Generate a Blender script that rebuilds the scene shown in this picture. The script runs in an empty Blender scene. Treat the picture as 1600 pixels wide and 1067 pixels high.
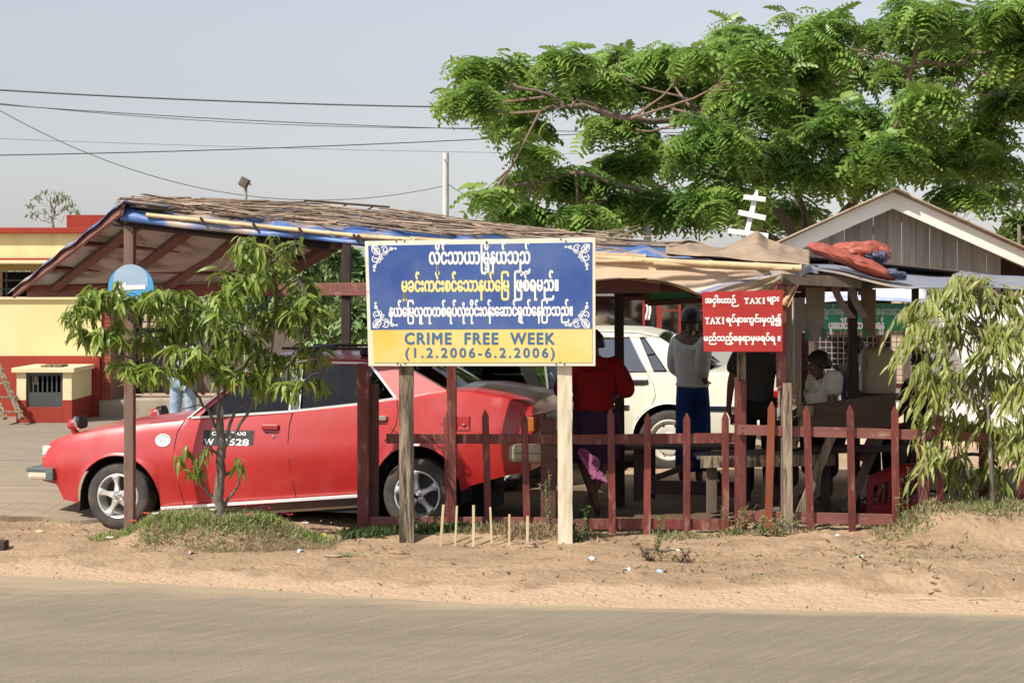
import bpy, bmesh, math, random
import numpy as np
from mathutils import Vector, Matrix, Quaternion
R = math.radians
rnd = random.Random(7)
S = bpy.context.scene
COL = S.collection

# ------------------------------------------------------------------ camera, sky, sun, exposure
CAM_H, FPX, CX, HY = 2.05, 2600.0, 800.0, 445.0
cd = bpy.data.cameras.new('camera'); cam = bpy.data.objects.new('camera', cd); COL.objects.link(cam)
cam.location = (0, 0, CAM_H); cam.rotation_euler = (R(90), 0, 0)
cd.sensor_width = 36.0; cd.lens = 36.0 * FPX / 1600.0
cd.shift_y = -(533.5 - HY) / 1600.0
cd.clip_start = 0.1; cd.clip_end = 3000
S.camera = cam
RAY = Vector((0.76, 0.67, -1.08)).normalized()          # the way sunlight travels
SUN_EL = math.asin(-RAY.z)
SUN_AZ = math.atan2(-RAY.x, -RAY.y)                     # compass bearing of the sun from +Y towards +X
W = bpy.data.worlds.new('World'); S.world = W; W.use_nodes = True
wn = W.node_tree; bg = wn.nodes['Background']
sky = wn.nodes.new('ShaderNodeTexSky'); sky.sky_type = 'NISHITA'; sky.sun_disc = False
sky.sun_elevation = SUN_EL; sky.sun_rotation = SUN_AZ
sky.air_density = 1.45; sky.dust_density = 0.95; sky.ozone_density = 3.0
hs = wn.nodes.new('ShaderNodeHueSaturation'); hs.inputs['Saturation'].default_value = 0.31; hs.inputs['Value'].default_value = 1.0
wn.links.new(sky.outputs[0], hs.inputs['Color']); tint = wn.nodes.new('ShaderNodeMix'); tint.data_type = 'RGBA'; tint.blend_type = 'MULTIPLY'; tint.inputs['Factor'].default_value = 1; tint.inputs[7].default_value = (0.970, 0.970, 1.045, 1)
wn.links.new(hs.outputs[0], tint.inputs[6]); wn.links.new(tint.outputs[2], bg.inputs['Color'])
bg.inputs['Strength'].default_value = 0.110
sd = bpy.data.lights.new('sun', 'SUN'); sun = bpy.data.objects.new('sun', sd); COL.objects.link(sun)
sd.energy = 5.0; sd.angle = R(0.5); sd.color = (1.0, 0.94, 0.84)
sun.rotation_euler = RAY.to_track_quat('-Z', 'Y').to_euler(); sun.location = (-20, -15, 30)
S.view_settings.view_transform = 'Standard'; S.view_settings.look = 'None'
S.view_settings.exposure = 0.24; S.view_settings.gamma = 1.0; S.view_settings.use_curve_mapping = False
S.cycles.max_bounces = 6; S.cycles.transparent_max_bounces = 12
S.cycles.use_denoising = True

def P(px, py, d):
    return Vector(((px - CX) / FPX * d, d, CAM_H + (HY - py) / FPX * d))

# ------------------------------------------------------------------ materials
MATS = {}
def srgb(r, g, b):
    f = lambda c: ((c / 255 + 0.055) / 1.055) ** 2.4 if c > 10 else c / 255 / 12.92
    return (f(r), f(g), f(b))
def mat(name, c1, c2=None, rough=0.7, metal=0.0, scale=6.0, stretch=(1, 1, 1), bump=0.0, bscale=40.0, detail=6, lo=0.35, hi=0.65,
        spec=0.5, coat=0.0, coat_rough=0.1, c3=None, s3=2.0, lo3=0.55, hi3=0.7, rnd_v=0.0, trans=0.0, rot=(0, 0, 0), bstretch=None):
    if name in MATS: return MATS[name]
    m = bpy.data.materials.new(name); m.use_nodes = True; MATS[name] = m
    nt = m.node_tree; n = nt.nodes; L = nt.links
    b = n['Principled BSDF']
    b.inputs['Roughness'].default_value = rough; b.inputs['Metallic'].default_value = metal
    b.inputs['Specular IOR Level'].default_value = spec
    b.inputs['Coat Weight'].default_value = coat; b.inputs['Coat Roughness'].default_value = coat_rough
    tc = n.new('ShaderNodeTexCoord'); oi = n.new('ShaderNodeObjectInfo')
    addv = n.new('ShaderNodeVectorMath'); addv.operation = 'ADD'
    sc = n.new('ShaderNodeVectorMath'); sc.operation = 'SCALE'; sc.inputs['Scale'].default_value = 37.0
    L.new(oi.outputs['Random'], sc.inputs[0]); L.new(tc.outputs['Object'], addv.inputs[0]); L.new(sc.outputs[0], addv.inputs[1])
    mp = n.new('ShaderNodeMapping'); mp.inputs['Scale'].default_value = stretch; mp.inputs['Rotation'].default_value = rot
    L.new(addv.outputs[0], mp.inputs[0])
    col = None
    def ramp(src, a, z):
        r = n.new('ShaderNodeMapRange'); r.inputs['From Min'].default_value = a; r.inputs['From Max'].default_value = z
        L.new(src, r.inputs['Value']); return r.outputs[0]
    def mix(f, A, B):
        x = n.new('ShaderNodeMix'); x.data_type = 'RGBA'
        L.new(f, x.inputs['Factor'])
        for k, v in ((6, A), (7, B)):
            if hasattr(v, 'links'): L.new(v, x.inputs[k])
            else: x.inputs[k].default_value = (*v, 1)
        return x.outputs[2]
    if c2 is not None:
        t = n.new('ShaderNodeTexNoise'); t.inputs['Scale'].default_value = scale; t.inputs['Detail'].default_value = detail
        t.inputs['Roughness'].default_value = 0.6
        L.new(mp.outputs[0], t.inputs['Vector']); col = mix(ramp(t.outputs['Fac'], lo, hi), c1, c2)
    if c3 is not None:
        t = n.new('ShaderNodeTexNoise'); t.inputs['Scale'].default_value = s3; t.inputs['Detail'].default_value = 8
        t.inputs['Roughness'].default_value = 0.65
        L.new(mp.outputs[0], t.inputs['Vector'])
        col = mix(ramp(t.outputs['Fac'], lo3, hi3), col if col is not None else c1, c3)
    if rnd_v > 0:
        h = n.new('ShaderNodeHueSaturation')
        r = n.new('ShaderNodeMapRange'); r.inputs['To Min'].default_value = 1 - rnd_v; r.inputs['To Max'].default_value = 1 + rnd_v
        L.new(oi.outputs['Random'], r.inputs['Value']); L.new(r.outputs[0], h.inputs['Value'])
        if col is not None: L.new(col, h.inputs['Color'])
        else: h.inputs['Color'].default_value = (*c1, 1)
        col = h.outputs[0]
    if col is not None: L.new(col, b.inputs['Base Color'])
    else: b.inputs['Base Color'].default_value = (*c1, 1)
    if bump > 0:
        t = n.new('ShaderNodeTexNoise'); t.inputs['Scale'].default_value = bscale; t.inputs['Detail'].default_value = 5
        if bstretch:
            m2 = n.new('ShaderNodeMapping'); m2.inputs['Scale'].default_value = bstretch; L.new(addv.outputs[0], m2.inputs[0]); L.new(m2.outputs[0], t.inputs['Vector'])
        else: L.new(mp.outputs[0], t.inputs['Vector'])
        bp = n.new('ShaderNodeBump'); bp.inputs['Strength'].default_value = 1.0; bp.inputs['Distance'].default_value = bump
        L.new(t.outputs['Fac'], bp.inputs['Height']); L.new(bp.outputs[0], b.inputs['Normal'])
    if trans > 0:
        tr = n.new('ShaderNodeBsdfTranslucent'); ms = n.new('ShaderNodeMixShader'); ms.inputs[0].default_value = trans
        if col is not None: L.new(col, tr.inputs['Color'])
        else: tr.inputs['Color'].default_value = (*c1, 1)
        out = n['Material Output']
        L.new(b.outputs[0], ms.inputs[1]); L.new(tr.outputs[0], ms.inputs[2]); L.new(ms.outputs[0], out.inputs['Surface'])
    return m
def glass(name, tint=(0.3, 0.33, 0.33), refl=0.08, rough=0.02):
    m = bpy.data.materials.new(name); m.use_nodes = True; nt = m.node_tree; n = nt.nodes; L = nt.links
    n.remove(n['Principled BSDF'])
    tr = n.new('ShaderNodeBsdfTransparent'); tr.inputs[0].default_value = (*tint, 1)
    gl = n.new('ShaderNodeBsdfGlossy'); gl.inputs['Roughness'].default_value = rough; gl.inputs[0].default_value = (0.95, 0.97, 1, 1)
    fr = n.new('ShaderNodeFresnel'); fr.inputs[0].default_value = 1.5
    ma = n.new('ShaderNodeMath'); ma.operation = 'ADD'; ma.inputs[1].default_value = refl; L.new(fr.outputs[0], ma.inputs[0])
    mx = n.new('ShaderNodeMixShader'); L.new(ma.outputs[0], mx.inputs[0]); L.new(tr.outputs[0], mx.inputs[1]); L.new(gl.outputs[0], mx.inputs[2])
    L.new(mx.outputs[0], n['Material Output'].inputs['Surface']); return m

maroon = mat('maroon_paint', (0.205, 0.042, 0.032), (0.115, 0.024, 0.020), rough=0.55, scale=5, stretch=(3, 3, .7), bump=.0025, bscale=30,
             c3=(0.32, 0.17, 0.12), s3=7, lo3=.54, hi3=.70, rnd_v=.28)
maroon_flat = mat('faded_maroon_paint', (0.21, 0.075, 0.058), (0.14, 0.05, 0.04), rough=0.6, scale=4, stretch=(.7, 3, 3), bump=.0025, bscale=30,
             c3=(0.34, 0.20, 0.15), s3=8, lo3=.56, hi3=.72, rnd_v=.15)
redwood = mat('orange_brown_timber', (0.27, 0.075, 0.03), (0.18, 0.045, 0.02), rough=0.55, scale=4, stretch=(4, 4, .6), bump=.002, rnd_v=.05)
oldwood = mat('weathered_timber', (0.34, 0.27, 0.185), (0.16, 0.115, 0.075), rough=0.85, scale=6, stretch=(5, 5, .5), bump=.010, bscale=14,
              c3=(0.055, 0.042, 0.03), s3=4, lo3=.50, hi3=.60, rnd_v=.2)
greywood = mat('grey_brown_timber', (0.16, 0.12, 0.09), (0.10, 0.075, 0.06), rough=0.85, scale=5, stretch=(4, 4, .6), bump=.003, rnd_v=.2)
darkwood = mat('dark_timber', (0.05, 0.03, 0.024), (0.028, 0.018, 0.015), rough=0.8, scale=5, stretch=(4, 4, .6), bump=.003, rnd_v=.2)
rafterwood = mat('rafter_timber', (0.13, 0.055, 0.04), (0.085, 0.035, 0.028), rough=0.8, scale=5, stretch=(2, 2, 2), bump=.002, rnd_v=.2)
creampaint = mat('cream_painted_timber', (0.72, 0.66, 0.50), (0.60, 0.52, 0.36), rough=0.7, scale=5, stretch=(3, 3, .5), bump=.002, bscale=25,
                 c3=(0.42, 0.33, 0.2), s3=7, lo3=.6, hi3=.74)
bamboo = mat('bamboo', (0.56, 0.42, 0.24), (0.42, 0.29, 0.16), rough=0.55, scale=5, stretch=(1, 1, 1), bump=.001, c3=(.2, .13, .08), s3=14, lo3=.64, hi3=.72, rnd_v=.18)
drybamboo = mat('dry_bamboo_strip', (0.36, 0.27, 0.19), (0.22, 0.155, 0.11), rough=0.8, scale=6, rnd_v=.38, bump=.001)
chrome = mat('chrome', (0.75, 0.75, 0.76), rough=0.12, metal=1.0)
alloy = mat('alloy', (0.70, 0.70, 0.69), (0.60, .58, .54), rough=0.38, metal=0.45, scale=9)
rubber = mat('rubber', (0.045, 0.042, 0.04), (0.12, 0.095, 0.07), rough=0.85, scale=7, lo=.45, hi=.8, bump=.001)
blackm = mat('black_plastic', (0.012, 0.012, 0.013), rough=0.45)
blackmatt = mat('black_matt', (0.012, 0.011, 0.011), rough=0.9)
white_print = mat('white_print', (0.80, 0.78, 0.72), rough=0.6)
yellow_print = mat('yellow_print', (0.80, 0.62, 0.16), rough=0.6)
blue_print = mat('blue_print', (0.07, 0.17, 0.36), rough=0.6)

# ------------------------------------------------------------------ mesh helpers
def origin(o):
    v = Vector((0, 0, 0))
    while o is not None: v += o.location; o = o.parent
    return v
class MB:
    def __init__(s): s.v = []; s.f = []
    def add(s, vs, fs):
        k = len(s.v); s.v += [tuple(v) for v in vs]; s.f += [tuple(i + k for i in f) for f in fs]; return s
    def box(s, a, b):
        x0, y0, z0 = a; x1, y1, z1 = b
        return s.add([(x0,y0,z0),(x1,y0,z0),(x1,y1,z0),(x0,y1,z0),(x0,y0,z1),(x1,y0,z1),(x1,y1,z1),(x0,y1,z1)],
              [(0,3,2,1),(4,5,6,7),(0,1,5,4),(1,2,6,5),(2,3,7,6),(3,0,4,7)])
    def beam(s, p, q, w, h, up=None, twist=0.0, ch=0.08, tip=0.0):
        """timber from p to q; w across, h along 'up'; small chamfers; tip = pointed length at q"""
        p = Vector(p); q = Vector(q); d = (q - p); Ln = d.length; d.normalize()
        up = Vector(up) if up is not None else (Vector((0, 1, 0)) if abs(d.z) > .7 else Vector((0, 0, 1)))
        a = d.cross(up).normalized(); b = a.cross(d).normalized()
        if twist: a, b = a * math.cos(twist) + b * math.sin(twist), b * math.cos(twist) - a * math.sin(twist)
        c = min(w, h) * ch; hw, hh = w / 2, h / 2
        ring = [(-hw + c, -hh), (hw - c, -hh), (hw, -hh + c), (hw, hh - c), (hw - c, hh), (-hw + c, hh), (-hw, hh - c), (-hw, -hh + c)]
        vs = [p + a * x + b * y for x, y in ring]; e = q - d * tip
        vs += [e + a * x + b * y for x, y in ring]
        fs = [tuple(range(7, -1, -1))] + [(i, (i + 1) % 8, 8 + (i + 1) % 8, 8 + i) for i in range(8)]
        if tip > 0:
            vs += [q + a * x * .12 + b * y for x, y in ring]
            fs += [(8 + i, 8 + (i + 1) % 8, 16 + (i + 1) % 8, 16 + i) for i in range(8)] + [tuple(range(16, 24))]
        else: fs += [tuple(range(8, 16))]
        return s.add(vs, fs)
    def tube(s, pts, rs, n=8, cap=True):
        pts = [Vector(p) for p in pts]
        if not hasattr(rs, '__len__'): rs = [rs] * len(pts)
        vs = []; fs = []; prev = None
        for i, p in enumerate(pts):
            d = (pts[min(i + 1, len(pts) - 1)] - pts[max(i - 1, 0)])
            d = d.normalized() if d.length > 1e-9 else Vector((0, 0, 1))
            if prev is None:
                u = d.cross(Vector((0, 0, 1))) if abs(d.z) < .9 else d.cross(Vector((1, 0, 0)))
            else: u = prev - d * prev.dot(d)
            u.normalize(); prev = u; w = d.cross(u)
            for k in range(n):
                t = 2 * math.pi * k / n; vs.append(p + (u * math.cos(t) + w * math.sin(t)) * rs[i])
        for i in range(len(pts) - 1):
            for k in range(n): fs.append((i * n + k, i * n + (k + 1) % n, (i + 1) * n + (k + 1) % n, (i + 1) * n + k))
        if cap: fs += [tuple(range(n - 1, -1, -1)), tuple(range((len(pts) - 1) * n, len(pts) * n))]
        return s.add(vs, fs)
    def lathe(s, prof, n=32, axis='z', c=(0, 0, 0), sx=1, sy=1):
        vs = []; fs = []
        for (r, h) in prof:
            for k in range(n):
                t = 2 * math.pi * k / n; x, y = r * math.cos(t) * sx, r * math.sin(t) * sy
                vs.append({'z': (c[0] + x, c[1] + y, c[2] + h), 'y': (c[0] + x, c[1] + h, c[2] + y), 'x': (c[0] + h, c[1] + x, c[2] + y)}[axis])
        for i in range(len(prof) - 1):
            for k in range(n): fs.append((i * n + k, i * n + (k + 1) % n, (i + 1) * n + (k + 1) % n, (i + 1) * n + k))
        return s.add(vs, fs)
    def plate(s, pts, nrm, t):
        """extruded polygon"""
        pts = [Vector(p) for p in pts]; nrm = Vector(nrm).normalized() * t; n = len(pts)
        vs = pts + [p + nrm for p in pts]
        return s.add(vs, [tuple(range(n - 1, -1, -1)), tuple(range(n, 2 * n))] + [(i, (i + 1) % n, n + (i + 1) % n, n + i) for i in range(n)])
    def grid(s, fn, nu, nv):
        vs = [fn(i / nu, j / nv) for j in range(nv + 1) for i in range(nu + 1)]
        return s.add(vs, [(j * (nu + 1) + i, j * (nu + 1) + i + 1, (j + 1) * (nu + 1) + i + 1, (j + 1) * (nu + 1) + i) for j in range(nv) for i in range(nu)])
    def mesh(s, name, m=None, smooth=False, off=(0, 0, 0), fix=True):
        me = bpy.data.meshes.new(name); off = Vector(off)
        me.from_pydata([tuple(Vector(v) - off) for v in s.v], [], s.f)
        if m is not None: me.materials.append(m)
        if fix:
            bm = bmesh.new(); bm.from_mesh(me); bmesh.ops.recalc_face_normals(bm, faces=bm.faces); bm.to_mesh(me); bm.free()
        if smooth:
            me.polygons.foreach_set('use_smooth', [True] * len(me.polygons))
            if smooth is not True: me.set_sharp_from_angle(angle=R(smooth))
        me.update(); return me
    def build(s, name, m, parent=None, smooth=False, local=False, bevel=0, at=None, solid=0, sub=0, fix=True):
        org = (Vector((0, 0, 0)) if local else origin(parent))
        loc = Vector(at) - org if at is not None else Vector((0, 0, 0))
        me = s.mesh(name, m, smooth, org + loc if not local else loc, fix)
        o = bpy.data.objects.new(name, me); COL.objects.link(o); o.parent = parent; o.location = loc
        if solid: md = o.modifiers.new('solidify', 'SOLIDIFY'); md.thickness = solid; md.offset = 0
        if bevel: md = o.modifiers.new('bevel', 'BEVEL'); md.width = bevel; md.segments = 2; md.limit_method = 'ANGLE'; md.angle_limit = R(35)
        if sub: md = o.modifiers.new('subsurf', 'SUBSURF'); md.levels = sub; md.render_levels = sub
        return o
def tag(o, label=None, cat=None, group=None, kind=None):
    if label: o['label'] = label
    if cat: o['category'] = cat
    if group: o['group'] = group
    if kind: o['kind'] = kind
    return o
def empty(name, loc, label=None, cat=None, group=None, kind=None):
    o = bpy.data.objects.new(name, None); COL.objects.link(o); o.location = loc; o.empty_display_size = .1
    return tag(o, label, cat, group, kind)
def inst(name, me, parent, loc, rot=(0, 0, 0), sc=(1, 1, 1)):
    o = bpy.data.objects.new(name, me); COL.objects.link(o); o.parent = parent
    o.location = Vector(loc) - origin(parent); o.rotation_euler = rot; o.scale = sc if hasattr(sc, '__len__') else (sc, sc, sc); return o
def copy_tree(o, parent=None):
    c = o.copy(); COL.objects.link(c); c.parent = parent
    for ch in list(o.children): copy_tree(ch, c)
    return c
def text_mesh(body, size, width=None, bold=0.0, serif=None, spacing=1.0):
    """flat lettering in the XY plane, centred; body in visual glyph order"""
    c = bpy.data.curves.new('t', 'FONT'); c.body = body; c.size = size; c.offset = 0.003 * size if ord(body[0]) > 255 else 0; c.space_character = spacing; c.resolution_u = 3
    o = bpy.data.objects.new('t', c); COL.objects.link(o)
    dg = bpy.context.evaluated_depsgraph_get()
    me = bpy.data.meshes.new_from_object(o.evaluated_get(dg))
    bpy.data.objects.remove(o); bpy.data.curves.remove(c)
    v = np.array([x.co[:] for x in me.vertices]); F = [tuple(p.vertices) for p in me.polygons]
    bpy.data.meshes.remove(me)
    mn, mx = v.min(0), v.max(0); k = width / (mx[0] - mn[0]) if width else 1
    v[:, 0] = (v[:, 0] - (mn[0] + mx[0]) / 2) * k; v[:, 1] -= (mn[1] + mx[1]) / 2
    out = MB(); dirs = [(0, 0)] + ([(math.cos(a) * bold, math.sin(a) * bold) for a in np.arange(0, 2 * math.pi, math.pi / 4)] if bold else [])
    for i, (dx, dy) in enumerate(dirs):
        out.add([(a + dx, b + dy, i * 0.00006) for a, b, _ in v], F)
    return out
def vtext(body, size, m, parent, centre, width=None, bold=0.0, name='lettering', rz=0.0, slant=0.0, ry=0.0, spacing=1.0):
    """lettering standing upright and facing -Y, at world point centre"""
    t = text_mesh(body, size, width, bold, spacing=spacing)
    M = Matrix.Rotation(rz, 4, 'Z') @ Matrix.Rotation(ry, 4, 'Y')
    t.v = [tuple(M @ Vector((x + slant * y, -z, y)) + Vector(centre)) for x, y, z in t.v]
    return tag(t.build(name, m, parent, fix=False), kind='stuff')

# value noise on arrays
_perm = np.random.RandomState(3).rand(256, 256)
def vnoise(x, y):
    xi = np.floor(x).astype(int); yi = np.floor(y).astype(int); xf = x - xi; yf = y - yi
    u = xf * xf * (3 - 2 * xf); v = yf * yf * (3 - 2 * yf)
    g = lambda a, b: _perm[a % 256, b % 256]
    return (g(xi, yi) * (1 - u) + g(xi + 1, yi) * u) * (1 - v) + (g(xi, yi + 1) * (1 - u) + g(xi + 1, yi + 1) * u) * v
def fbm(x, y, o=4):
    s = 0; a = .5
    for k in range(o): s = s + a * vnoise(x * 2 ** k + 17 * k, y * 2 ** k + 9 * k); a *= .5
    return s
def sstep(a, b, x): t = np.clip((x - a) / (b - a), 0, 1); return t * t * (3 - 2 * t)

# ------------------------------------------------------------------ terrain
def road_edge(x):            # y of the far edge of the front road
    return np.interp(x, [-60, -3.6, -1.2, 0, 3.2, 60], [12.6, 11.75, 11.0, 10.62, 10.32, 9.2])
def gh(x, y):
    x = np.asarray(x, float); y = np.asarray(y, float)
    e = y - road_edge(x)
    h = 0.05 * sstep(0.1, 1.2, e) * (1 - sstep(13.2, 14.0, y)) + 0.02 * (fbm(x * 1.3, y * 1.3) - .45) * sstep(0, .5, e)
    nz = fbm(x * 3 + 5, y * 3, 4) - .47
    # little bank on the right
    bank = sstep(1.0, 2.4, x) * sstep(.55 + .0 * x, .85, e + nz * .25) * .06
    h = h + bank
    # left flower mound
    a = np.sqrt(((x + 2.33) / .86) ** 2 + ((y - 12.98) / .5) ** 2) + nz * .25
    h = h + .20 * (1 - sstep(.35, 1.03, a))
    # low bed under the big sign
    a = np.sqrt(((x + .25) / 1.15) ** 2 + ((y - 13.2) / .35) ** 2) + nz * .3
    h = h + .05 * (1 - sstep(.5, 1.1, a))
    # right mound
    a = np.sqrt((np.minimum(x - 3.6, 0) / .72) ** 2 + ((y - 13.05) / .75) ** 2) + nz * .25
    h = h + .21 * (1 - sstep(.3, 1.05, a))
    # rutted dip by the taxi, rise under the white car
    a = np.sqrt(((x + 3.3) / 1.3) ** 2 + ((y - 14.55) / .65) ** 2)
    h = h - .13 * (1 - sstep(.3, 1.2, a))
    a = np.sqrt(((x + .9) / 1.3) ** 2 + ((y - 14.2) / .6) ** 2)
    h = h - .08 * (1 - sstep(.3, 1.1, a))
    h = h + .09 * sstep(15.4, 17.0, y) * sstep(-.5, .6, x) * (1 - sstep(22, 30, y))
    # fine crumbs and scuffs
    rough = 1 + 2.2 * sstep(1.2, 2.6, x) * sstep(.6, 1.0, e)
    h = h + rough * (.018 * (fbm(x * 7, y * 9, 4) - .45) + .010 * (fbm(x * 28, y * 28, 2) - .4)) * sstep(-.05, .25, e) * (1 - sstep(15, 17, y))
    return h - .02 * (1 - sstep(-.2, .05, e))
def Z(x, y): return float(gh(np.array([x]), np.array([y]))[0])
xs = np.concatenate([-np.geomspace(600, 6.2, 22), np.arange(-6, 6, .027), np.geomspace(6.2, 600, 22)])
ys = np.concatenate([[-200, -60, -20, -5, 3, 7, 9, 9.8], np.arange(10.1, 14.6, .03), np.arange(14.6, 18, .09), np.geomspace(18.2, 900, 26)])
X, Y = np.meshgrid(xs, ys); Hh = gh(X, Y)
me = bpy.data.meshes.new('ground'); nx, ny = len(xs), len(ys)
idx = np.arange(nx * ny).reshape(ny, nx)
fa = np.stack([idx[:-1, :-1], idx[:-1, 1:], idx[1:, 1:], idx[1:, :-1]], -1).reshape(-1, 4)
me.from_pydata(np.stack([X, Y, Hh], -1).reshape(-1, 3).tolist(), [], fa.tolist())
me.polygons.foreach_set('use_smooth', [True] * len(me.polygons))
ground = bpy.data.objects.new('ground', me); COL.objects.link(ground); tag(ground, kind='structure')
dirt = mat('dirt', (0.40, 0.28, 0.18), (0.32, 0.22, 0.14), rough=.95, scale=1.1, bump=.022, bscale=22, c3=(0.25, 0.17, 0.11), s3=3.5, lo3=.5, hi3=.68, lo=.4, hi=.6, spec=.1)
# pale grit specks and a greyer worn band
nt = dirt.node_tree; bs = nt.nodes['Principled BSDF']; src = bs.inputs['Base Color'].links[0].from_socket
tc = nt.nodes.new('ShaderNodeTexCoord'); vo = nt.nodes.new('ShaderNodeTexVoronoi'); vo.inputs['Scale'].default_value = 26
nt.links.new(tc.outputs['Object'], vo.inputs['Vector'])
mr = nt.nodes.new('ShaderNodeMapRange'); mr.inputs['From Min'].default_value = .16; mr.inputs['From Max'].default_value = .10
nt.links.new(vo.outputs['Distance'], mr.inputs['Value'])
n2 = nt.nodes.new('ShaderNodeTexNoise'); n2.inputs['Scale'].default_value = 4; nt.links.new(tc.outputs['Object'], n2.inputs['Vector'])
mr2 = nt.nodes.new('ShaderNodeMapRange'); mr2.inputs['From Min'].default_value = .5; mr2.inputs['From Max'].default_value = .62; mr2.inputs['To Max'].default_value = .55
nt.links.new(n2.outputs['Fac'], mr2.inputs['Value'])
mu = nt.nodes.new('ShaderNodeMath'); mu.operation = 'MULTIPLY'; nt.links.new(mr.outputs[0], mu.inputs[0]); nt.links.new(mr2.outputs[0], mu.inputs[1])
mx = nt.nodes.new('ShaderNodeMix'); mx.data_type = 'RGBA'; nt.links.new(mu.outputs[0], mx.inputs['Factor']); nt.links.new(src, mx.inputs[6])
nt.links.new(vo.outputs['Color'], mx.inputs[7])
hv = nt.nodes.new('ShaderNodeHueSaturation'); hv.inputs['Saturation'].default_value = .25; hv.inputs['Value'].default_value = .6
nt.links.new(vo.outputs['Color'], hv.inputs['Color']); nt.links.new(hv.outputs[0], mx.inputs[7])
za = nt.nodes.new('ShaderNodeAttribute'); za.attribute_name = 'sandy'
mz = nt.nodes.new('ShaderNodeMix'); mz.data_type = 'RGBA'; nt.links.new(za.outputs['Fac'], mz.inputs['Factor']); nt.links.new(mx.outputs[2], mz.inputs[6]); mz.inputs[7].default_value = (0.52, 0.37, 0.25, 1)
nt.links.new(mz.outputs[2], bs.inputs['Base Color'])
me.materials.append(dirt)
Ez = Y - road_edge(X); wz_ = np.interp(X, [-6, -2, 1, 6], [.5, .5, .62, .62]) + .5 * (fbm(X * 2.4, Y * 2.4) - .47) + .25 * (fbm(X * 9, Y * 9) - .47)
sz = .75 * (1 - sstep(wz_ - .12, wz_ + .10, Ez)) + .45 * sstep(15.2, 16.5, Y)
dk = sstep(.2, .7, X + 1.3) * sstep(13.7, 14.1, Y) * (1 - sstep(16.2, 16.9, Y))       # shade under the shelter, painted into the earth colour
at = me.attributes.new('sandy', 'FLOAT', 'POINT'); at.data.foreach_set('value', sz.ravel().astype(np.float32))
at = me.attributes.new('painted_shade', 'FLOAT', 'POINT'); at.data.foreach_set('value', (dk * (.6 + .5 * fbm(X * 3, Y * 3))).ravel().astype(np.float32))
zb2_ = nt.nodes.new('ShaderNodeAttribute'); zb2_.attribute_name = 'painted_shade'
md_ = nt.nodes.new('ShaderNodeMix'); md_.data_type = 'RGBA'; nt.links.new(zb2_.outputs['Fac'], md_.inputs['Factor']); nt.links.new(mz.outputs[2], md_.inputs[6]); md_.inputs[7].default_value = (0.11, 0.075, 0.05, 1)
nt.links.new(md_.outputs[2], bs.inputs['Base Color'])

# front road: dusty asphalt with tyre scrubs; sand drifts over its edge
def road_material(name, c1, c2, sandy, edge_fn=None, ang=18, fine=1.0):
    m = bpy.data.materials.new(name); m.use_nodes = True; nt = m.node_tree; n = nt.nodes; L = nt.links; b = n['Principled BSDF']
    b.inputs['Roughness'].default_value = .88; b.inputs['Specular IOR Level'].default_value = .25
    tc = n.new('ShaderNodeTexCoord')
    def noise(scale, st, rot=0, det=6, rg=.6):
        mp = n.new('ShaderNodeMapping'); mp.vector_type = 'TEXTURE'; mp.inputs['Scale'].default_value = tuple(1 / q for q in st); mp.inputs['Rotation'].default_value = (0, 0, R(rot))
        L.new(tc.outputs['Object'], mp.inputs[0]); t = n.new('ShaderNodeTexNoise'); t.inputs['Scale'].default_value = scale; t.inputs['Detail'].default_value = det
        t.inputs['Roughness'].default_value = rg; L.new(mp.outputs[0], t.inputs['Vector']); return t.outputs['Fac']
    def rg_(s, a, z, lo=0, hi=1):
        r = n.new('ShaderNodeMapRange'); r.inputs['From Min'].default_value = a; r.inputs['From Max'].default_value = z
        r.inputs['To Min'].default_value = lo; r.inputs['To Max'].default_value = hi; L.new(s, r.inputs['Value']); return r.outputs[0]
    def mix(f, A, B):
        x = n.new('ShaderNodeMix'); x.data_type = 'RGBA'; L.new(f, x.inputs['Factor'])
        for k, v in ((6, A), (7, B)):
            if hasattr(v, 'links'): L.new(v, x.inputs[k])
            else: x.inputs[k].default_value = (*v, 1)
        return x.outputs[2]
    base = mix(rg_(noise(1.0, (.35, 1.6, 1)), .38, .62), c1, c2)
    base = mix(rg_(noise(4.2 * fine, (.30, 6, 1), 47), .50, .70, 0, .48), base, sandy)
    base = mix(rg_(noise(6.5 * fine, (.22, 7, 1), 57), .54, .68, 0, .55), base, sandy)
    base = mix(rg_(noise(5.0 * fine, (.30, 5, 1), 40), .50, .72, 0, .40), base, tuple(c * .70 for c in c1))
    base = mix(rg_(noise(1.6 * fine, (.2, 3.2, 1), -4), .48, .72, 0, .38), base, tuple(c * .72 for c in c1))
    base = mix(rg_(noise(60, (1, 1, 1), 0, 3), .60, .70, 0, .5), base, tuple(c * .45 for c in c1))
    base = mix(rg_(noise(.8, (.25, 1.3, 1), -4), .56, .75, 0, .5), base, tuple(c * .62 for c in c1))
    at = n.new('ShaderNodeAttribute'); at.attribute_name = 'sand'
    ad = n.new('ShaderNodeMath'); ad.operation = 'ADD'; L.new(at.outputs['Fac'], ad.inputs[0]); L.new(rg_(noise(2.4, (.6, 2.5, 1), -3), .3, .7, -.35, .35), ad.inputs[1])
    base = mix(rg_(ad.outputs[0], .35, .95), base, sandy)
    L.new(base, b.inputs['Base Color'])
    bp = n.new('ShaderNodeBump'); bp.inputs['Distance'].default_value = .008; L.new(noise(60, (1, 1, 1), 0, 5), bp.inputs['Height']); L.new(bp.outputs[0], b.inputs['Normal'])
    return m
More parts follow.
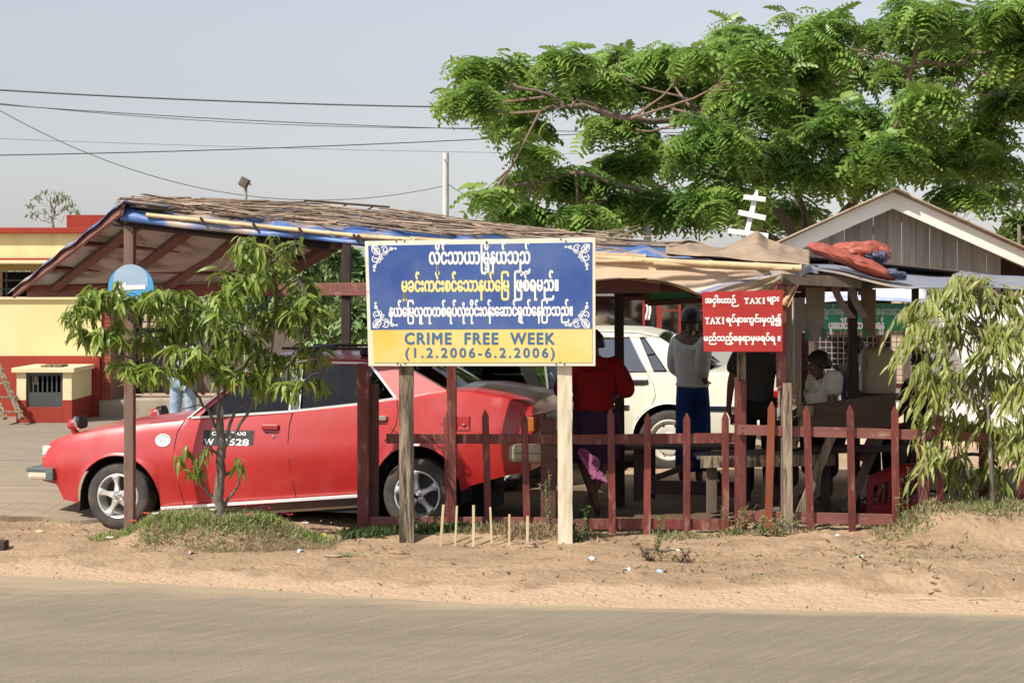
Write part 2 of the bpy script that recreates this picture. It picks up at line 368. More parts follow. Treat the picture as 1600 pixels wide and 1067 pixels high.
def sheet(name, xs, y0f, y1f, ny, z, m, sand_fn):
    vs = []; sand = []; fs = []
    for j in range(ny + 1):
        for x in xs:
            a, b = y0f(x), y1f(x); y = a + (b - a) * j / ny; vs.append((x, y, z)); sand.append(sand_fn(x, y, b))
    nx = len(xs)
    for j in range(ny):
        for i in range(nx - 1): fs.append((j * nx + i, j * nx + i + 1, (j + 1) * nx + i + 1, (j + 1) * nx + i))
    me = bpy.data.meshes.new(name); me.from_pydata(vs, [], fs); me.materials.append(m)
    at = me.attributes.new('sand', 'FLOAT', 'POINT'); at.data.foreach_set('value', sand)
    o = bpy.data.objects.new(name, me); COL.objects.link(o); return tag(o, kind='structure')
rx = np.concatenate([[-400, -100, -30, -12], np.arange(-6, 6.01, .05), [12, 30, 100, 400]])
wob = lambda x: float(road_edge(x)) + .05 * (vnoise(np.array([x * 2.3]), np.array([1.]))[0] - .5) + .03 * (vnoise(np.array([x * 9.]), np.array([4.]))[0] - .5)
def sandfn(x, y, b):
    w = float(np.interp(x, [-6, -4, -1.2, 1, 6], [1.9, 1.3, .55, .26, .22]))
    return max(0, 1.1 * (1 - (b - y) / w))
#sheet('front_road', rx, lambda x: -60.0 if abs(x) > 7 else -60.0, wob, 1, .0, road_material('tmp', (0.2, .2, .2), (.2, .2, .2), (.3, .2, .1)), sandfn)

ROADM = road_material('dusty_asphalt', (0.25, 0.21, 0.152), (0.21, 0.178, 0.132), (0.37, 0.285, 0.19))
def road_front():
    vs = []; sand = []; fs = []; js = [-60, -8, -3, -1.6, -1.0, -.6, -.3, -.15, 0]
    for j in js:
        for x in rx:
            b = wob(x); vs.append((x, b + j, 0.006)); sand.append(sandfn(x, b + j, b))
    nx = len(rx)
    for j in range(len(js) - 1):
        for i in range(nx - 1): fs.append((j * nx + i, j * nx + i + 1, (j + 1) * nx + i + 1, (j + 1) * nx + i))
    me = bpy.data.meshes.new('front_road'); me.from_pydata(vs, [], fs); me.materials.append(ROADM)
    at = me.attributes.new('sand', 'FLOAT', 'POINT'); at.data.foreach_set('value', sand)
    o = bpy.data.objects.new('front_road', me); COL.objects.link(o); tag(o, kind='structure')
road_front()
# road behind, on the left, a slab standing a little above the dirt
def back_road():
    b = MB()
    def edge(x):
        return float(np.interp(x, [-60, -5.2, -3.9, -2.2, 0, 6], [13.6, 14.45, 14.85, 15.6, 17.2, 23.0])) + .12 * (vnoise(np.array([x * 3.1]), np.array([7.]))[0] - .5)
    X = np.concatenate([[-120, -60, -30, -14, -9], np.arange(-6.5, 6.01, .08)])
    vs = []; 
    for x in X:
        e = edge(x); zz = float(gh(np.array([x]), np.array([e - .05]))[0]); vs += [(x, e, -.3), (x, e + .01, zz + .05), (x, e + .9, .04), (x, max(e + 1.0, 27.0), .035)]
    fs = []
    for i in range(len(X) - 1):
        k = 4 * i; fs += [(k, k + 4, k + 5, k + 1), (k + 1, k + 5, k + 6, k + 2), (k + 2, k + 6, k + 7, k + 3)]
    b.add(vs, fs)
    m = road_material('pale_road', (0.27, 0.225, 0.17), (0.23, 0.195, 0.155), (0.37, 0.29, 0.205), ang=8)
    o = b.build('back_road', m, None); tag(o, kind='structure')
    at = o.data.attributes.new('sand', 'FLOAT', 'POINT'); at.data.foreach_set('value', [.75 if v.co.y < 17 else .1 for v in o.data.vertices])
back_road()
# ================================================================== buildings and street furniture behind
yellow = mat('yellow_wash', (0.78, 0.66, 0.36), (0.72, 0.60, 0.31), rough=.9, scale=1.2, c3=(.62, .51, .27), s3=2.2, lo3=.5, hi3=.75, stretch=(1, 1, .35), spec=.1)
cream = mat('cream_wash', (0.76, 0.66, 0.40), (0.70, 0.58, 0.34), rough=.9, scale=3, spec=.1, c3=(.45, .36, .2), s3=6, lo3=.62, hi3=.8)
redwash = mat('red_wash', (0.33, 0.055, 0.038), (0.28, 0.045, 0.032), rough=.9, scale=2, spec=.1, c3=(.36, .10, .07), s3=4, lo3=.6, hi3=.8)
brickred = mat('red_brick', (0.33, 0.085, 0.06), (0.27, 0.07, 0.05), rough=.9, scale=6, spec=.1, rnd_v=.15)
concrete = mat('old_concrete', (0.40, 0.34, 0.26), (0.30, 0.25, 0.19), rough=.95, scale=3, spec=.1, c3=(.16, .14, .11), s3=5, lo3=.6, hi3=.75)
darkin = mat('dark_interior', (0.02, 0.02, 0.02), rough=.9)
gatem = mat('grey_gate_metal', (0.06, 0.065, 0.065), (0.045, 0.05, 0.05), rough=.6, scale=8)

def yellow_building():
    D = 25.5
    r = empty('shop_building', P(60, 655, D), 'long yellow and red building with flat roof across the road on the left', 'building')
    def bx(n, m, x0, x1, y0, y1, d0=0, d1=.3, **k):
        a = P(x0, y1, D); b = P(x1, y0, D)
        return MB().box((a.x, D + d0, a.z), (b.x, D + d1, b.z)).build(n, m, r, **k)
    bx('upper_wall', yellow, -420, 152, 365, 404, .0, 3.2)
    bx('roof_edge', redwash, -420, 156, 356, 365, -.12, 3.4, bevel=.01)
    bx('string_band', redwash, -420, 154, 403.5, 407, -.06, .3)
    bx('canopy_slab', cream, -420, 156, 407.2, 412.5, -.30, .3, bevel=.01)
    bx('veranda_lintel', mat('soffit_shadow_wash', (.42, .31, .13), rough=.9, spec=.1), -420, 152, 412.7, 423, .25, .45)  # soffit shadow put into the colour, a browner tone of the yellow wash
    bx('wall', yellow, -420, 158, 466, 556, .0, .25)
    bx('window_sill', cream, -420, 160, 464, 468, -.05, .27)
    bx('dado', redwash, -420, 156, 556.2, 663, -.025, .25)
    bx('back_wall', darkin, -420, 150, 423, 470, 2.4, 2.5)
    for k in range(9):
        bx('veranda_column', yellow if k % 2 else cream, -410 + k * 64, -402 + k * 64, 423, 466, .5, .7)
    for k in range(14): bx('window_bar', gatem, -400 + k * 40, -398 + k * 40, 423, 466, .28, .31)
    for y in (437, 451): bx('window_rail', gatem, -410, 152, y, y + 2, .27, .30)
    # end pier of exposed brick courses
    bx('pier_core', mat('mortar', (.30, .17, .13), rough=.95, spec=.1), 156.5, 172, 466, 625, .05, 1.0)
    me = MB().box((-.075, -.012, -.027), (.075, .03, .027)).mesh('brick', brickred)
    a = P(156.5, 625, D); b = P(172, 466, D); z = a.z + .03; row = 0
    while z < b.z - .03:
        xs_ = [a.x + .075, a.x + .235] if row % 2 else [a.x + .0375 + .0, a.x + .155]
        inst('brick', me, r, ((a.x + b.x) / 2 - (.0 if row % 2 else .0), D + .05, z), sc=((b.x - a.x) / .155, 1, 1)); z += .062; row += 1
    bx('side_return', brickred, 172, 184, 466, 624, .9, 1.0)
    bx('doorway_recess', darkin, 184, 198, 440, 622, 1.0, 1.1)
    bx('plinth', concrete, 156.5, 196, 625.2, 652, -.06, 1.1)
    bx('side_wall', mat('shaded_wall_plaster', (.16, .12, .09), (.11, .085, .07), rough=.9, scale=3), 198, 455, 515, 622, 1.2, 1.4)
    # rooftop block
    a = P(104, 356, D + 1.5); b = P(250, 336, D + 1.5)
    MB().box((a.x, D + 1.5, a.z - .2), (b.x, D + 4, b.z)).build('parapet_block', redwash, r)
yellow_building()

def kiosk():
    D = 24.3
    a = P(26, 650, D); b = P(110, 582, D); sx = P(112, 600, D).x
    r = empty('meter_kiosk', (a.x, D, 0), 'small yellow and red masonry kiosk with a dark barred gate against the building', 'kiosk')
    zb, zt = .03, b.z; zd = P(0, 625, D).z
    x0, x1 = a.x, sx; D2 = 25.45
    g0, g1 = P(40.5, 0, D).x, P(98, 0, D).x; gb = P(0, 636, D).z
    for (p, q) in ((x0, g0), (g1, x1)):
        MB().box((p, D, zd), (q, D + .15, zt)).build('pier', cream, r)
        MB().box((p - .004, D - .004, zb), (q + .004, D + .15, zd - .002)).build('pier_base', redwash, r)
    MB().box((x1 - .15, D + .152, zd), (x1, D2, zt)).build('side_panel', cream, r)
    MB().box((x1 - .15, D + .152, zb), (x1 + .004, D2, zd - .002)).build('side_base', redwash, r)
    MB().box((x0, D + .152, zb), (x0 + .12, D2, zt)).build('side_panel', cream, r)
    MB().box((g0, D - .004, zb), (g1, D + .12, gb)).build('sill', redwash, r)
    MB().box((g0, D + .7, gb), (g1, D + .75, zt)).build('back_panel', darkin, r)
    MB().box((x0 - .06, D - .06, zt), (x1 + .05, D2, zt + .07)).build('roof_slab', cream, r, bevel=.008)
    zm = P(0, 613, D).z
    gt = MB().box((g0 + .02, D + .03, gb), (g1 - .02, D + .05, zm)).build('gate_panel', gatem, r)
    b_ = MB()
    for k in range(8):
        x = g0 + .03 + (g1 - g0 - .06) * k / 7; MB().box((x - .01, D + .03, zm), (x + .01, D + .05, zt - .02)).build('gate_bar', gatem, r)
    MB().box((g0, D + .028, zt - .05), (g1, D + .052, zt)).build('gate_frame', gatem, r)
    MB().box((g0, D + .028, gb), (g0 + .03, D + .052, zt - .05)).build('gate_frame', gatem, r)
    MB().box((g1 - .03, D + .028, gb), (g1, D + .052, zt - .05)).build('gate_frame', gatem, r)
    p = P(50, 592, D); MB().box((p.x - .03, D + .10, p.z - .09), (p.x + .05, D + .16, p.z + .06)).build('meter_box', mat('meter_yellow', (.5, .4, .2), rough=.6), r, bevel=.01)
    tag(MB().box((P(60, 0, D).x, D + .1, zt + .072), (P(92, 0, D).x, D + .5, zt + .10)).build('board_scrap', oldwood, None), 'thin weathered board lying on the roof of the small yellow kiosk', 'board')
kiosk()
def ladder():
    D = 23.9
    lad = empty('wooden_ladder', P(10, 655, D), 'weathered wooden ladder leaning on the red wall at the left edge', 'ladder')
    for dx in (0, -26):
        MB().beam(P(34 + dx, 654, D), P(-14 + dx, 545, D + .9), .07, .045).build('rail', oldwood, lad)
    for k in range(5):
        t = .10 + k * .2; A = P(34, 654, D).lerp(P(-14, 545, D + .9), t); B = P(8, 654, D).lerp(P(-40, 545, D + .9), t)
        MB().beam(A + Vector((.07, -.03, 0)), B - Vector((.05, .03, 0)), .035, .03).build('rung', oldwood, lad)
ladder()
# low concrete wall running on from the building
w = MB(); a = P(198, 652, 25.3); b = P(470, 655, 25.3)
w.box((a.x, 25.2, 0), (b.x, 25.5, P(0, 622, 25.3).z))
tag(w.build('low_wall', concrete, None, bevel=.03), 'low stained concrete wall beyond the road behind the taxi bonnet', 'wall')

# ---- bus behind the white car
def bus():
    D = 22.0; x0 = P(600, 0, D).x; x1 = P(1219, 0, D).x; zf = lambda y: P(0, y, D).z
    r = empty('parked_bus', (1.0, D, 0), 'pale grey bus with red window posts parked behind the white car', 'bus')
    body = mat('bus_grey', (.42, .43, .42), (.36, .37, .36), rough=.5, scale=2)
    redf = mat('bus_red', (.30, .035, .028), rough=.4)
    MB().box((x0, D, zf(640)), (x1, D + 2.3, zf(523))).build('body', body, r, bevel=.04)
    MB().box((x0, D - .02, zf(466)), (x1, D + 2.3, zf(440))).build('roof', body, r, bevel=.06)
    MB().box((x0, D - .008, zf(640)), (x1, D + .02, zf(600))).build('skirt', redf, r)
    MB().box((x0, D + 1.9, zf(523)), (x1, D + 2.2, zf(466))).build('far_side', mat('bus_inner', (.30, .33, .34), rough=.6), r)
    g = glass('bus_glass', (.55, .60, .60), .16, .05)
    posts = [600, 690, 770, 850, 928, 1006, 1030, 1062, 1112, 1166, 1217]
    for k, p in enumerate(posts):
        wd = 4 if p != 1030 else 8
        MB().box((P(p - wd / 2, 0, D).x, D - .015, zf(523) + .002), (P(p + wd / 2, 0, D).x, D + .05, zf(466) - .002)).build('window_post', redf, r)
    for k in range(len(posts) - 1):
        if posts[k] == 1006: continue
        q0, q1 = P(posts[k] + 4, 0, D).x, P(posts[k + 1] - 2, 0, D).x
        MB().box((q0, D + .012, zf(523)), (q1, D + .018, zf(466))).build('pane', g, r)
        if posts[k] >= 1030: MB().box((q0, D + .005, zf(486)), (q1, D + .03, zf(484))).build('window_rail', redf, r)
    MB().box((P(1010, 0, D).x, D + .06, zf(620)), (P(1028, 0, D).x, D + .2, zf(470))).build('door', mat('bus_door_dark', (.03, .028, .03), rough=.5), r)
    tag(MB().grid(lambda u, v: P(1009 + 8 * u + 1.2 * math.sin(v * 5), 476 + 24 * v, D - .05 - .02 * math.sin(u * 9)), 8, 8).build('hanging_cloth', white_print, None, solid=.004, smooth=True), 'small white cloth hanging in the bus doorway', 'cloth')
    for p in (680, 1150):
        c = P(p, 0, D); w = MB().lathe([(.2, -.02), (.46, -.02), (.48, .03), (.48, .22), (.2, .22)], 28, 'y', (c.x, D, .5)).build('wheel', rubber, r, smooth=40)
    for k in range(6):
        x = x0 + .5 + k * .85; MB().box((x, D + .6, zf(523)), (x + .45, D + .75, zf(505))).build('seat_back', mat('bus_seat', (.08, .09, .1), rough=.7), r, bevel=.04)
bus()

# ---- hut on the right with plank gable
def hut():
    D = 20.0; r = empty('plank_hut', P(1400, 650, D), 'grey plank hut with white gable boards and metal roof on the right', 'hut')
    pk = P(1385, 303, D); L = P(1215, 380, D); Rr = P(1640, 418, D)
    plank = mat('grey_plank', (0.31, 0.275, 0.235), (0.21, 0.18, 0.15), rough=.85, scale=3, stretch=(4, 4, .4), bump=.004, c3=(.34, .29, .24), s3=5, lo3=.55, hi3=.75, rnd_v=.16)
    sl = (L.z - pk.z) / (L.x - pk.x); sr = (Rr.z - pk.z) / (Rr.x - pk.x)
    top = lambda x: pk.z + (x - pk.x) * (sl if x < pk.x else sr) - .06
    x = P(1232, 0, D).x; k = 0
    while x < P(1552, 0, D).x:
        w = .165 + .02 * rnd.random(); d = .012 * (k % 2)
        zb = P(0, 462, D).z
        MB().plate([(x + .003, D + .05 + d, zb), (x + w - .003, D + .05 + d, zb), (x + w - .003, D + .05 + d, top(x + w)), (x + .003, D + .05 + d, top(x))], (0, 1, 0), .02).build('plank', plank, r, at=(x, D, zb))
        x += w; k += 1
    MB().plate([(x, D + .6, P(0, 462, D).z), (Rr.x, D + .6, P(0, 462, D).z), (Rr.x, D + .6, top(Rr.x)), (x, D + .6, top(x))], (0, 1, 0), .02).build('dark_boarding', mat('dark_board', (.06, .032, .024), (.04, .022, .018), rough=.8, scale=3, stretch=(6, 6, .5)), r)
    up = Vector((0, 0, 1)); wh = mat('white_bargeboard', (.82, .79, .70), (.74, .70, .60), rough=.7, scale=4, c3=(.4, .36, .3), s3=6, lo3=.66, hi3=.8)
    for (p, q) in ((pk, L), (pk, Rr)):
        d = (q - p).normalized(); n = Vector((-d.z, 0, d.x)); n = n if n.z > 0 else -n
        a = p; h = .165
        MB().plate([p + Vector((0, -.35, 0)), q + Vector((0, -.35, 0)), q - Vector((0, .35, h * 1.05)), p - Vector((0, .35, h * 1.15))], (0, 1, 0), .03).build('bargeboard', wh, r)
        a0, a1 = p + Vector((0, -.45, .03)), q + d * .15 + Vector((0, -.45, .03)); back = Vector((1.02, 4.9, 0))
        nu = 40
        def sh(u, v, a0=a0, a1=a1, n=n): 
            pt = a0.lerp(a1, v) + back * u; return pt + n * (.012 * math.sin(u * 5 * 2 * math.pi / .16 / 2))
        MB().grid(sh, 120, 6).build('roof_sheet', mat('rusty_roof_sheet', (.40, .30, .20), (.30, .21, .14), rough=.7, scale=2, c3=(.24, .14, .09), s3=4, lo3=.55, hi3=.7), r, solid=.015, smooth=True)
    a0 = pk + Vector((0, -.5, .05)); MB().plate([a0 + Vector((-.16, 0, -.07)), a0, a0 + Vector((.16, 0, -.07)), a0 + Vector((.15, 0, -.09)), a0 + Vector((0, 0, -.02)), a0 + Vector((-.15, 0, -.09))], (1.02, 4.9, 0), 5.0).build('ridge_cap', mat('ridge_tin', (.20, .17, .11), rough=.6), r)
    # white lower wall with a mesh window
    wl = mat('white_wash', (.86, .85, .80), (.82, .80, .74), rough=.9, scale=2, spec=.1)
    Dw = D - .25; X = lambda p: P(p, 0, Dw).x; Zz = lambda p: P(0, p, Dw).z
    MB().box((X(1420), Dw, Zz(690)), (X(1860), Dw + .12, Zz(462))).build('wall', wl, r)
    MB().box((X(1262), Dw, Zz(640)), (X(1420), Dw + .12, Zz(604))).build('wall', wl, r)
    MB().box((X(1262), Dw, Zz(700)), (X(1420), Dw + .10, Zz(640) - .002)).build('wall', mat('cream_low_wall', (.70, .62, .48), rough=.9), r)
    MB().box((X(1420) + .01, Dw - .02, Zz(705)), (X(1860), Dw + .10, Zz(690) - .002)).build('wall_base', cream, r)
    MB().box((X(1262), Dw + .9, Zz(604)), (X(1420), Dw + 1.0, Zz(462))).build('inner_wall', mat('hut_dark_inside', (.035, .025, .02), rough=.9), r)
    MB().box((X(1262), Dw - .02, Zz(606)), (X(1500), Dw - .002, Zz(599))).build('window_sill', maroon_flat, r)
    for p in (1264, 1412): MB().box((X(p), Dw - .02, Zz(599)), (X(p + 8), Dw + .02, Zz(520))).build('window_frame', maroon_flat, r)
    wire = mat('grille_wire', (.45, .42, .37), rough=.5)
    m = MB()
    for k in range(16):
        x = X(1273 + k * 9.2); m.tube([(x, Dw + .03, Zz(599)), (x, Dw + .03, Zz(520))], .004, 4)
    for k in range(9): m.tube([(X(1270), Dw + .034, Zz(526 + k * 8.6)), (X(1414), Dw + .034, Zz(526 + k * 8.6))], .004, 4)
    m.build('grille', wire, r)
hut()
def green_sign():
    D = 19.35; X = lambda p: P(p, 0, D).x; Zz = lambda p: P(0, p, D).z
    r = empty('green_sign', (X(1345), D, 0), 'green sign board with white lettering under a blue and white awning', 'sign')
    gb = mat('sign_green', (.02, .27, .12), (.02, .22, .10), rough=.5, scale=2); g2 = mat('sign_dull_green', (.045, .20, .13), rough=.5)
    MB().box((X(1262), D, Zz(517)), (X(1424), D + .03, Zz(492))).build('lower_panel', gb, r)
    MB().box((X(1262), D + .002, Zz(492) + .002), (X(1424), D + .03, Zz(474))).build('upper_panel', g2, r)
    MB().box((X(1255), D - .012, Zz(524)), (X(1430), D + .04, Zz(517.3))).build('frame', oldwood, r)
    vtext('ပူးေပါင်းေဆာင်ရွက်ရန်', .13, white_print, r, (X(1338), D - .012, Zz(509)), width=X(1382) - X(1296), bold=.006)
    vtext('ရွက်ေနပါ၍ ယာဉ်အန္တရာယ်', .12, mat('pale_green_print', (.25, .42, .36), rough=.6), r, (X(1352), D - .012, Zz(487)), width=X(1420) - X(1290), bold=.005)
    for p in (1268, 1420): MB().box((X(p) - .03, D + .032, -.0), (X(p) + .03, D + .09, Zz(476))).build('post', greywood, r)
    aw = MB().grid(lambda u, v: P(1258 + 190 * u, 474 - 22 * v - 5 * math.sin(u * 3.1), D - .35 + 1.1 * v), 20, 8)
    am = mat('awning_blue_white', (.32, .38, .58), (.75, .76, .80), rough=.6, scale=.8, stretch=(.6, 1, 3), lo=.45, hi=.55)
    tag(aw.build('awning', am, None, solid=.01, smooth=True), 'faded blue and white plastic awning above the green sign', 'awning')
green_sign()

# ---- poles, lamp, wires
def pole(px, top, bot, w, d, m, label):
    r = empty('utility_pole', (P(px, 0, d).x, d, 0), label, 'pole')
    a = P(px, 700, d); MB().tube([(a.x, d, 0), (a.x + .02, d, P(0, top, d).z)], [w * 1.25, w], 14).build('shaft', m, r, smooth=40)
    return r
whitepole = mat('white_concrete_pole', (.62, .62, .60), (.50, .50, .48), rough=.8, scale=3)
p1 = pole(695, 239, 400, .055, 30, whitepole, 'pale concrete pole rising behind the middle of the thatched roof')
MB().tube([P(694, 250, 29.9), P(699, 250, 30.3)], .01, 6).build('bracket', gatem, p1)
p2 = pole(1010, 330, 450, .06, 26, whitepole, 'white pole half hidden by the big tree above the tan tarpaulin')
p3 = pole(667, 340, 400, .05, 31, mat('grey_pipe', (.3, .3, .3), rough=.6), 'short grey pipe end just above the thatch left of the pale pole')
def lamp():
    d = 22; r = empty('street_lamp', (P(385, 0, d).x, d, 0), 'small floodlight on a thin pole above the left roof', 'street lamp')
    MB().tube([(P(385, 0, d).x, d, 0), P(384, 290, d)], [.035, .02], 10).build('pole', mat('pole_grey', (.28, .29, .28), rough=.6), r, smooth=40)
    MB().beam(P(378, 292, d), P(385, 279, d), .13, .10, ch=.25).build('lamp_head', mat('lamp_brown', (.12, .09, .07), rough=.5), r)
    MB().beam(P(377.2, 293.5, d), P(378.6, 291, d), .11, .085, ch=.2).build('lens', mat('lamp_lens', (.6, .58, .5), rough=.2), r)
    MB().tube([P(384, 292, d - .02), P(390, 286, d), P(392, 290, d)], .012, 6).build('bracket', gatem, r)
lamp()
wirem = mat('black_wire', (.10, .10, .105), rough=.7)
def wire(pts, rad, d0, d1, label):
    n = 40; P0 = []
    for i in range(n + 1):
        t = i / n
        x = np.interp(t, np.linspace(0, 1, len(pts)), [p[0] for p in pts])
        c = np.polyfit([p[0] for p in pts], [p[1] for p in pts], min(2, len(pts) - 1)); y = np.polyval(c, x)
        P0.append(P(x, y, d0 + (d1 - d0) * t))
    tag(MB().tube(P0, rad, 5).build('overhead_wire', wirem, None, smooth=True), label, 'wire')
wire([(-200, 128), (0, 141), (350, 158), (760, 168), (1300, 166), (1700, 150)], .016, 30, 36, 'thick dark wire, the topmost of the overhead wires')
wire([(-200, 146), (0, 164), (350, 190), (760, 201), (1300, 205), (1700, 200)], .010, 32, 38, 'thin wire sagging next below the thick topmost wire')
wire([(-100, 152), (0, 160), (380, 193), (760, 200)], .008, 33, 38, 'faint wire running just over the second wire at left')
wire([(-200, 246), (0, 242), (400, 232), (930, 209), (1600, 160)], .012, 32, 40, 'dark wire rising gently to the right below the others')
wire([(-200, 209), (0, 216), (400, 230), (760, 240), (1000, 241)], .005, 36, 44, 'hair thin wire crossing behind the rising dark wire')
wire([(-60, 140), (0, 170), (190, 260), (345, 299), (520, 315), (692, 290)], .007, 27, 30, 'slack wire drooping from far left to the pale pole')
wire([(700, 288), (745, 314), (800, 330)], .007, 30, 34, 'short wire leaving the pale pole down to the right')
wire([(1240, 140), (1420, 132), (1700, 112)], .010, 38, 40, 'wire seen through the gap in the big tree at right')
# white lattice of boards on a leaning stick
def cross_post():
    d = 17.0; r = empty('cross_post', P(1165, 420, d), 'white leaning mast with three crossbars above the tan tarpaulin', 'mast')
    wm = mat('white_paint', (.80, .80, .78), rough=.6)
    pts = [(1183, 296), (1160, 380)]
    MB().beam(P(1158, 400, d), P(1183, 297, d), .05, .03, tip=.06).build('mast', wm, r)
    for (a, b, c, e, w) in ((1162, 308, 1196, 312, .052), (1154, 332, 1196, 341, .055), (1138, 361, 1200, 369, .055)):
        MB().beam(P(a, b, d - .035), P(c, e, d - .035), .03, w).build('crossbar', wm, r)
cross_post()
# ================================================================== shelter, tarpaulins, fence, signs
bluetarp = mat('blue_tarp', (0.05, 0.13, 0.36), (0.08, 0.17, 0.40), rough=.5, scale=3, c3=(0.36, 0.29, 0.23), s3=2.2, lo3=.47, hi3=.58, bump=.006, bscale=6, spec=.6)
tantarp = mat('tan_tarp', (0.34, 0.25, 0.17), (0.26, 0.185, 0.125), rough=.85, scale=4, bump=.03, bscale=4, c3=(.42, .30, .20), s3=3, lo3=.5, hi3=.7)
redtarp = mat('red_tarp', (0.38, 0.095, 0.06), (0.29, 0.07, 0.048), rough=.55, scale=4, bump=.012, bscale=7, c3=(.30, .09, .07), s3=5, lo3=.55, hi3=.7)
navytarp = mat('navy_tarp', (0.05, 0.055, 0.10), (.07, .08, .13), rough=.55, scale=4, bump=.008, bscale=7)
greytarp = mat('grey_tarp', (0.24, 0.25, 0.29), (0.20, 0.21, 0.27), rough=.55, scale=1.5, bump=.01, bscale=4, c3=(.40, .32, .24), s3=1.5, lo3=.52, hi3=.66)
boardm = mat('stained_board', (0.50, 0.53, 0.55), (0.33, 0.35, 0.36), rough=.9, scale=2.2, bump=.003, c3=(.15, .13, .11), s3=2.2, lo3=.52, hi3=.68, stretch=(1, 1, 1), trans=.12)

sh = empty('taxi_shelter', (0, 13.6, 0), 'long open shelter of maroon posts with a bamboo and blue sheet roof', 'shelter')
# depth of the front row of posts, by pixel column
fd = lambda px: float(np.interp(px, [0, 205, 705, 1157, 1235, 1600], [14.35, 14.12, 13.52, 13.32, 13.16, 13.1]))
def sbeam(n, a, b, w, h, m=maroon, up=None, da=None, db=None, **k):
    A = P(a[0], a[1], da if da else fd(a[0])); B = P(b[0], b[1], db if db else fd(b[0]))
    return MB().beam(A, B, w, h, up, **k).build(n, m, sh, at=A)
def spost(px, top, bot, w, m, d, dep=None, pxb=None, name='post', **k):
    """upright post; bot None = down to the terrain"""
    A = P(px, top, d); x2 = P(pxb if pxb else px, 0, d).x
    zb = P(0, bot, d).z if bot else Z(x2, d) - .05
    return MB().beam((x2, d, zb), A, w, dep if dep else w, up=(0, 1, 0)).build(name, m, sh, at=(x2, d, zb))
postm = mat('brown_post', (.20, .125, .095), (.15, .09, .07), rough=.7, scale=4, stretch=(3, 3, .5), bump=.002, c3=(.13, .04, .03), s3=4, lo3=.5, hi3=.65)
spost(203, 345, None, .085, postm, 14.12, dep=.09)
spost(706, 400, None, .078, maroon, 13.52)
spost(1157, 590, None, .088, maroon, 13.30)
spost(1158.5, 455, 592, .068, oldwood, 13.25, dep=.03)
spost(1221, 440, 605, .075, maroon, 13.16)
spost(1228, 440, None, .085, greywood, 13.23)
MB().beam(P(1232, 838, 13.12), P(1230, 598, 13.12), .07, .03).build('post', oldwood, sh)
spost(1236, 800, None, .085, oldwood, 13.19)
spost(541, 375, None, .092, darkwood, 16.3)
spost(967, 452, None, .085, darkwood, 15.4, pxb=969)
spost(1257, 520, 640, .07, maroon_flat, 15.6)
spost(1332, 445, None, .075, darkwood, 14.6)
spost(1430, 450, None, .06, darkwood, 15.8)
# rear tie beam on the left
sbeam('tie_beam', (44, 455), (575, 452), .06, .125, maroon_flat, da=17.0, db=16.2)
# --- main left roof slope
FL, RL, FR, RR = P(190, 330, 14.05), P(32, 453, 17.2), P(528, 371, 13.75), P(400, 449, 16.9)
def rp(u, v): return FL.lerp(FR, u).lerp(RL.lerp(RR, u), v)     # u along, v down the slope to the back
nrm = (FR - FL).cross(RL - FL).normalized(); nrm = nrm if nrm.z < 0 else -nrm
# ceiling boards
pan = [0, .17, .36, .55, .77, 1.0]; vp = [0.0, .33, .65, 1.0]
for i in range(5):
    for j in range(3):
        g = .002
        q = [rp(pan[i] + g, vp[j] + g), rp(pan[i + 1] - g, vp[j] + g), rp(pan[i + 1] - g, vp[j + 1] - g), rp(pan[i] + g, vp[j + 1] - g)]
        MB().plate(q, -nrm, .008).build('ceiling_board', boardm, sh, at=q[0])
MB().plate([rp(0, 0), rp(1, 0), rp(1, 1), rp(0, 1)], -nrm, .004).build('roof_cover', boardm, sh).location = -nrm * .016
off = nrm * .045
for u in (.12, .36, .60, .84): MB().beam(rp(u, .02) + off, rp(u, .985) + off, .085, .055, up=nrm).build('rafter', rafterwood, sh)
off2 = nrm * .018
for v in (.34, .66): MB().beam(rp(0.0, v) + off2, rp(1.0, v) + off2, .05, .035, up=nrm).build('purlin', rafterwood, sh)
MB().beam(rp(-.01, .03) + nrm * .05, rp(1.02, .03) + nrm * .05, .06, .11, up=nrm).build('eave_beam', darkwood, sh)
MB().beam(rp(1.0, -.02) + nrm * .05, rp(1.0, 1.0) + nrm * .05, .075, .10, up=nrm).build('rafter', rafterwood, sh)
# left verge board, and the blue sheet turned over it
side = (RL - FL).normalized()
MB().beam(rp(-.012, -.03) + nrm * .01, rp(-.012, 1.03) + nrm * .01, .03, .115, up=nrm).build('verge_board', maroon_flat, sh)
def tarpL(u, v):      # strip over the verge
    p = rp(-.02, -.04 + 1.09 * v) - nrm * (.045 + .012 * math.sin(v * 31) + .01 * math.sin(v * 13 + 1))
    return p + Vector((-.05, -.02, -.05)) * (u < .3) + (rp(.35, v) - rp(0, v)) * max(0, u - .3) * .9
MB().grid(tarpL, 10, 60).build('roof_sheet', bluetarp, sh, smooth=True, solid=.006)
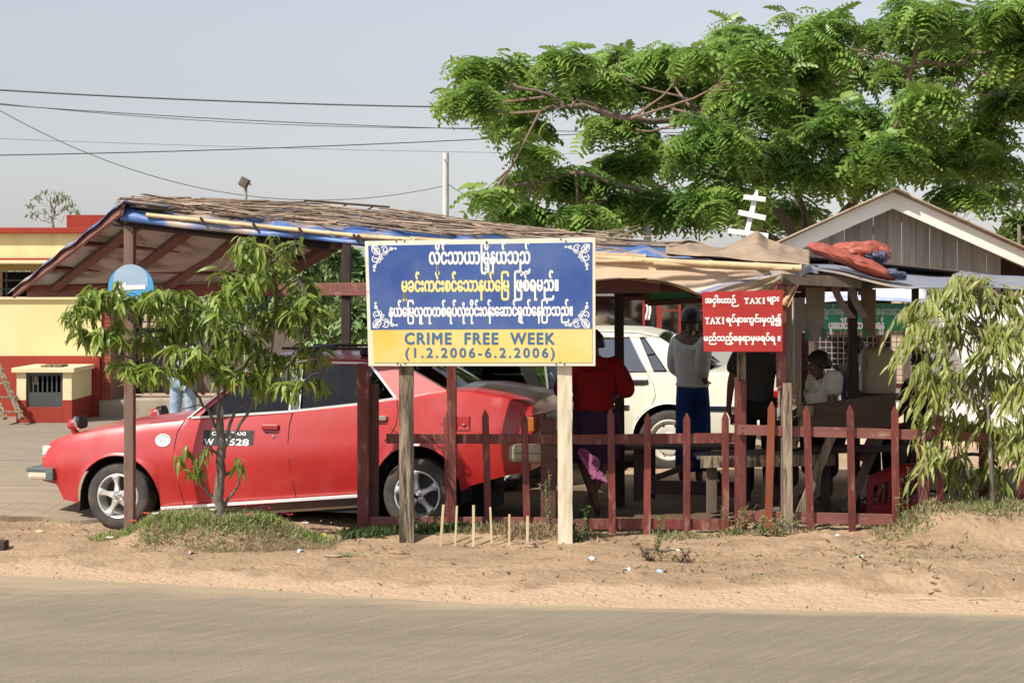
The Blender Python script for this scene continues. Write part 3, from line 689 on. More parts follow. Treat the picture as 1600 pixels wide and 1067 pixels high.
# --- front roof strip: from the eave up to the ridge
ex = [186, 300, 400, 480, 570, 700, 800, 940, 1100, 1245]; ey = [331, 345, 356, 364, 375, 385, 390, 396, 404, 413]
rxp = [190, 300, 400, 480, 550, 620, 700, 800, 1000, 1245]; ry = [320, 324, 327, 330, 331, 341, 352, 362, 384, 398]
rdd = lambda px: fd(px) + float(np.interp(px, [186, 400, 700, 1000, 1245], [.12, .5, .95, 1.1, 1.3]))
fdd = lambda px: fd(px) - .10
def eave(px, dz=0): return P(px, float(np.interp(px, ex, ey)) + dz, fdd(px))
def ridge(px, dz=0): return P(px, float(np.interp(px, rxp, ry)) + dz, rdd(px))
def fr(px, t, lift=0): return eave(px).lerp(ridge(px), t) + Vector((0, 0, lift))
def blue(u, v):
    px = 188 + (1110 - 188) * u; t = v * 1.25 - .25
    w = .018 * math.sin(px * .045) + .012 * math.sin(px * .11 + 2 + v * 4) + .02 * vnoise(np.array([px * .03]), np.array([v * 3]))[0]
    if t < 0:      # the hem hangs down below the eave
        hem = float(np.interp(px, [188, 205, 330, 400, 570, 900, 1110], [13, 14, 13, 12, 8, 2, 1]))
        return P(px, float(np.interp(px, ex, ey)) + hem * (-t / .25), fdd(px) - .04 - .02 * math.sin(px * .05) * (-t * 4))
    return fr(px, t, .0 + w * (1 if t < .6 else .5))
MB().grid(blue, 190, 14).build('roof_sheet', bluetarp, sh, smooth=True, solid=.005)
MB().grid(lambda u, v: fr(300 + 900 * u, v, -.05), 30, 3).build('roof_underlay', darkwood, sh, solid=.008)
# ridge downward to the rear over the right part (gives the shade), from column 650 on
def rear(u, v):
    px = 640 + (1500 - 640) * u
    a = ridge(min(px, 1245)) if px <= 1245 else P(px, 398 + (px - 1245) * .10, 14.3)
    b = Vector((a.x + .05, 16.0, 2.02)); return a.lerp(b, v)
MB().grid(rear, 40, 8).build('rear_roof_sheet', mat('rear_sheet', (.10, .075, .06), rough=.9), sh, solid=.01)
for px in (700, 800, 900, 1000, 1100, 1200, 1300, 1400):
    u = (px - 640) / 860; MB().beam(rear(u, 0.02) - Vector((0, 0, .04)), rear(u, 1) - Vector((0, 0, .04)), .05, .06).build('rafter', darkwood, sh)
# beams seen under the right part
sbeam('front_beam', (925, 448), (1030, 446), .05, .12, rafterwood, da=13.6, db=13.6)
sbeam('front_beam', (1030, 450), (1345, 449), .05, .07, rafterwood, da=13.75, db=13.6)
sbeam('front_beam', (1222, 436), (1345, 442), .05, .085, greywood, da=13.1, db=13.25)
sbeam('rear_beam', (925, 466), (1020, 466), .05, .04, maroon_flat, da=15.9, db=15.9)
sbeam('rear_beam', (1012, 474), (1098, 469), .05, .05, rafterwood, da=15.2, db=15.2)
sbeam('rear_beam', (960, 459), (1260, 461), .05, .05, darkwood, da=15.5, db=15.5)
sbeam('bracket', (1011, 450), (1011, 474), .05, .05, rafterwood, up=(0, 1, 0), da=15.1, db=15.1)
MB().plate([P(1014, 449, 15.2), P(1064, 452, 15.2), P(1092, 468, 15.2), P(1014, 470, 15.2)], (0, 1, 0), .012).build('green_panel', mat('green_panel_paint', (.015, .20, .09), rough=.5), sh)
# hanging boards under the beam
def hb(p, m): MB().plate([P(x, y, dd) for x, y, dd in p], (0, 1, 0), .02).build('hanging_board', m, sh)
hb([(1259, 449, 13.55), (1289, 449, 13.55), (1288, 526, 13.55), (1262, 527, 13.55)], mat('pale_hanging_board', (.20, .165, .12), (.14, .12, .09), rough=.85, scale=4, c3=(.05, .12, .06), s3=7, lo3=.66, hi3=.72))
hb([(1345, 452, 13.6), (1369, 452, 13.6), (1368, 524, 13.6), (1350, 523, 13.6)], mat('brown_hanging_board', (.13, .08, .05), rough=.8))
gpt = mat('dark_green_trim', (.01, .10, .05), rough=.6)
for (x, y) in ((1262, 521), (1289, 521), (1352, 520)):
    MB().plate([P(x - 4, y - 9, 13.53), P(x + 3, y - 6, 13.53), P(x + 3, y + 9, 13.53), P(x - 3, y + 9, 13.53)], (0, 1, 0), .02).build('trim_clip', gpt, sh)
for (x0, y0, x1, y1) in ((1305, 449, 1332, 497), (1330, 449, 1352, 497)):
    n = 8; A = []; 
    for i in range(n + 1):
        t = i / n; A.append((x0 + (x1 - x0) * t ** 1.5, y0 + (y1 - y0) * t))
    m = MB(); vs = [P(x - 6, y, 13.5) for x, y in A] + [P(x + 6, y, 13.5) for x, y in A]
    m.add(vs, [(i, i + 1, n + 2 + i, n + 1 + i) for i in range(n)]); m.build('hanging_strap', mat('strap_brown', (.16, .11, .09), rough=.7), sh, solid=.012)

# --- bamboo on the roof
sticks = [MB().beam((-.5, 0, 0), (.5, 0, 0), .012, .006).mesh('bamboo_strip', drybamboo) for _ in range(3)]
for k in range(300):
    px = rnd.triangular(245, 1090, 720) if k % 4 else rnd.uniform(235, 420)
    t = rnd.random() ** .8 * .76 + .24
    p = fr(px, t, rnd.uniform(.03, .085)); q = fr(px + 20, t, 0) - fr(px, t, 0)
    ln = rnd.uniform(.3, .8); ang = math.atan2(q.z, q.x) + rnd.gauss(0, .04); yaw = rnd.gauss(0, .28)
    inst('bamboo_strip', sticks[k % 3], sh, p, (rnd.uniform(-1, 1), -ang, yaw), (ln, rnd.uniform(.8, 1.8), rnd.uniform(.8, 1.6)))
for (a, b, c) in (((840, 385), (1000, 352), .9), ((860, 372), (966, 358), .7), ((900, 385), (1003, 356), .8), ((780, 374), (880, 366), .6), ((925, 377), (1062, 392), .9), ((480, 330), (548, 328), .3)):
    A = P(a[0], a[1], rdd(a[0]) - .2); B = P(b[0], b[1], rdd(b[0]) - .1); M = A.lerp(B, .5) - Vector((0, 0, .02))
    MB().tube([A, M, B], [.010, .009, .004], 6).build('bamboo_strip', drybamboo, sh)
for px in (183, 232, 282, 339, 392, 450, 517, 560): # dark tie ends poking up at the ridge
    A = fr(px + 8, 1.0, .0); MB().beam(A - Vector((.06, 0, .02)), A + Vector((.10, 0, .055 + .02 * rnd.random())), .018, .012).build('tie_stick', darkwood, sh)
def bpole(pts, r, d=None, off=-.05):
    P3 = []
    for i, (x, y) in enumerate(pts): P3.append(P(x, y, fdd(x) + off))
    m = MB(); fine = []; rr = []
    for i in range(len(P3) - 1):
        L = (P3[i + 1] - P3[i]).length; n = max(2, int(L / .3))
        for k in range(n):
            for e, s in ((0.02, 1.12), (.08, 1.0), (.92, .98), (.98, 1.12)):
                t = (k + e) / n; fine.append(P3[i].lerp(P3[i + 1], t)); rr.append(r * s)
    m.tube(fine, rr, 8).build('bamboo_pole', bamboo, sh, smooth=50)
bpole([(228, 336), (400, 353), (570, 370), (650, 375)], .019)
bpole([(640, 373), (800, 384), (945, 398), (1010, 401)], .019)
bpole([(925, 402), (1040, 409), (1254, 419)], .026, off=-.10)
bpole([(925, 409), (1005, 407)], .014, off=-.14)
bpole([(1020, 412), (1150, 419), (1240, 420)], .015, off=-.12)
for px in (316, 398, 470, 555, 562): # ties around the pole
    A = eave(px); MB().beam(P(px - 3, float(np.interp(px, ex, ey)) - 7, fdd(px) - .08), P(px + 4, float(np.interp(px, ex, ey)) + 4, fdd(px) - .08), .022, .008).build('tie_strap', darkwood, sh)

# --- tarpaulins lying on and hanging from the roof (things of their own)
def cloth(name, fn, nu, nv, m, label, cat='tarpaulin', thick=.006, parent=None):
    o = MB().grid(fn, nu, nv).build(name, m, parent, smooth=True, solid=thick)
    return tag(o, label, cat) if parent is None else o
def tan(u, v):
    px = 1040 + 225 * u; base = float(np.interp(px, [1040, 1100, 1180, 1265], [396, 400, 407, 414]))
    top = float(np.interp(px, [1040, 1075, 1095, 1110, 1130, 1160, 1183, 1200, 1230, 1265], [384, 375, 379, 386, 388, 374, 361, 374, 384, 392]))
    f = math.sin(v * math.pi / 2)
    y = base + (top - base) * f + (1 - f) * 1.0 * math.sin(px * .06)
    d = fdd(px) + .05 + v * 1.0 + .10 * math.sin(px * .045 + v * 5) * v + .05 * math.sin(px * .11 - v * 7) * v + .03 * math.sin(px * .23 + v * 3) * v + .75 * (vnoise(np.array([px * .028]), np.array([v * 3.2]))[0] - .5) * v
    y += 12 * (abs(2 * vnoise(np.array([px * .035 + 3]), np.array([v * 4 + 8]))[0] - 1) - .4) * v * (1 - v) * 2
    return P(px, y + 1.2 * math.sin(px * .05 + v * 9) * v * (1 - v) * 2, d)
cloth('tan_tarpaulin', tan, 70, 22, tantarp, 'dusty tan canvas sheet heaped in peaks on the right roof')
def tan2(u, v):
    px = 930 + 330 * u; y = float(np.interp(px, [930, 1000, 1100, 1260], [392, 392, 398, 410])) - 8 * v
    return P(px, y + 1.5 * math.sin(px * .09), fdd(px) + .1 + .7 * v)
# striped sheet hanging in front, gathered to the right corner
strip = bpy.data.materials.new('striped_tarp'); strip.use_nodes = True
nt = strip.node_tree; b = nt.nodes['Principled BSDF']; b.inputs['Roughness'].default_value = .6
at = nt.nodes.new('ShaderNodeAttribute'); at.attribute_name = 'band'; cr = nt.nodes.new('ShaderNodeValToRGB'); cr.color_ramp.interpolation = 'LINEAR'
els = [(0, (.50, .22, .14)), (.10, (.52, .37, .24)), (.26, (.50, .38, .27)), (.31, (.55, .50, .42)), (.34, (.10, .13, .30)), (.38, (.50, .42, .33)), (.50, (.50, .34, .22)), (.57, (.15, .20, .10)), (.63, (.50, .33, .21)), (.74, (.52, .24, .15)), (.80, (.17, .20, .11)), (.86, (.52, .40, .27)), (1, (.50, .30, .19))]
cr.color_ramp.elements[0].position = 0; cr.color_ramp.elements[0].color = (*els[0][1], 1); cr.color_ramp.elements[1].position = 1; cr.color_ramp.elements[1].color = (*els[-1][1], 1)
for p_, c_ in els[1:-1]: e = cr.color_ramp.elements.new(p_); e.color = (*c_, 1)
nt.links.new(at.outputs['Fac'], cr.inputs[0])
nz = nt.nodes.new('ShaderNodeTexNoise'); nz.inputs['Scale'].default_value = 5; mr = nt.nodes.new('ShaderNodeMapRange'); mr.inputs['From Min'].default_value = .4; mr.inputs['From Max'].default_value = .7; mr.inputs['To Max'].default_value = .6
mx = nt.nodes.new('ShaderNodeMix'); mx.data_type = 'RGBA'; mx.inputs[7].default_value = (.40, .28, .18, 1)
nt.links.new(nz.outputs['Fac'], mr.inputs['Value']); nt.links.new(mr.outputs[0], mx.inputs['Factor']); nt.links.new(cr.outputs[0], mx.inputs[6]); nt.links.new(mx.outputs[2], b.inputs['Base Color'])
def hang(u, v):
    px = 925 + (1256 - 925) * u
    top = float(np.interp(px, [925, 1100, 1256], [402, 414, 421]))
    bot = float(np.interp(px, [925, 960, 1010, 1060, 1095, 1140, 1200, 1232, 1250, 1256], [438, 437, 433, 446, 458, 462, 468, 482, 440, 426]))
    y = top + (bot - top) * v; th = math.atan2(y - 416, max(2, 1262 - px)); rr_ = math.hypot(1262 - px, y - 416)
    fold = (math.sin(th * 34 + 2) + .6 * math.sin(th * 71)) * min(1, rr_ / 60) * .035 * min(1, v * 2.5)
    return P(px, y + 1.3 * math.sin(px * .07), 13.10 + .10 * (1 - v) + fold * .7)
hg = MB().grid(hang, 120, 26).build('striped_tarpaulin', strip, None, smooth=True, solid=.004)
tag(hg, 'striped tan, pink and green sheet hanging in folds from the front eave', 'tarpaulin')
bnd = []
for j in range(27):
    for i in range(121):
        u, v = i / 120, j / 26; q_ = Vector(hang(u, v)); qx = q_.x / q_.y * FPX + CX; qy = HY - (q_.z - CAM_H) / q_.y * FPX; th = math.atan2(qy - 414, max(2, 1262 - qx)); bnd.append(min(1, max(0, .10 + (th - .02) * 1.05 + .01 * math.sin(u * 23))))
a_ = hg.data.attributes.new('band', 'FLOAT', 'POINT'); a_.data.foreach_set('value', bnd)
def lower(u, v):     # second layer sagging lower
    px = 925 + (1240 - 925) * u
    bot = float(np.interp(px, [925, 1000, 1040, 1075, 1098, 1150, 1240], [438, 437, 444, 456, 462, 464, 464]))
    return P(px, 426 + 6 * u + (bot - 426 - 6 * u) * v + 1.5 * math.sin(px * .07) * v, 13.30 + .05 * math.sin(px * .05 + v * 3) * v)
hl = MB().grid(lower, 80, 12).build('hanging_sheet', strip, None, smooth=True, solid=.004)
tag(hl, 'salmon pink sheet sagging under the striped tarpaulin', 'tarpaulin')
a_ = hl.data.attributes.new('band', 'FLOAT', 'POINT'); a_.data.foreach_set('value', [.02 + .55 * j / 12 + .1 * math.sin(i * .1) for j in range(13) for i in range(81)])
def puff(name, cpx, cpy, d, w, h, dp, tilt, m, label, seed):
    r_ = random.Random(seed); ph = [r_.uniform(0, 6) for _ in range(6)]
    c = P(cpx, cpy, d)
    def f(u, v):
        a = u * 2 * math.pi; b = (v - .5) * math.pi
        n1 = vnoise(np.array([v * 5 + seed]), np.array([math.cos(a) * 1.6 + 7 + v]))[0]; n2 = vnoise(np.array([v * 11 + seed]), np.array([math.sin(a) * 3 + 5 + v * 3]))[0]
        k = .72 + .50 * abs(2 * n1 - 1) + .22 * abs(2 * n2 - 1) + .08 * math.sin(3 * a + ph[0] + 6 * v)
        x = math.sin(b); rad = abs(math.cos(b)) ** .7 * k
        y, z = math.cos(a) * rad * dp, math.sin(a) * rad * h
        z = z * (.55 if z < 0 else 1)
        X_, Z_ = x * w, z; return c + Vector((X_ * math.cos(tilt) - Z_ * math.sin(tilt), y, X_ * math.sin(tilt) + Z_ * math.cos(tilt)))
    o = MB().grid(f, 64, 48).build(name, m, None, smooth=50); return tag(o, label, 'tarpaulin')
puff('red_tarpaulin', 1330, 410, 13.45, .38, .082, .16, R(-21), redtarp, 'long roll of faded red plastic sheet on the roof corner', 3)
puff('red_bundle', 1345, 397, 13.75, .25, .11, .16, R(-4), redtarp, 'rounded red bundle tucked behind the red roll of sheet', 5)
puff('navy_bundle', 1362, 402, 13.7, .12, .07, .15, R(-12), navytarp, 'dark blue cloth showing between the red bundle and the hut', 9)
puff('navy_fold', 1398, 430, 13.40, .09, .045, .13, R(-14), navytarp, 'dark blue end of sheet below the tip of the red roll', 11)
def grey(u, v):
    px = 1248 + 420 * u
    front = float(np.interp(px, [1248, 1300, 1345, 1420, 1470, 1668], [416, 425, 438, 452, 449, 452])); back = float(np.interp(px, [1248, 1330, 1400, 1440, 1668], [408, 408, 415, 418, 440]))
    return P(px, front + (back - front) * v + 1.2 * math.sin(px * .06 + v * 3), 13.15 + 2.0 * v)
cloth('grey_tarpaulin', grey, 60, 14, greytarp, 'blue grey plastic sheet covering the low right end of the roof')
cloth('blue_corner', lambda u, v: P(1245 + 34 * u, 414 + 4 * u + 16 * v * (1 - .5 * u) + 2 * math.sin(u * 8), 13.0 - .04 * math.sin(u * 7) + .03 * v), 14, 8, mat('pale_blue_tarp', (.14, .22, .42), (.34, .34, .36), rough=.5, scale=12), 'pale blue torn sheet corner beside the red roll')
# ================================================================== fence and signs
fn = empty('picket_fence', (0.8, 13.4, 0), 'low maroon picket fence running along the front of the shelter', 'fence')
fdl = lambda px: float(np.interp(px, [560, 1155], [13.62, 13.36]))
fdr = lambda px: float(np.interp(px, [1150, 1700], [13.22, 13.05]))
def rail(a, b, h, f, m=maroon, n='rail'):
    A = P(a[0], a[1], f(a[0])); B = P(b[0], b[1], f(b[0]))
    return MB().beam(A, B, .028, h, up=(0, 0, 1)).build(n, m, fn, at=A)
def picket(px, top, pxb, bot, f, m=maroon, w=.056, off=-.034):
    A = P(px, top, f(px) + off); B = P(pxb, bot, f(px) + off)
    zb = min(B.z, Z(B.x, B.y) + .02) if bot > 845 else B.z
    return MB().beam((B.x, B.y, B.z), A, w, .022, up=(0, 1, 0), tip=.055).build('picket', m, fn, at=(B.x, B.y, B.z))
def fpost(px, top, w, f, m=maroon, off=.045, lean=0):
    A = P(px, top, f(px) + off); B = P(px + lean, 0, f(px) + off); zb = Z(B.x, B.y) - .05
    return MB().beam((B.x, B.y, zb), A, w, .08, up=(0, 1, 0)).build('post', m, fn, at=(B.x, B.y, zb))
rail((604, 685), (900, 686), .078, fdl); rail((900.3, 686.5), (1152, 684), .080, fdl)
rail((576, 815), (860, 816), .085, fdl, maroon_flat); rail((920, 818), (1140, 819), .085, fdl)
rail((862, 818), (918, 818), .08, fdl, rafterwood)
rail((1152, 671), (1600, 684), .080, fdr, maroon_flat); rail((1153, 806), (1460, 813), .085, fdr, maroon_flat)
rail((1600.5, 684), (1900, 690), .08, fdr, maroon_flat)
fpost(568, 568, .098, fdl, maroon, off=.0); fpost(585, 600, .07, fdl, rafterwood, off=.10)
fpost(857, 652, .125, fdl, rafterwood); fpost(1441, 672, .085, fdr, maroon_flat, lean=3)
fpost(1537, 640, .06, fdr, maroon, off=.4); fpost(1597, 648, .06, fdr, maroon, off=.05)
for (a, t, b, bo) in ((698, 643, 703, 850), (758, 640, 763, 823), (819, 645, 824, 835), (954, 638, 957, 842), (1012, 645, 1011, 839), (1073, 645, 1073, 846), (1133, 643, 1134, 838)):
    picket(a, t, b, bo, fdl)
picket(1206, 627, 1200, 842, fdr, redwood, .058)
for (a, t, b, bo) in ((1260, 634, 1267, 842), (1328, 633, 1332, 842), (1398, 634, 1400, 830), (1466, 650, 1471, 830)):
    picket(a, t, b, bo, fdr)
picket(1636, 650, 1640, 840, fdr); picket(1700, 650, 1704, 840, fdr)
nail = MB().lathe([(0.0, -.004), (.006, -.003), (.007, 0)], 8, 'y').mesh('nail_head', gatem)
for (x, y, f) in ((1138, 681, fdl), (1146, 687, fdl), (1160, 668, fdr), (1160, 676, fdr), (852, 684, fdl), (862, 684, fdl), (1158, 803, fdr)):
    p = P(x, y, f(x) - .0165); inst('nail_head', nail, fn, p)

# ---- big sign
DS = 12.86
bs_ = empty('crime_free_sign', P(752, 860, DS), 'large blue and yellow public notice board reading CRIME FREE WEEK', 'sign')
bs_.location.z = Z(bs_.location.x, DS)
def C(px, py, o=0): return P(px, py, DS + o)
def lerpq(u, v, o):      # board corners
    tl, tr, br, bl = C(570, 377, o), C(930.5, 371.5, o), C(930.5, 572, o), C(576, 572, o)
    return tl.lerp(tr, u).lerp(bl.lerp(br, u), v)
board_m = mat('board_cream', (.78, .74, .62), (.72, .66, .50), rough=.5, scale=3, c3=(.55, .40, .25), s3=9, lo3=.66, hi3=.78)
def quad(n, u0, v0, u1, v1, o, m, t=.004, **k):
    return MB().plate([lerpq(u0, v0, o), lerpq(u1, v0, o), lerpq(u1, v1, o), lerpq(u0, v1, o)], (0, 1, 0), t).build(n, m, bs_, **k)
quad('board', 0, 0, 1, 1, -.012, board_m, .03, bevel=.003)
bluev = mat('vinyl_blue', (.035, .080, .28), (.05, .11, .33), rough=.4, scale=2.0, spec=.5, c3=(.13, .18, .34), s3=1.5, lo3=.45, hi3=.8, bump=.006, bscale=3)
yel = mat('vinyl_yellow', (.80, .56, .13), (.78, .50, .09), rough=.4, scale=2, spec=.5, c3=(.80, .66, .32), s3=1.6, lo3=.42, hi3=.7, bump=.006, bscale=3)
quad('blue_panel', .014, .036, .985, .708, -.0165, bluev)
quad('yellow_panel', .022, .712, .985, .972, -.0165, yel)
def sgn(px, py, o=-.018): return C(px, py, o)
W_ = lambda a, b: (b - a) / FPX * DS
rollz = math.atan2(-4, 360)
def st(body, size, m, x0, x1, y, bold=.004, ry=.006, sl=0):
    return vtext(body, size, m, bs_, sgn((x0 + x1) / 2, y), width=W_(x0, x1), bold=bold, ry=-ry, slant=sl)
wht = mat('vinyl_white', (.82, .80, .76), rough=.45)
ylw = mat('vinyl_letter_yellow', (.82, .70, .26), rough=.45)
bl2 = mat('vinyl_letter_blue', (.06, .15, .27), rough=.45)
# Burmese lines, glyphs in the order they stand
st('လှိုင်သာယာြမို့နယ်သည်', .170, wht, 671, 828, 403, .0040)
st('မှုခင်းကင်းစင်ေသာနယ်ေြမ', .150, ylw, 628, 795, 447, .0042)
st('ြဖစ်ရမည်။', .155, wht, 804, 872, 446, .0040)
st('နယ်ေြမလူထုတစ်ရပ်လုံးဝိုင်းဝန်းေဆာင်ရွက်ေနြကသည်။', .125, wht, 608, 894, 487, .0036)
vtext('CRIME  FREE  WEEK', .125, bl2, bs_, sgn(749.5, 529), width=W_(633, 866), bold=.0042, spacing=1.18)
vtext('(1.2.2006-6.2.2006)', .105, bl2, bs_, sgn(750, 553.5), width=W_(634, 866), bold=.0032, spacing=1.35)
def ribbon(m, pts, w, z=0):
    """flat stroke following 2-D points"""
    n = len(pts); L_, R_ = [], []
    for i in range(n):
        a = pts[max(0, i - 1)]; b = pts[min(n - 1, i + 1)]; dx, dy = b[0] - a[0], b[1] - a[1]; l = math.hypot(dx, dy) or 1
        ww = w * (1 if 0 < i < n - 1 else .5)
        L_.append((pts[i][0] - dy / l * ww, pts[i][1] + dx / l * ww, z)); R_.append((pts[i][0] + dy / l * ww, pts[i][1] - dx / l * ww, z))
    m.add(L_ + R_, [(i, i + 1, n + i + 1, n + i) for i in range(n - 1)])
def spiral(cx, cy, r0, r1, a0, a1, n=22): return [(cx + (r0 + (r1 - r0) * t) * math.cos(R(a0 + (a1 - a0) * t)), cy + (r0 + (r1 - r0) * t) * math.sin(R(a0 + (a1 - a0) * t))) for t in [i / n for i in range(n + 1)]]
orn = MB()
for pts, w in ((spiral(9, 9, 2, 6.5, 0, 520), .75), (spiral(22, 7, 6, 1.5, 200, 640), .75), (spiral(7, 23, 6, 1.5, 250, -190), .75), (spiral(33, 6, 3, 1, 180, 560), .7), (spiral(6, 35, 3, 1, 270, -110), .7),
              ([(1, 1), (6, 4), (13, 14), (19, 18)], .9), ([(1, 1), (4, 6), (12, 12)], .9), ([(13, 14), (20, 13), (26, 11), (30, 8), (36, 5), (40, 5)], .75), ([(13, 14), (13, 20), (11, 27), (8, 31), (5, 37), (5, 41)], .75),
              ([(1, 1), (1, 8), (3, 12)], .8), ([(1, 1), (8, 1), (12, 3)], .8), (spiral(40, 5, 1.6, .5, 0, 360, 10), .8), (spiral(5, 41, 1.6, .5, 0, 360, 10), .8), (spiral(16, 20, 3.5, 1, 0, 400), .7), ([(19, 16), (24, 15), (28, 12)], .7), ([(15, 20), (15, 26), (12, 30)], .7)):
    ribbon(orn, pts, w * 1.15)
for (cx, cy, fx, fy) in ((580, 383.5, 1, 1), (922, 381, -1, 1), (582, 513, 1, -1), (922, 513, -1, -1)):
    m = MB(); m.f = list(orn.f)
    m.v = [tuple(sgn(cx + fx * x * .95, cy + fy * y * .95) + Vector((0, -.0002 * (i % 3), 0))) for i, (x, y, z) in enumerate(orn.v)]
    m.build('corner_ornament', wht, bs_, fix=False)
for (x, y) in ((619, 377), (625, 374), (632, 377), (876, 374), (884, 377), (621, 568), (626, 570), (633, 568), (869, 569), (875, 566), (882, 569)):
    inst('nail_head', nail, bs_, sgn(x, y, -.014))
def rough_post(px, w, dpt, m, bot_lean=0, seg=18):
    top = C(px, 385, .03); b = C(px + bot_lean, 0, .03); zb = Z(b.x, b.y) - .06
    mm = MB(); vs = []; 
    for i in range(seg + 1):
        t = i / seg; z = zb + (top.z - zb) * t; x = b.x + (top.x - b.x) * t
        for (sx, sy) in ((-1, -1), (-.3, -1.06), (.35, -1.0), (1, -.9), (1, 1), (-1, 1)):
            j = (rnd.random() - .5) * .007; vs.append((x + sx * w / 2 + j, b.y + .04 + sy * dpt / 2 + (rnd.random() - .5) * .006, z))
    fs = [(i * 6 + k, i * 6 + (k + 1) % 6, i * 6 + 6 + (k + 1) % 6, i * 6 + 6 + k) for i in range(seg) for k in range(6)]
    mm.add(vs, fs + [tuple(range(seg * 6, seg * 6 + 6))]); return mm.build('post', m, bs_, at=(b.x, b.y, zb))
rough_post(634, .112, .07, oldwood, 1.5)
rough_post(882, .112, .07, creampaint, 1.5)

# ---- small red sign
DR = 12.95
rs = empty('taxi_rules_sign', P(1160, 548, DR), 'small red board with white lettering about taxis on the shelter post', 'sign')
rm = mat('sign_red', (.42, .028, .025), (.36, .022, .02), rough=.5, scale=2, c3=(.46, .10, .08), s3=3, lo3=.6, hi3=.8)
MB().plate([P(1097, 456, DR), P(1223, 453, DR), P(1223, 549.5, DR), P(1100, 549.5, DR)], (0, 1, 0), .012).build('panel', rm, rs, bevel=.001)
Wr = lambda a, b: (b - a) / FPX * DR
def sr_(body, size, x0, x1, y, bold=.003, ry=0): vtext(body, size, wht, rs, P((x0 + x1) / 2, y, DR - .002), width=Wr(x0, x1), bold=bold, ry=ry)
def serif(word, size, x0, x1, y):      # capitals with slab serifs
    n = len(word); 
    for i, ch in enumerate(word):
        a = x0 + (x1 - x0) * i / n; b = x0 + (x1 - x0) * (i + .78) / n
        if ch == 'I': a, b = a + (b - a) * .35, a + (b - a) * .62
        t = vtext(ch, size, wht, rs, P((a + b) / 2, y, DR - .002), width=Wr(a, b), bold=.0028)
        z = {'T': (.5,), 'A': (0.05, .95), 'X': (.08, .92), 'I': (.5,)}[ch]
        h = size * .36
        m = MB(); c0 = P((a + b) / 2, y, DR)
        for q in z:
            xx = P(a + (b - a) * q, 0, DR).x
            for zz in ((c0.z - h,) if ch in 'AT' else (c0.z - h, c0.z + h)):
                m.box((xx - .009, DR - .0032, zz - .0035), (xx + .009, DR - .0022, zz + .0035))
        m.build('serif', wht, rs)
sr_('အငှါးယာဉ်', .060, 1102, 1154, 470); serif('TAXI', .058, 1163, 1199, 470); sr_('များ', .060, 1199, 1217, 470)
serif('TAXI', .066, 1102, 1135, 501); sr_('ရပ်နားကွင်းမှထွဲ၍', .062, 1135, 1220, 500)
sr_('မည်သည့်ေနရာမှမရပ်ရ ။', .062, 1100, 1219, 529)

# ---- round blue sign on the left post
DB = 13.98
rb = empty('round_blue_sign', P(205, 450, DB), 'round blue traffic sign with a white left arrow on the shelter post', 'sign')
c = P(204.5, 449.5, DB); rad = 35.5 / FPX * DB
MB().lathe([(0, -.002), (rad, -.002), (rad, .004), (0, .004)], 56, 'y', tuple(c)).build('disc', mat('sky_blue_enamel', (.06, .33, .66), (.08, .38, .72), rough=.35, scale=5), rb, smooth=30)
gr = []; cc = P(209, 447, DB - .005)
MB().plate([P(204 + 27 * math.cos(t), 437 + 24 * math.sin(t), DB - .004) for t in [math.pi + math.pi * i / 20 for i in range(21)]] + [P(231, 449, DB - .004), P(177, 449, DB - .004)], (0, 1, 0), .001).build('faded_patch', mat('faded_enamel', (.36, .47, .58), (.30, .42, .56), rough=.5, scale=8), rb)
MB().plate([P(x, y, DB - .006) for x, y in ((183, 450), (197, 441), (197, 446), (227, 445), (227, 452), (197, 453), (197, 454))], (0, 1, 0), .001).build('arrow', wht, rb)
MB().plate([P(x, y, DB - .006) for x, y in ((174, 462), (190, 459), (188, 464), (200, 466), (198, 470), (176, 469))], (0, 1, 0), .001).build('arrow', wht, rb)
# ================================================================== cars
carred = mat('faded_red_paint', (.45, .017, .017), (.38, .014, .014), rough=.40, scale=1.2, coat=.6, coat_rough=.16, spec=.6, c3=(.46, .055, .055), s3=1.8, lo3=.5, hi3=.8)
trim = mat('bright_trim', (.80, .80, .80), rough=.35, metal=.35)
carwhite = mat('cream_white_paint', (.78, .74, .60), (.74, .70, .55), rough=.35, scale=1, coat=.6, coat_rough=.15)
cargrey = mat('grey_green_paint', (.05, .055, .05), (.04, .044, .04), rough=.35, scale=1, coat=.6, coat_rough=.15)
redflat = carred
cglass = glass('car_glass', (.30, .33, .33), -.01); cglass2 = glass('car_glass_light', (.42, .46, .46), .16, .03)
interior = mat('car_interior', (.018, .017, .017), rough=.8)
amber = mat('amber_lens', (.42, .12, .015), rough=.25, coat=.8); clear = mat('clear_lens', (.62, .62, .58), rough=.15, coat=.8); redlens = mat('red_lens', (.35, .01, .01), rough=.2, coat=.8)
tread = rubber

class Car:
    """a car whose near side lies on a vertical plane through 'o', turned by yaw; lengths in metres along u (front to rear) and v (depth)"""
    def __init__(s, name, opx, d, yaw, width, label, cat='car', group=None, zroot=0.0):
        s.u = Vector((math.cos(yaw), -math.sin(yaw), 0)); s.v = Vector((math.sin(yaw), math.cos(yaw), 0)); s.yaw = yaw
        s.o = Vector(((opx - CX) / FPX * d, d, 0)); s.W = width; s.zr = zroot
        s.root = empty(name, s.o + Vector((0, 0, zroot)), label, cat, group); s.root.rotation_euler.z = -yaw
    def loc(s, px, py, inset=0.0):
        C0 = Vector((0, 0, CAM_H)); dr = Vector(((px - CX) / FPX, 1, (HY - py) / FPX))
        t = (inset + s.v.dot(s.o - C0)) / s.v.dot(dr); p = C0 + dr * t
        return s.u.dot(p - s.o), p.z - s.zr
    def q(s, X, Y, Z_): return (X, Y, Z_)
    def mk(s, n, mb, m, parent=None, **k): return mb.build(n, m, parent or s.root, local=True, **k)

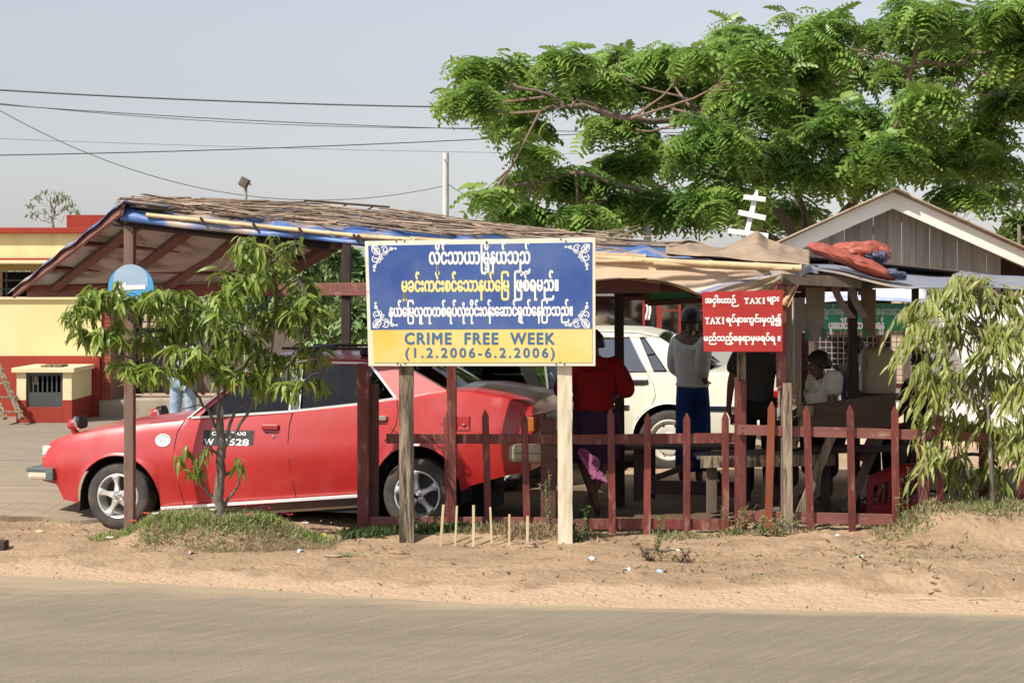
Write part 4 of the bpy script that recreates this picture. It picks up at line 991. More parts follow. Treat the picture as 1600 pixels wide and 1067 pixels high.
def wheel(car, X, Zc, rad, y0, style, far=False):
    """near side wheel centred at X, Zc; outer face at y0 (towards camera is -Y)"""
    sgn_ = -1 if not far else 1
    w = empty('wheel', (0, 0, 0)); w.parent = car.root; w.location = (X, y0, Zc)
    tw = .175; rr = rad * .665 if style == 'alloy' else rad * .66
    pr = [(rr, .012), (rr + .012, -.004), (rad - .05, -.012), (rad - .02, -.004), (rad - .004, .012)]
    for i in range(5):       # tread grooves
        y = .018 + i * (tw - .036) / 4; pr += [(rad, y), (rad, y + .016), (rad - .008, y + .019), (rad - .008, y + .026)]
    pr += [(rad - .02, tw - .0), (rr + .01, tw + .004), (rr, tw)]
    T = [(r, h * (1 if not far else -1)) for r, h in pr]
    MB().lathe(T, 56, 'y').build('tyre', rubber, w, local=True, smooth=35)
    k = 1 if not far else -1
    if style == 'alloy':
        MB().lathe([(rr + .003, .0), (rr - .006, -.006), (rr - .014, -.002), (rr - .020, .02 * k), (rr - .035, .09 * k), (rr - .035, .14 * k)], 48, 'y').build('rim', alloy, w, local=True, smooth=40)
        MB().lathe([(0, .10 * k), (rr - .03, .10 * k)], 24, 'y').build('brake_drum', mat('brake_dark', (.05, .05, .05), rough=.7), w, local=True)
        for sidx in range(5):
            a = math.pi / 2 + sidx * 2 * math.pi / 5 + .12; m = MB(); n = 9; vs = []
            for i in range(n + 1):
                t = i / n; r = .035 + (rr - .012 - .035) * t
                hw = .034 - .017 * math.sin(min(1, t * 1.5) * math.pi * .5) + .034 * max(0, t - .45) ** 1.4 * 1.8
                y = (-.008 if not far else .008) + (.016 * k) * math.sin(t * math.pi) * .8
                for q_ in (-1, -.55, .55, 1):
                    yy = y + (abs(q_) > .9) * .014 * k
                    c_, s_ = math.cos(a), math.sin(a); vs.append((c_ * r - s_ * hw * q_, yy, s_ * r + c_ * hw * q_))
            fs = [(i * 4 + j, i * 4 + j + 1, i * 4 + 5 + j, i * 4 + 4 + j) for i in range(n) for j in range(3)]
            m.add(vs, fs).build('spoke', alloy, w, local=True, smooth=40, solid=.012)
        MB().lathe([(.0, -.026 * k), (.024, -.024 * k), (.030, -.012 * k), (.052, -.006 * k), (.056, .02 * k)], 28, 'y').build('hub_cap', chrome, w, local=True, smooth=40)
        for i in range(4):
            a = i * math.pi / 2 + .5; MB().lathe([(0, -.018), (.008, -.017), (.009, -.004)], 8, 'y', (.040 * math.cos(a), 0, .040 * math.sin(a))).build('wheel_nut', chrome, w, local=True)
    else:
        steel = mat('steel_wheel_cream', (.66, .63, .55), (.50, .46, .38), rough=.45, scale=6)
        MB().lathe([(rr + .004, .0), (rr - .008, -.006), (rr - .02, .008), (rr - .035, .03), (rr - .05, .035), (rr - .065, .015), (rr - .085, .010), (.085, .012), (.075, -.006), (.06, -.012), (.055, .0), (.0, .0)], 48, 'y').build('rim', steel, w, local=True, smooth=30)
        for i in range(8):
            a = i * math.pi / 4 + .39; MB().lathe([(0, -.001), (.011, -.001), (.011, .004)], 12, 'y', ((rr - .055) * math.cos(a), .011, (rr - .055) * math.sin(a))).build('vent_hole', blackmatt, w, local=True)
        MB().lathe([(0, -.045), (.04, -.04), (.055, -.02), (.058, 0)], 24, 'y').build('hub_cap', chrome, w, local=True, smooth=40)
    return w

def shell(car, deck, bottom, arches, crease, paint, nose_taper, tail_taper, drops=0, extra=[], crown=.03, shoulder=.065, belly=.05, nrow=(5, 4), name='body', cabin=None):
    """lower body: sides with wheel openings cut into them, deck and both ends.
    deck/bottom/crease: [(px,py)] polylines traced on the near side plane"""
    Lk = lambda tab: ([car.loc(px, py)[0] for px, py in tab], [car.loc(px, py)[1] for px, py in tab])
    dx, dz = Lk(deck); bx, bz = Lk(bottom); cx_, cz = Lk(crease)
    x0, x1 = dx[0], dx[-1]
    st_ = set(np.linspace(x0, x1, 54).tolist()) | set(dx) | set(e for e in bx if x0 <= e <= x1)
    for (ax, az, r) in arches:
        for t in np.linspace(0, math.pi, 25): st_.add(ax + r * math.cos(t))
        st_.add(ax - r - 1e-4); st_.add(ax + r + 1e-4)
    X_ = sorted(e for e in st_ if x0 <= e <= x1); X_ = [X_[0]] + [b for a, b in zip(X_, X_[1:]) if b - a > 5e-5]
    n = len(X_); W_ = car.W
    rows = []
    na, nb = nrow
    def section(x):
        zt = float(np.interp(x, dx, dz)); zb = float(np.interp(x, bx, bz)); zc = float(np.interp(x, cx_, cz))
        fl = 0
        for (ax, az, r) in arches:
            if abs(x - ax) < r: zb = max(zb, az + math.sqrt(max(0, r * r - (x - ax) ** 2)) * 1.0)
            dd = abs(x - ax)
            if dd < r * 1.25: fl = max(fl, .018 * (1 - max(0, (dd - r * .9) / (r * .35))) if dd > r * .9 else .018)
        zc = max(zc, zb + .03); zc = min(zc, zt - .03)
        tp = nose_taper * max(0, 1 - (x - x0) / .42) ** 2 + tail_taper * max(0, 1 - (x1 - x) / .35) ** 2
        pts = []
        for i in range(na + 1):
            t = i / na; z = zb + (zc - zb) * t; pts.append((tp + belly * (max(0, (zc - z)) / .42) ** 2 - fl * (1 - t) ** 1.5, z))
        for i in range(1, nb + 1):
            t = i / nb; z = zc + (zt - .022 - zc) * t; pts.append((tp + .006 + shoulder * t ** 1.35, z))
        pts.append((tp + shoulder + .022, zt - .005)); pts.append((tp + shoulder + .06, zt + .004))
        half = W_ / 2
        for t in (.3, .6, 1.0):
            y = tp + shoulder + .06; pts.append((y + (half - y) * t, zt + .004 + crown * (1 - (1 - t) ** 2)))
        return pts
    secs = [section(x) for x in X_]
    m = len(secs[0]); vs = []; fs = []
    full = 2 * m - 1
    for x, sc in zip(X_, secs):
        for (y, z) in sc: vs.append((x, y, z))
        for (y, z) in reversed(sc[:-1]): vs.append((x, W_ - y, z))
    for i in range(n - 1):
        for j in range(full - 1):
            if cabin and cabin[0] < (X_[i] + X_[i + 1]) / 2 < cabin[1] and (m - 3 <= j <= full - m + 1): continue   # open under the cabin
            fs.append((i * full + j, (i + 1) * full + j, (i + 1) * full + j + 1, i * full + j + 1))
    k = len(vs)
    for e in (0, n - 1):
        base = e * full
        vs.append((X_[e], W_ / 2, secs[e][m - 1][1] - .15)); ci = len(vs) - 1
        for j in range(full - 1): fs.append((base + j, base + j + 1, ci))
        fs.append((base, base + full - 1, ci))
    b = MB(); b.add(vs, fs); o = car.mk(name, b, paint, smooth=28)
    for (ax, az, r) in arches:        # wheel housings
        m_ = MB(); nn = 20; vv = []
        for yy in (.045, .42):
            for i in range(nn + 1):
                t = math.pi * i / nn; vv.append((ax + (r + .0) * math.cos(t), yy, az + (r + .004) * math.sin(t)))
            vv += [(ax - r, yy, az - .12), (ax + r, yy, az - .12)]
        c = nn + 3
        fs_ = [(i, i + 1, c + i + 1, c + i) for i in range(nn)] + [(nn, nn + 1, c + nn + 1, c + nn), (0, nn + 2, c + nn + 2, c)]
        fs_.append(tuple(c + i for i in range(nn + 1)) + (c + nn + 1, c + nn + 2))
        m_.add(vv, fs_); car.mk('wheel_housing', m_, blackmatt, fix=False)
        m2 = MB(); m2.f = m_.f; m2.v = [(x, W_ - y, z) for x, y, z in m_.v]; car.mk('wheel_housing', m2, blackmatt, fix=False)
    return dx, dz, X_, secs
class Cab:
    """greenhouse on a car: side plane leans inward above zbelt"""
    def __init__(s, car, zb, lean, base): s.car, s.zb, s.lean, s.base = car, zb, lean, base
    def inset(s, z): return s.base + max(0, z - s.zb) * s.lean
    def pt(s, px, py, extra=0):
        X, z = s.car.loc(px, py, s.base)
        for _ in range(3): X, z = s.car.loc(px, py, s.inset(z) + extra)
        return (X, s.inset(z) + extra, z)
    def side(s, n, pts, m, t=.02, extra=0, far=True, **k):
        p = [s.pt(x, y, extra) for x, y in pts]
        o = s.car.mk(n, MB().plate(p, (0, 1, 0), t), m, **k)
        if far: s.car.mk(n, MB().plate([(x, s.car.W - y, z) for x, y, z in p], (0, -1, 0), t), m, **k)
        return o
    def strip(s, n, pts, w, m, extra=-.004, t=.008, far=False, parent=None):
        p = [Vector(s.pt(x, y, extra)) for x, y in pts]
        b = MB()
        for a, c in zip(p, p[1:]): b.beam(a, c, w, t, up=(0, 1, 0)) if abs((c - a).normalized().y) < .9 else None
        return s.car.mk(n, b, m, parent=parent)
def across(car, cab, tab, crown, n=10):
    """surface lofted across the car between matching near and far edge points: tab = [(px,py)...] along the edge"""
    E = [Vector(cab.pt(x, y)) for x, y in tab]
    def f(u, v):
        i = min(int(u * (len(E) - 1)), len(E) - 2); t = u * (len(E) - 1) - i; e = E[i].lerp(E[i + 1], t)
        y = e.y + (car.W - 2 * e.y) * v; return Vector((e.x, y, e.z))
    return E, f
def loft_edges(car, A, B, m, name, crownA=(0, 0), crownB=(0, 0), nu=6, nv=16, pw=2, **k):
    """sheet between edge point A (near) at one end and B at the other; crown = (dx, dz) bulge at mid width"""
    def f(u, v):
        e = Vector(A).lerp(Vector(B), u); y = e.y + (car.W - 2 * e.y) * v; c = 1 - abs(2 * v - 1) ** pw
        cr = (crownA[0] + (crownB[0] - crownA[0]) * u, crownA[1] + (crownB[1] - crownA[1]) * u)
        bul = math.sin(u * math.pi) * k2
        return Vector((e.x + cr[0] * c, y, e.z + cr[1] * c + bul))
    k2 = k.pop('bulge', 0)
    return car.mk(name, MB().grid(f, nu, nv), m, smooth=True, **k)
def seam(car, pts, yoff=-.0015, w=.006, m=None, name='door_gap', secf=None):
    p = []
    for (px, py) in pts:
        X, z = car.loc(px, py); y = secf(X, z); X, z = car.loc(px, py, y); p.append(Vector((X, y + yoff, z)))
    b = MB()
    for a, c in zip(p, p[1:]): b.beam(a, c, w, .003, up=(0, 1, 0))
    return car.mk(name, b, m or blackmatt)
def ysec(X_, secs):
    def f(x, z):
        i = int(np.clip(np.searchsorted(X_, x), 0, len(X_) - 1)); s = secs[i]; ys_ = [a for a, b in s[:10]]; zs_ = [b for a, b in s[:10]]
        return float(np.interp(z, zs_, ys_))
    return f

# ---------------- red taxi
T = Car('red_taxi', 651, 14.10, R(13.5), 1.64, 'faded red four-door taxi with alloy wheels parked under the shelter', zroot=-.07)
fw = T.loc(181, 776); rw = T.loc(650, 774)
ar = []
for (px, py, rpx, d_) in ((184, 780, 67, 14.7), (650, 766, 70, 14.1)):
    c_ = T.loc(px, py); ar.append((c_[0], c_[1], rpx / FPX * d_ * (1.03 if px < 300 else 1)))
deck = [(62, 700), (66, 693), (80, 686), (110, 678.5), (160, 669), (230, 660), (292, 654), (370, 649), (450, 644.5), (560, 633), (622, 624), (660, 617), (700, 612), (735, 612.5), (780, 620), (812, 629), (826, 636)]
bot = [(62, 752), (86, 757), (96, 781), (120, 785.5), (122, 786), (249, 797), (400, 789), (560, 778), (582, 776), (720, 768), (736, 759), (780, 746), (826, 737)]
crs = [(62, 728), (130, 724), (222, 716), (330, 711), (480, 702), (620, 690), (720, 684), (826, 678)]
dx, dz, X_, secs = shell(T, deck, bot, ar, crs, carred, .055, .07, crown=.035, cabin=(T.loc(300, 700)[0], T.loc(705, 700)[0]))
ys_t = ysec(X_, secs)
for k_, (a_, st__) in enumerate(((fw, 'alloy'), (rw, 'alloy'))):
    rad_ = .297 if k_ == 0 else .305
    wheel(T, a_[0], a_[1], rad_, .035, st__); wheel(T, a_[0], a_[1], rad_, T.W - .035, st__, far=True)
zb_ = T.loc(450, 645)[1]
cb = Cab(T, zb_ - .02, .36, .085)
# pillars and rails
top = [(402, 567), (430, 563), (480, 562), (560, 563.5), (603, 566), (636, 571)]
cb.side('roof_rail', [(397, 571)] + top + [(640, 574), (612, 575), (586, 571.5), (560, 570), (480, 569.5), (430, 571), (404, 575)], carred, .03)
cb.side('front_pillar', [(291, 655), (396, 571), (404, 574), (306, 655)], carred, .03)
cb.side('centre_pillar', [(451, 645), (459, 570), (471, 570), (466, 643)], blackm, .03)
cb.side('rear_pillar', [(620, 625), (583, 571), (612, 574), (640, 574), (662, 588), (705, 613), (712, 616)], carred, .035)
cb.side('front_door_glass', [(303, 654), (402, 573), (458, 571), (452, 644.5)], cglass, .004, extra=.012)
cb.side('rear_door_glass', [(467, 643), (472, 570.5), (577, 571), (616, 625), (560, 632.5)], cglass, .004, extra=.012)
cb.strip('window_divider', [(566, 632), (571, 571)], .016, blackm)
cb.strip('window_trim', [(299, 652.5), (380, 647.5), (451, 643), (560, 631), (620, 622)], .020, trim, extra=-.014)
cb.strip('window_trim', [(293, 654), (340, 616), (396, 571.5)], .014, trim, extra=-.008)
cb.strip('rain_gutter', [(398, 570.5), (430, 566.5), (480, 565.5), (560, 567), (590, 570)], .018, trim, extra=-.010)
cb.strip('window_trim', [(580, 571), (600, 597), (620, 624)], .022, trim, extra=-.008)
cb.strip('door_frame', [(452, 644), (460, 571)], .02, chrome); cb.strip('door_frame', [(458, 644), (465, 571)], .03, blackm, extra=-.006); cb.strip('door_frame', [(467.5, 643), (473, 571)], .014, chrome, extra=-.007)
# roof, screens
E = [Vector(cb.pt(x, y)) for x, y in top]
def roof(u, v):
    f_ = u * (len(E) - 1); i = min(int(f_), len(E) - 2); e = E[i].lerp(E[i + 1], f_ - i); y = e.y - .012 + (T.W - 2 * e.y + .024) * v; c = 1 - abs(2 * v - 1) ** 2.6
    return Vector((e.x + (-.05 * c if u < .2 else (.05 * c if u > .8 else 0)), y, e.z + .055 * c))
T.mk('roof', MB().grid(roof, 30, 24), carred, smooth=True, solid=.006)
A = Vector(cb.pt(293, 654)); B = Vector(cb.pt(400, 570))
loft_edges(T, A, B, cglass, 'windscreen', crownA=(-.10, 0), crownB=(-.05, .055), bulge=.02)
A2 = Vector(cb.pt(634, 572)); B2 = Vector(cb.pt(708, 613.5)); A2.x += .0
loft_edges(T, A2, B2, cglass, 'rear_screen', crownA=(.05, .05), crownB=(.07, .01), bulge=.02)
for (a, b) in ((A, B), (A2, B2)):
    T.mk('screen_trim', MB().beam(a + Vector((0, -.004, .004)), b + Vector((0, -.004, .004)), .014, .01), chrome)
    a_, b_ = Vector((a.x, T.W - a.y, a.z)), Vector((b.x, T.W - b.y, b.z)); T.mk('screen_trim', MB().beam(a_, b_, .03, .012), chrome)
# deck panels under the cabin edge: cowl and rear shelf
xr = T.loc(705, 700)[0]; xf = T.loc(300, 700)[0]
T.mk('cowl', MB().box((xf - .02, .12, zb_ - .06), (xf + .42, T.W - .12, zb_ - .03)), blackm)
T.mk('rear_shelf', MB().box((xr - .5, .14, zb_ - .02), (xr + .02, T.W - .14, zb_ + .02)), blackm)
T.mk('boot_gap', MB().beam(Vector(cb.pt(716, 617)) + Vector((0, .02, .006)), Vector((T.loc(823, 634)[0], .17, T.loc(823, 636)[1] + .0)), .008, .01), blackmatt)
# inside
T.mk('floor_pan', MB().box((T.loc(255, 700)[0], .08, .16), (T.loc(575, 700)[0], T.W - .08, .26)), interior)
T.mk('underbody', MB().box((T.loc(110, 700)[0], .45, .13), (T.loc(735, 700)[0], T.W - .45, .30)), blackmatt)
for (x, y0, y1) in ((430, .22, .70), (430, .94, 1.42), (575, .2, 1.44)):
    X0 = T.loc(x, 700)[0]
    T.mk('seat', MB().box((X0 - .45, y0, .25), (X0 + .05, y1, .48)), mat('seat_cloth', (.03, .028, .03), rough=.9), bevel=.05)
    T.mk('seat_back', MB().beam((X0 + .02, (y0 + y1) / 2, .42), (X0 + .20, (y0 + y1) / 2, .98), y1 - y0, .12, up=(1, 0, 0)), MATS['seat_cloth'], bevel=.04)
X0 = T.loc(352, 700)[0]
T.mk('dashboard', MB().box((X0 - .30, .14, zb_ - .26), (X0 - .05, T.W - .14, zb_ - .02)), interior, bevel=.04)
sw = MB(); c0 = Vector((X0 + .12, T.W - .45, zb_ + .02)); ax = Vector((-.85, 0, .5)).normalized(); e1 = Vector((0, 1, 0)); e2 = ax.cross(e1)
sw.tube([c0 + (e1 * math.cos(t) + e2 * math.sin(t)) * .19 for t in np.linspace(0, 2 * math.pi, 25)], .013, 8, cap=False); sw.tube([c0, c0 + ax * .2], .02, 8)
T.mk('steering_wheel', sw, blackm, smooth=True)
# body details
seam(T, [(289, 656), (277, 675), (272, 700), (275, 735), (283, 770), (290, 795)], secf=ys_t)
seam(T, [(457, 645), (452, 664), (450, 690), (452, 720), (459, 760), (464, 783)], secf=ys_t)
seam(T, [(620, 626), (622, 645), (619, 662), (612, 676), (600, 690)], secf=ys_t, w=.005)
seam(T, [(232, 661), (280, 656)], secf=ys_t, w=.004, name='bonnet_gap')
def onside(px, py, w, h, n, m, t=.012, r=.0, out=.006, parent=None, **k):
    X, z = T.loc(px, py); y = ys_t(X, z); X, z = T.loc(px, py, y)
    return T.mk(n, MB().box((X - w / 2, y - out - t, z - h / 2), (X + w / 2, y + .01, z + h / 2)), m, bevel=r, parent=parent, **k)
for (px, py, mm_) in ((423, 667, mat('red_handle', (.32, .03, .025), rough=.35)), (592, 653, chrome)):
    h_ = onside(px, py, .155, .045, 'door_handle', mm_, .022, .008); onside(px + 2, py + 9, .13, .012, 'handle_recess', blackmatt, .001, 0, .001)
onside(427, 682, .022, .022, 'door_lock', chrome, .006, .004)
flap = onside(724, 661, .105, .115, 'fuel_flap', carred, .004, .002, out=.001); 
for (a, b) in (((714, 650), (734, 650)), ((714, 672), (734, 672)), ((714, 650), (714, 672)), ((734, 650), (734, 672))): seam(T, [a, b], secf=ys_t, w=.004, yoff=-.007, name='flap_gap')
onside(725, 664, .02, .02, 'flap_lock', chrome, .01, .004)
# sills
for (a, b, w, n, m, dy) in (((252, 794), (566, 774), .026, 'sill_trim', trim, .020), ((250, 806), (572, 784), .085, 'sill', mat('dusty_sill', (.13, .08, .045), (.08, .05, .03), rough=.8, scale=4), .075)):
    Xa, za = T.loc(*a, dy); Xb, zb2 = T.loc(*b, dy)
    T.mk(n, MB().beam((Xa, dy, za), (Xb, dy, zb2), .03, w, up=(0, 0, 1)), m)
# mirrors on the wings
def mirror(px, py, base, far):
    y = .16 if not far else T.W - .16
    X, z = T.loc(px, py, y); Xb, zb3 = T.loc(base[0], base[1], y)
    m_ = empty('wing_mirror', (0, 0, 0)); m_.parent = T.root; m_.location = (X, y, z)
    MB().tube([(Xb - X, 0, zb3 - z - .01), (-.035, 0, -.06), (-.04, 0, -.01)], [.042, .026, .028], 12).build('stalk', carred, m_, local=True, smooth=True)
    MB().beam((-.050, 0, -.012), (.012, 0, .008), .15, .105, up=(0, 0, 1), ch=.28).build('housing', carred, m_, local=True, smooth=40, bevel=.012)
    MB().beam((-.078, 0, -.020), (-.045, 0, -.010), .10, .070, up=(0, 0, 1), ch=.3).build('housing_tip', carred, m_, local=True, smooth=40, bevel=.012)
    MB().beam((.010, 0, .008), (.034, 0, .015), .165, .118, up=(0, 0, 1), ch=.25).build('bezel', chrome, m_, local=True, smooth=40)
    MB().beam((.030, 0, .013), (.062, 0, .022), .155, .112, up=(0, 0, 1), ch=.28).build('glass_rim', blackm, m_, local=True, smooth=40, bevel=.008)
mirror(121, 662, (124, 682), False); mirror(249, 645, (243, 654), True)
# nose: lamp, grille end, bumper
X, z = T.loc(69, 713)
T.mk('headlamp', MB().box((X - .075, .10, z + .0), (X + .035, .42, z + .085)), clear, bevel=.008)
T.mk('indicator', MB().box((X - .078, .095, z - .085), (X + .04, .42, z - .008)), amber, bevel=.008)
T.mk('headlamp', MB().box((X - .075, T.W - .42, z), (X + .035, T.W - .10, z + .085)), clear, bevel=.008)
T.mk('grille', MB().box((X - .06, .43, z - .07), (X + .03, T.W - .43, z + .07)), blackm)
for k_ in range(6): T.mk('grille_bar', MB().box((X - .07, .44, z - .06 + k_ * .022), (X - .06, T.W - .44, z - .054 + k_ * .022)), chrome)
Xb, zb4 = T.loc(64, 741)
T.mk('front_bumper', MB().box((Xb - .14, -.0, zb4 - .05), (Xb + .10, T.W, zb4 + .05)), mat('worn_bumper', (.62, .56, .44), (.30, .22, .16), rough=.45, scale=5, lo=.48, hi=.54), bevel=.03)
T.mk('bumper_strip', MB().box((Xb - .145, -.008, zb4 + .022), (Xb + .12, T.W + .008, zb4 + .06)), mat('bumper_rubber', (.10, .12, .12), rough=.6), bevel=.008)
T.mk('bumper_cap', MB().box((Xb + .05, -.015, zb4 - .055), (Xb + .125, .10, zb4 + .035)), MATS['bumper_rubber'], bevel=.01)
# rear: lamps, bumper
Xe = X_[-1]; zt_ = T.loc(826, 664)[1]
T.mk('tail_lamp', MB().box((Xe - .10, .075, zt_ - .085), (Xe + .02, .46, zt_ + .085)), redlens, bevel=.008)
T.mk('tail_indicator', MB().box((Xe - .06, .072, zt_ - .06), (Xe + .028, .16, zt_ + .06)), amber, bevel=.006)
T.mk('number_plate', MB().box((Xe + .0, .6, zt_ - .07), (Xe + .01, 1.04, zt_ + .05)), blackm)
bp1 = T.loc(800, 708); cr_ = mat('cream_bumper', (.56, .52, .36), (.45, .41, .27), rough=.45, scale=5)
T.mk('rear_bumper', MB().box((bp1[0] - .03, -.02, bp1[1] - .075), (Xe + .13, T.W + .02, bp1[1] + .075)), cr_, bevel=.035)
T.mk('bumper_line', MB().box((bp1[0] + .03, -.024, bp1[1] - .0), (Xe + .10, -.018, bp1[1] + .012)), mat('bumper_line_dark', (.25, .22, .15), rough=.6))
# roof rack rails and wiper
for yy in (.42, T.W - .42): 
    a = Vector((E[1].x, yy, E[1].z + .10)); b = Vector((E[3].x + .05, yy, E[3].z + .10)); T.mk('roof_bar', MB().tube([a, b], .012, 8), blackm)
for xx in (E[2].x - .1, E[3].x): T.mk('roof_bar', MB().box((xx - .03, .36, E[2].z + .03), (xx + .03, T.W - .36, E[2].z + .105)), blackm, bevel=.02)
a = A + Vector((-.12, .45, .02)); T.mk('wiper', MB().tube([a, a + Vector((.16, .02, .10)), a + Vector((.05, -.40, .06))], [.009, .006, .004], 6), blackm)
# sticker and door plate
X, z = T.loc(252.5, 688); y = ys_t(X, z)
st1 = T.mk('round_sticker', MB().add([(X + .074 * math.cos(t), ys_t(X + .074 * math.cos(t), z + .056 * math.sin(t)) - .006, z + .056 * math.sin(t)) for t in np.linspace(0, 2 * math.pi, 33)[:-1]], [tuple(range(32))]), mat('sticker_white', (.70, .74, .68), rough=.5), fix=False)
gprint = mat('green_print', (.05, .32, .16), rough=.5); ring = MB()
for k_ in range(17):
    t = R(25 + 130 * k_ / 16); y = ys_t(X, z + .045 * math.sin(t)) - .005; ring.box((X + .060 * math.cos(t) - .0025, y - .0055, z + .045 * math.sin(t) - .004), (X + .060 * math.cos(t) + .0025, y - .005, z + .045 * math.sin(t) + .004))
for (dx_, dz_, w_) in ((-.02, .012, .012), (.018, .012, .012), (-.018, -.006, .02), (.018, -.006, .02), (0, .003, .008), (-.006, -.028, .006), (.006, -.028, .006)):
    y = ys_t(X, z + dz_) - .005; ring.box((X + dx_ - w_ / 2, y - .0055, z + dz_ - .003), (X + dx_ + w_ / 2, y - .005, z + dz_ + .003))
T.mk('sticker_print', ring, gprint)
p0 = T.loc(318, 672, .03); p1_ = T.loc(397, 697, .03); yy = min(ys_t(p0[0], p1_[1]), ys_t(p0[0], p0[1])) - .006
yb, yt = ys_t(p0[0], p1_[1]) - .006, ys_t(p0[0], p0[1]) - .008
pl = T.mk('door_plate', MB().plate([(p0[0], yt, p0[1]), (p1_[0], yt, p0[1] + .006), (p1_[0], yb, p1_[1] + .008), (p0[0], yb, p1_[1])], (0, 1, 0), .004), mat('plate_black', (.022, .026, .026), rough=.5))
def dtext(body, size, px0, px1, py, bold):
    t = text_mesh(body, size, None, bold); a_ = T.loc(px0, py, .03); b_ = T.loc(px1, py, .03)
    vv = np.array(t.v); k = (b_[0] - a_[0]) / (vv[:, 0].max() - vv[:, 0].min()); cx0 = (a_[0] + b_[0]) / 2
    fz = (a_[1] - p1_[1]) / (p0[1] - p1_[1]); t.v = [(cx0 + x * k, yb + (yt - yb) * ((a_[1] + y_ - p1_[1]) / (p0[1] - p1_[1])) - .004 - z_, a_[1] + y_) for x, y_, z_ in vv]
    T.mk('lettering', t, wht, fix=False)
dtext('CITY', .042, 331, 352, 677, .0012); dtext('TAXI', .042, 361, 384, 677, .0012)
dtext('W', .078, 320, 335, 690, .0022); dtext('1528', .078, 352, 390, 690, .0022)

# ---------------- white saloon behind
Wc = Car('white_saloon', 1045, 17.5, R(12), 1.70, 'large cream white saloon car parked in the sun behind the shelter', zroot=.09)
wr = Wc.loc(1045, 688); wf = (wr[0] - 2.72, wr[1])
ars = [(wr[0] - .0, wr[1] + .0, .385), (wf[0], wf[1], .385)]
def px_of(car, X, z):     # helper: give polylines directly in metres
    return (X, z)
zt2 = Wc.loc(1045, 581)[1]
class M:                  # thin adaptor so metre polylines can be used
    pass
_loc = Wc.loc
def mloc(px, py, inset=0): return (px, py)
Wc.loc = mloc
Lf, Lr = wf[0] - .80, wr[0] + 1.12
zB = _loc(1110, 571)[1]
deckW = [(Lf, .74), (Lf + .08, .80), (Lf + .9, .90), (wf[0] + .55, .95), (wr[0] - 1.2, .985), (wr[0] - .2, 1.0), (wr[0] + .2, 1.0), (wr[0] + .6, .99), (Lr - .05, .96), (Lr, .93)]
k_ = (zt2) / 1.0
deckW = [(a, b * k_) for a, b in deckW]
botW = [(Lf, .40), (Lf + .15, .30), (wf[0] - .4, .24), (wr[0] - .45, .24), (wr[0] + .42, .26), (Lr, .34)]
crsW = [(Lf, .58), (Lr, .66)]
dxw, dzw, XW, secW = shell(Wc, deckW, botW, ars, crsW, carwhite, .10, .08, crown=.03, shoulder=.05, cabin=(wf[0] + .62, wr[0] + .42))
ysw = ysec(XW, secW)
Wc.loc = _loc
for a_ in (wr, wf):
    wheel(Wc, a_[0], a_[1], .325, .03, 'steel'); wheel(Wc, a_[0], a_[1], .325, Wc.W - .03, 'steel', far=True)
cw = Cab(Wc, zt2, .30, .065)
Ax = wf[0] + .62
def cwp(X, z): return (X, cw.inset(z), z)
def cside(n, pts, m, t=.03, extra=0):
    p = [(x, y + extra, z) for x, y, z in pts]; Wc.mk(n, MB().plate(p, (0, 1, 0), t), m); Wc.mk(n, MB().plate([(x, Wc.W - y, z) for x, y, z in p], (0, -1, 0), t), m)
rz = cw.pt(960, 528)[2]; xB = cw.pt(985, 560)[0]
bl = zt2 - .015
bq = [cw.pt(1003, 524), cw.pt(1030, 527), cw.pt(1060, 545), cw.pt(1096, 572), cw.pt(1100, 580)]
cside('rear_pillar', [cw.pt(1041, 580), cw.pt(1006, 528)] + bq, carwhite)
cside('door_frame', [cw.pt(1009, 580), cw.pt(984, 527), cw.pt(999, 526), cw.pt(1023, 580)], carwhite)
cside('roof_rail', [cwp(Ax + .75, rz + .02), cwp(Ax + .78, rz + .055)] + [cw.pt(960, 518), cw.pt(1000, 520), cw.pt(1012, 522), cw.pt(1012, 529)] + [cw.pt(960, 526.5)], carwhite)
cside('front_pillar', [cwp(Ax, bl), cwp(Ax + .75, rz + .045), cwp(Ax + .83, rz + .03), cwp(Ax + .10, bl)], carwhite)
xm = cw.pt(975, 580)[0]
cside('centre_pillar', [cwp(xm - .95, bl), cwp(xm - .93, rz + .02), cwp(xm - .83, rz + .02), cwp(xm - .83, bl)], blackm)
cside('front_door_glass', [cwp(Ax + .09, bl), cwp(Ax + .82, rz + .02), cwp(xm - .93, rz + .02), cwp(xm - .95, bl)], cglass2, .004, .012)
cside('rear_door_glass', [cwp(xm - .83, bl), cwp(xm - .83, rz + .02), cw.pt(984, 527), cw.pt(1009, 580)], cglass2, .004, .012)
cside('quarter_glass', [cw.pt(1022, 580), cw.pt(999, 527), cw.pt(1007, 528), cw.pt(1041, 580)], cglass2, .004, .012)
cw.strip('window_trim', [(930, 528.5), (984, 526.5), (1009, 579.5)], .012, chrome, extra=-.004)
cw.strip('window_trim', [(1000, 527), (1007, 528), (1041, 579), (1022, 579.5), (1000, 527)], .014, blackm, extra=-.004)
cw.strip('window_trim', [(880, 583), (1009, 580.5)], .014, chrome, extra=-.006)
cw.strip('window_divider', [(1011, 554), (1024, 553)], .012, blackm, extra=-.006)
Er = [Vector(cwp(Ax + .78, rz + .05)), Vector(cwp(Ax + 1.2, rz + .065)), Vector(cw.pt(960, 518)), Vector(cw.pt(1000, 520)), Vector(cw.pt(1030, 527))]
def roofw(u, v):
    f_ = u * (len(Er) - 1); i = min(int(f_), len(Er) - 2); e = Er[i].lerp(Er[i + 1], f_ - i); y = e.y - .01 + (Wc.W - 2 * e.y + .02) * v; c = 1 - abs(2 * v - 1) ** 2.6
    return Vector((e.x, y, e.z + .045 * c))
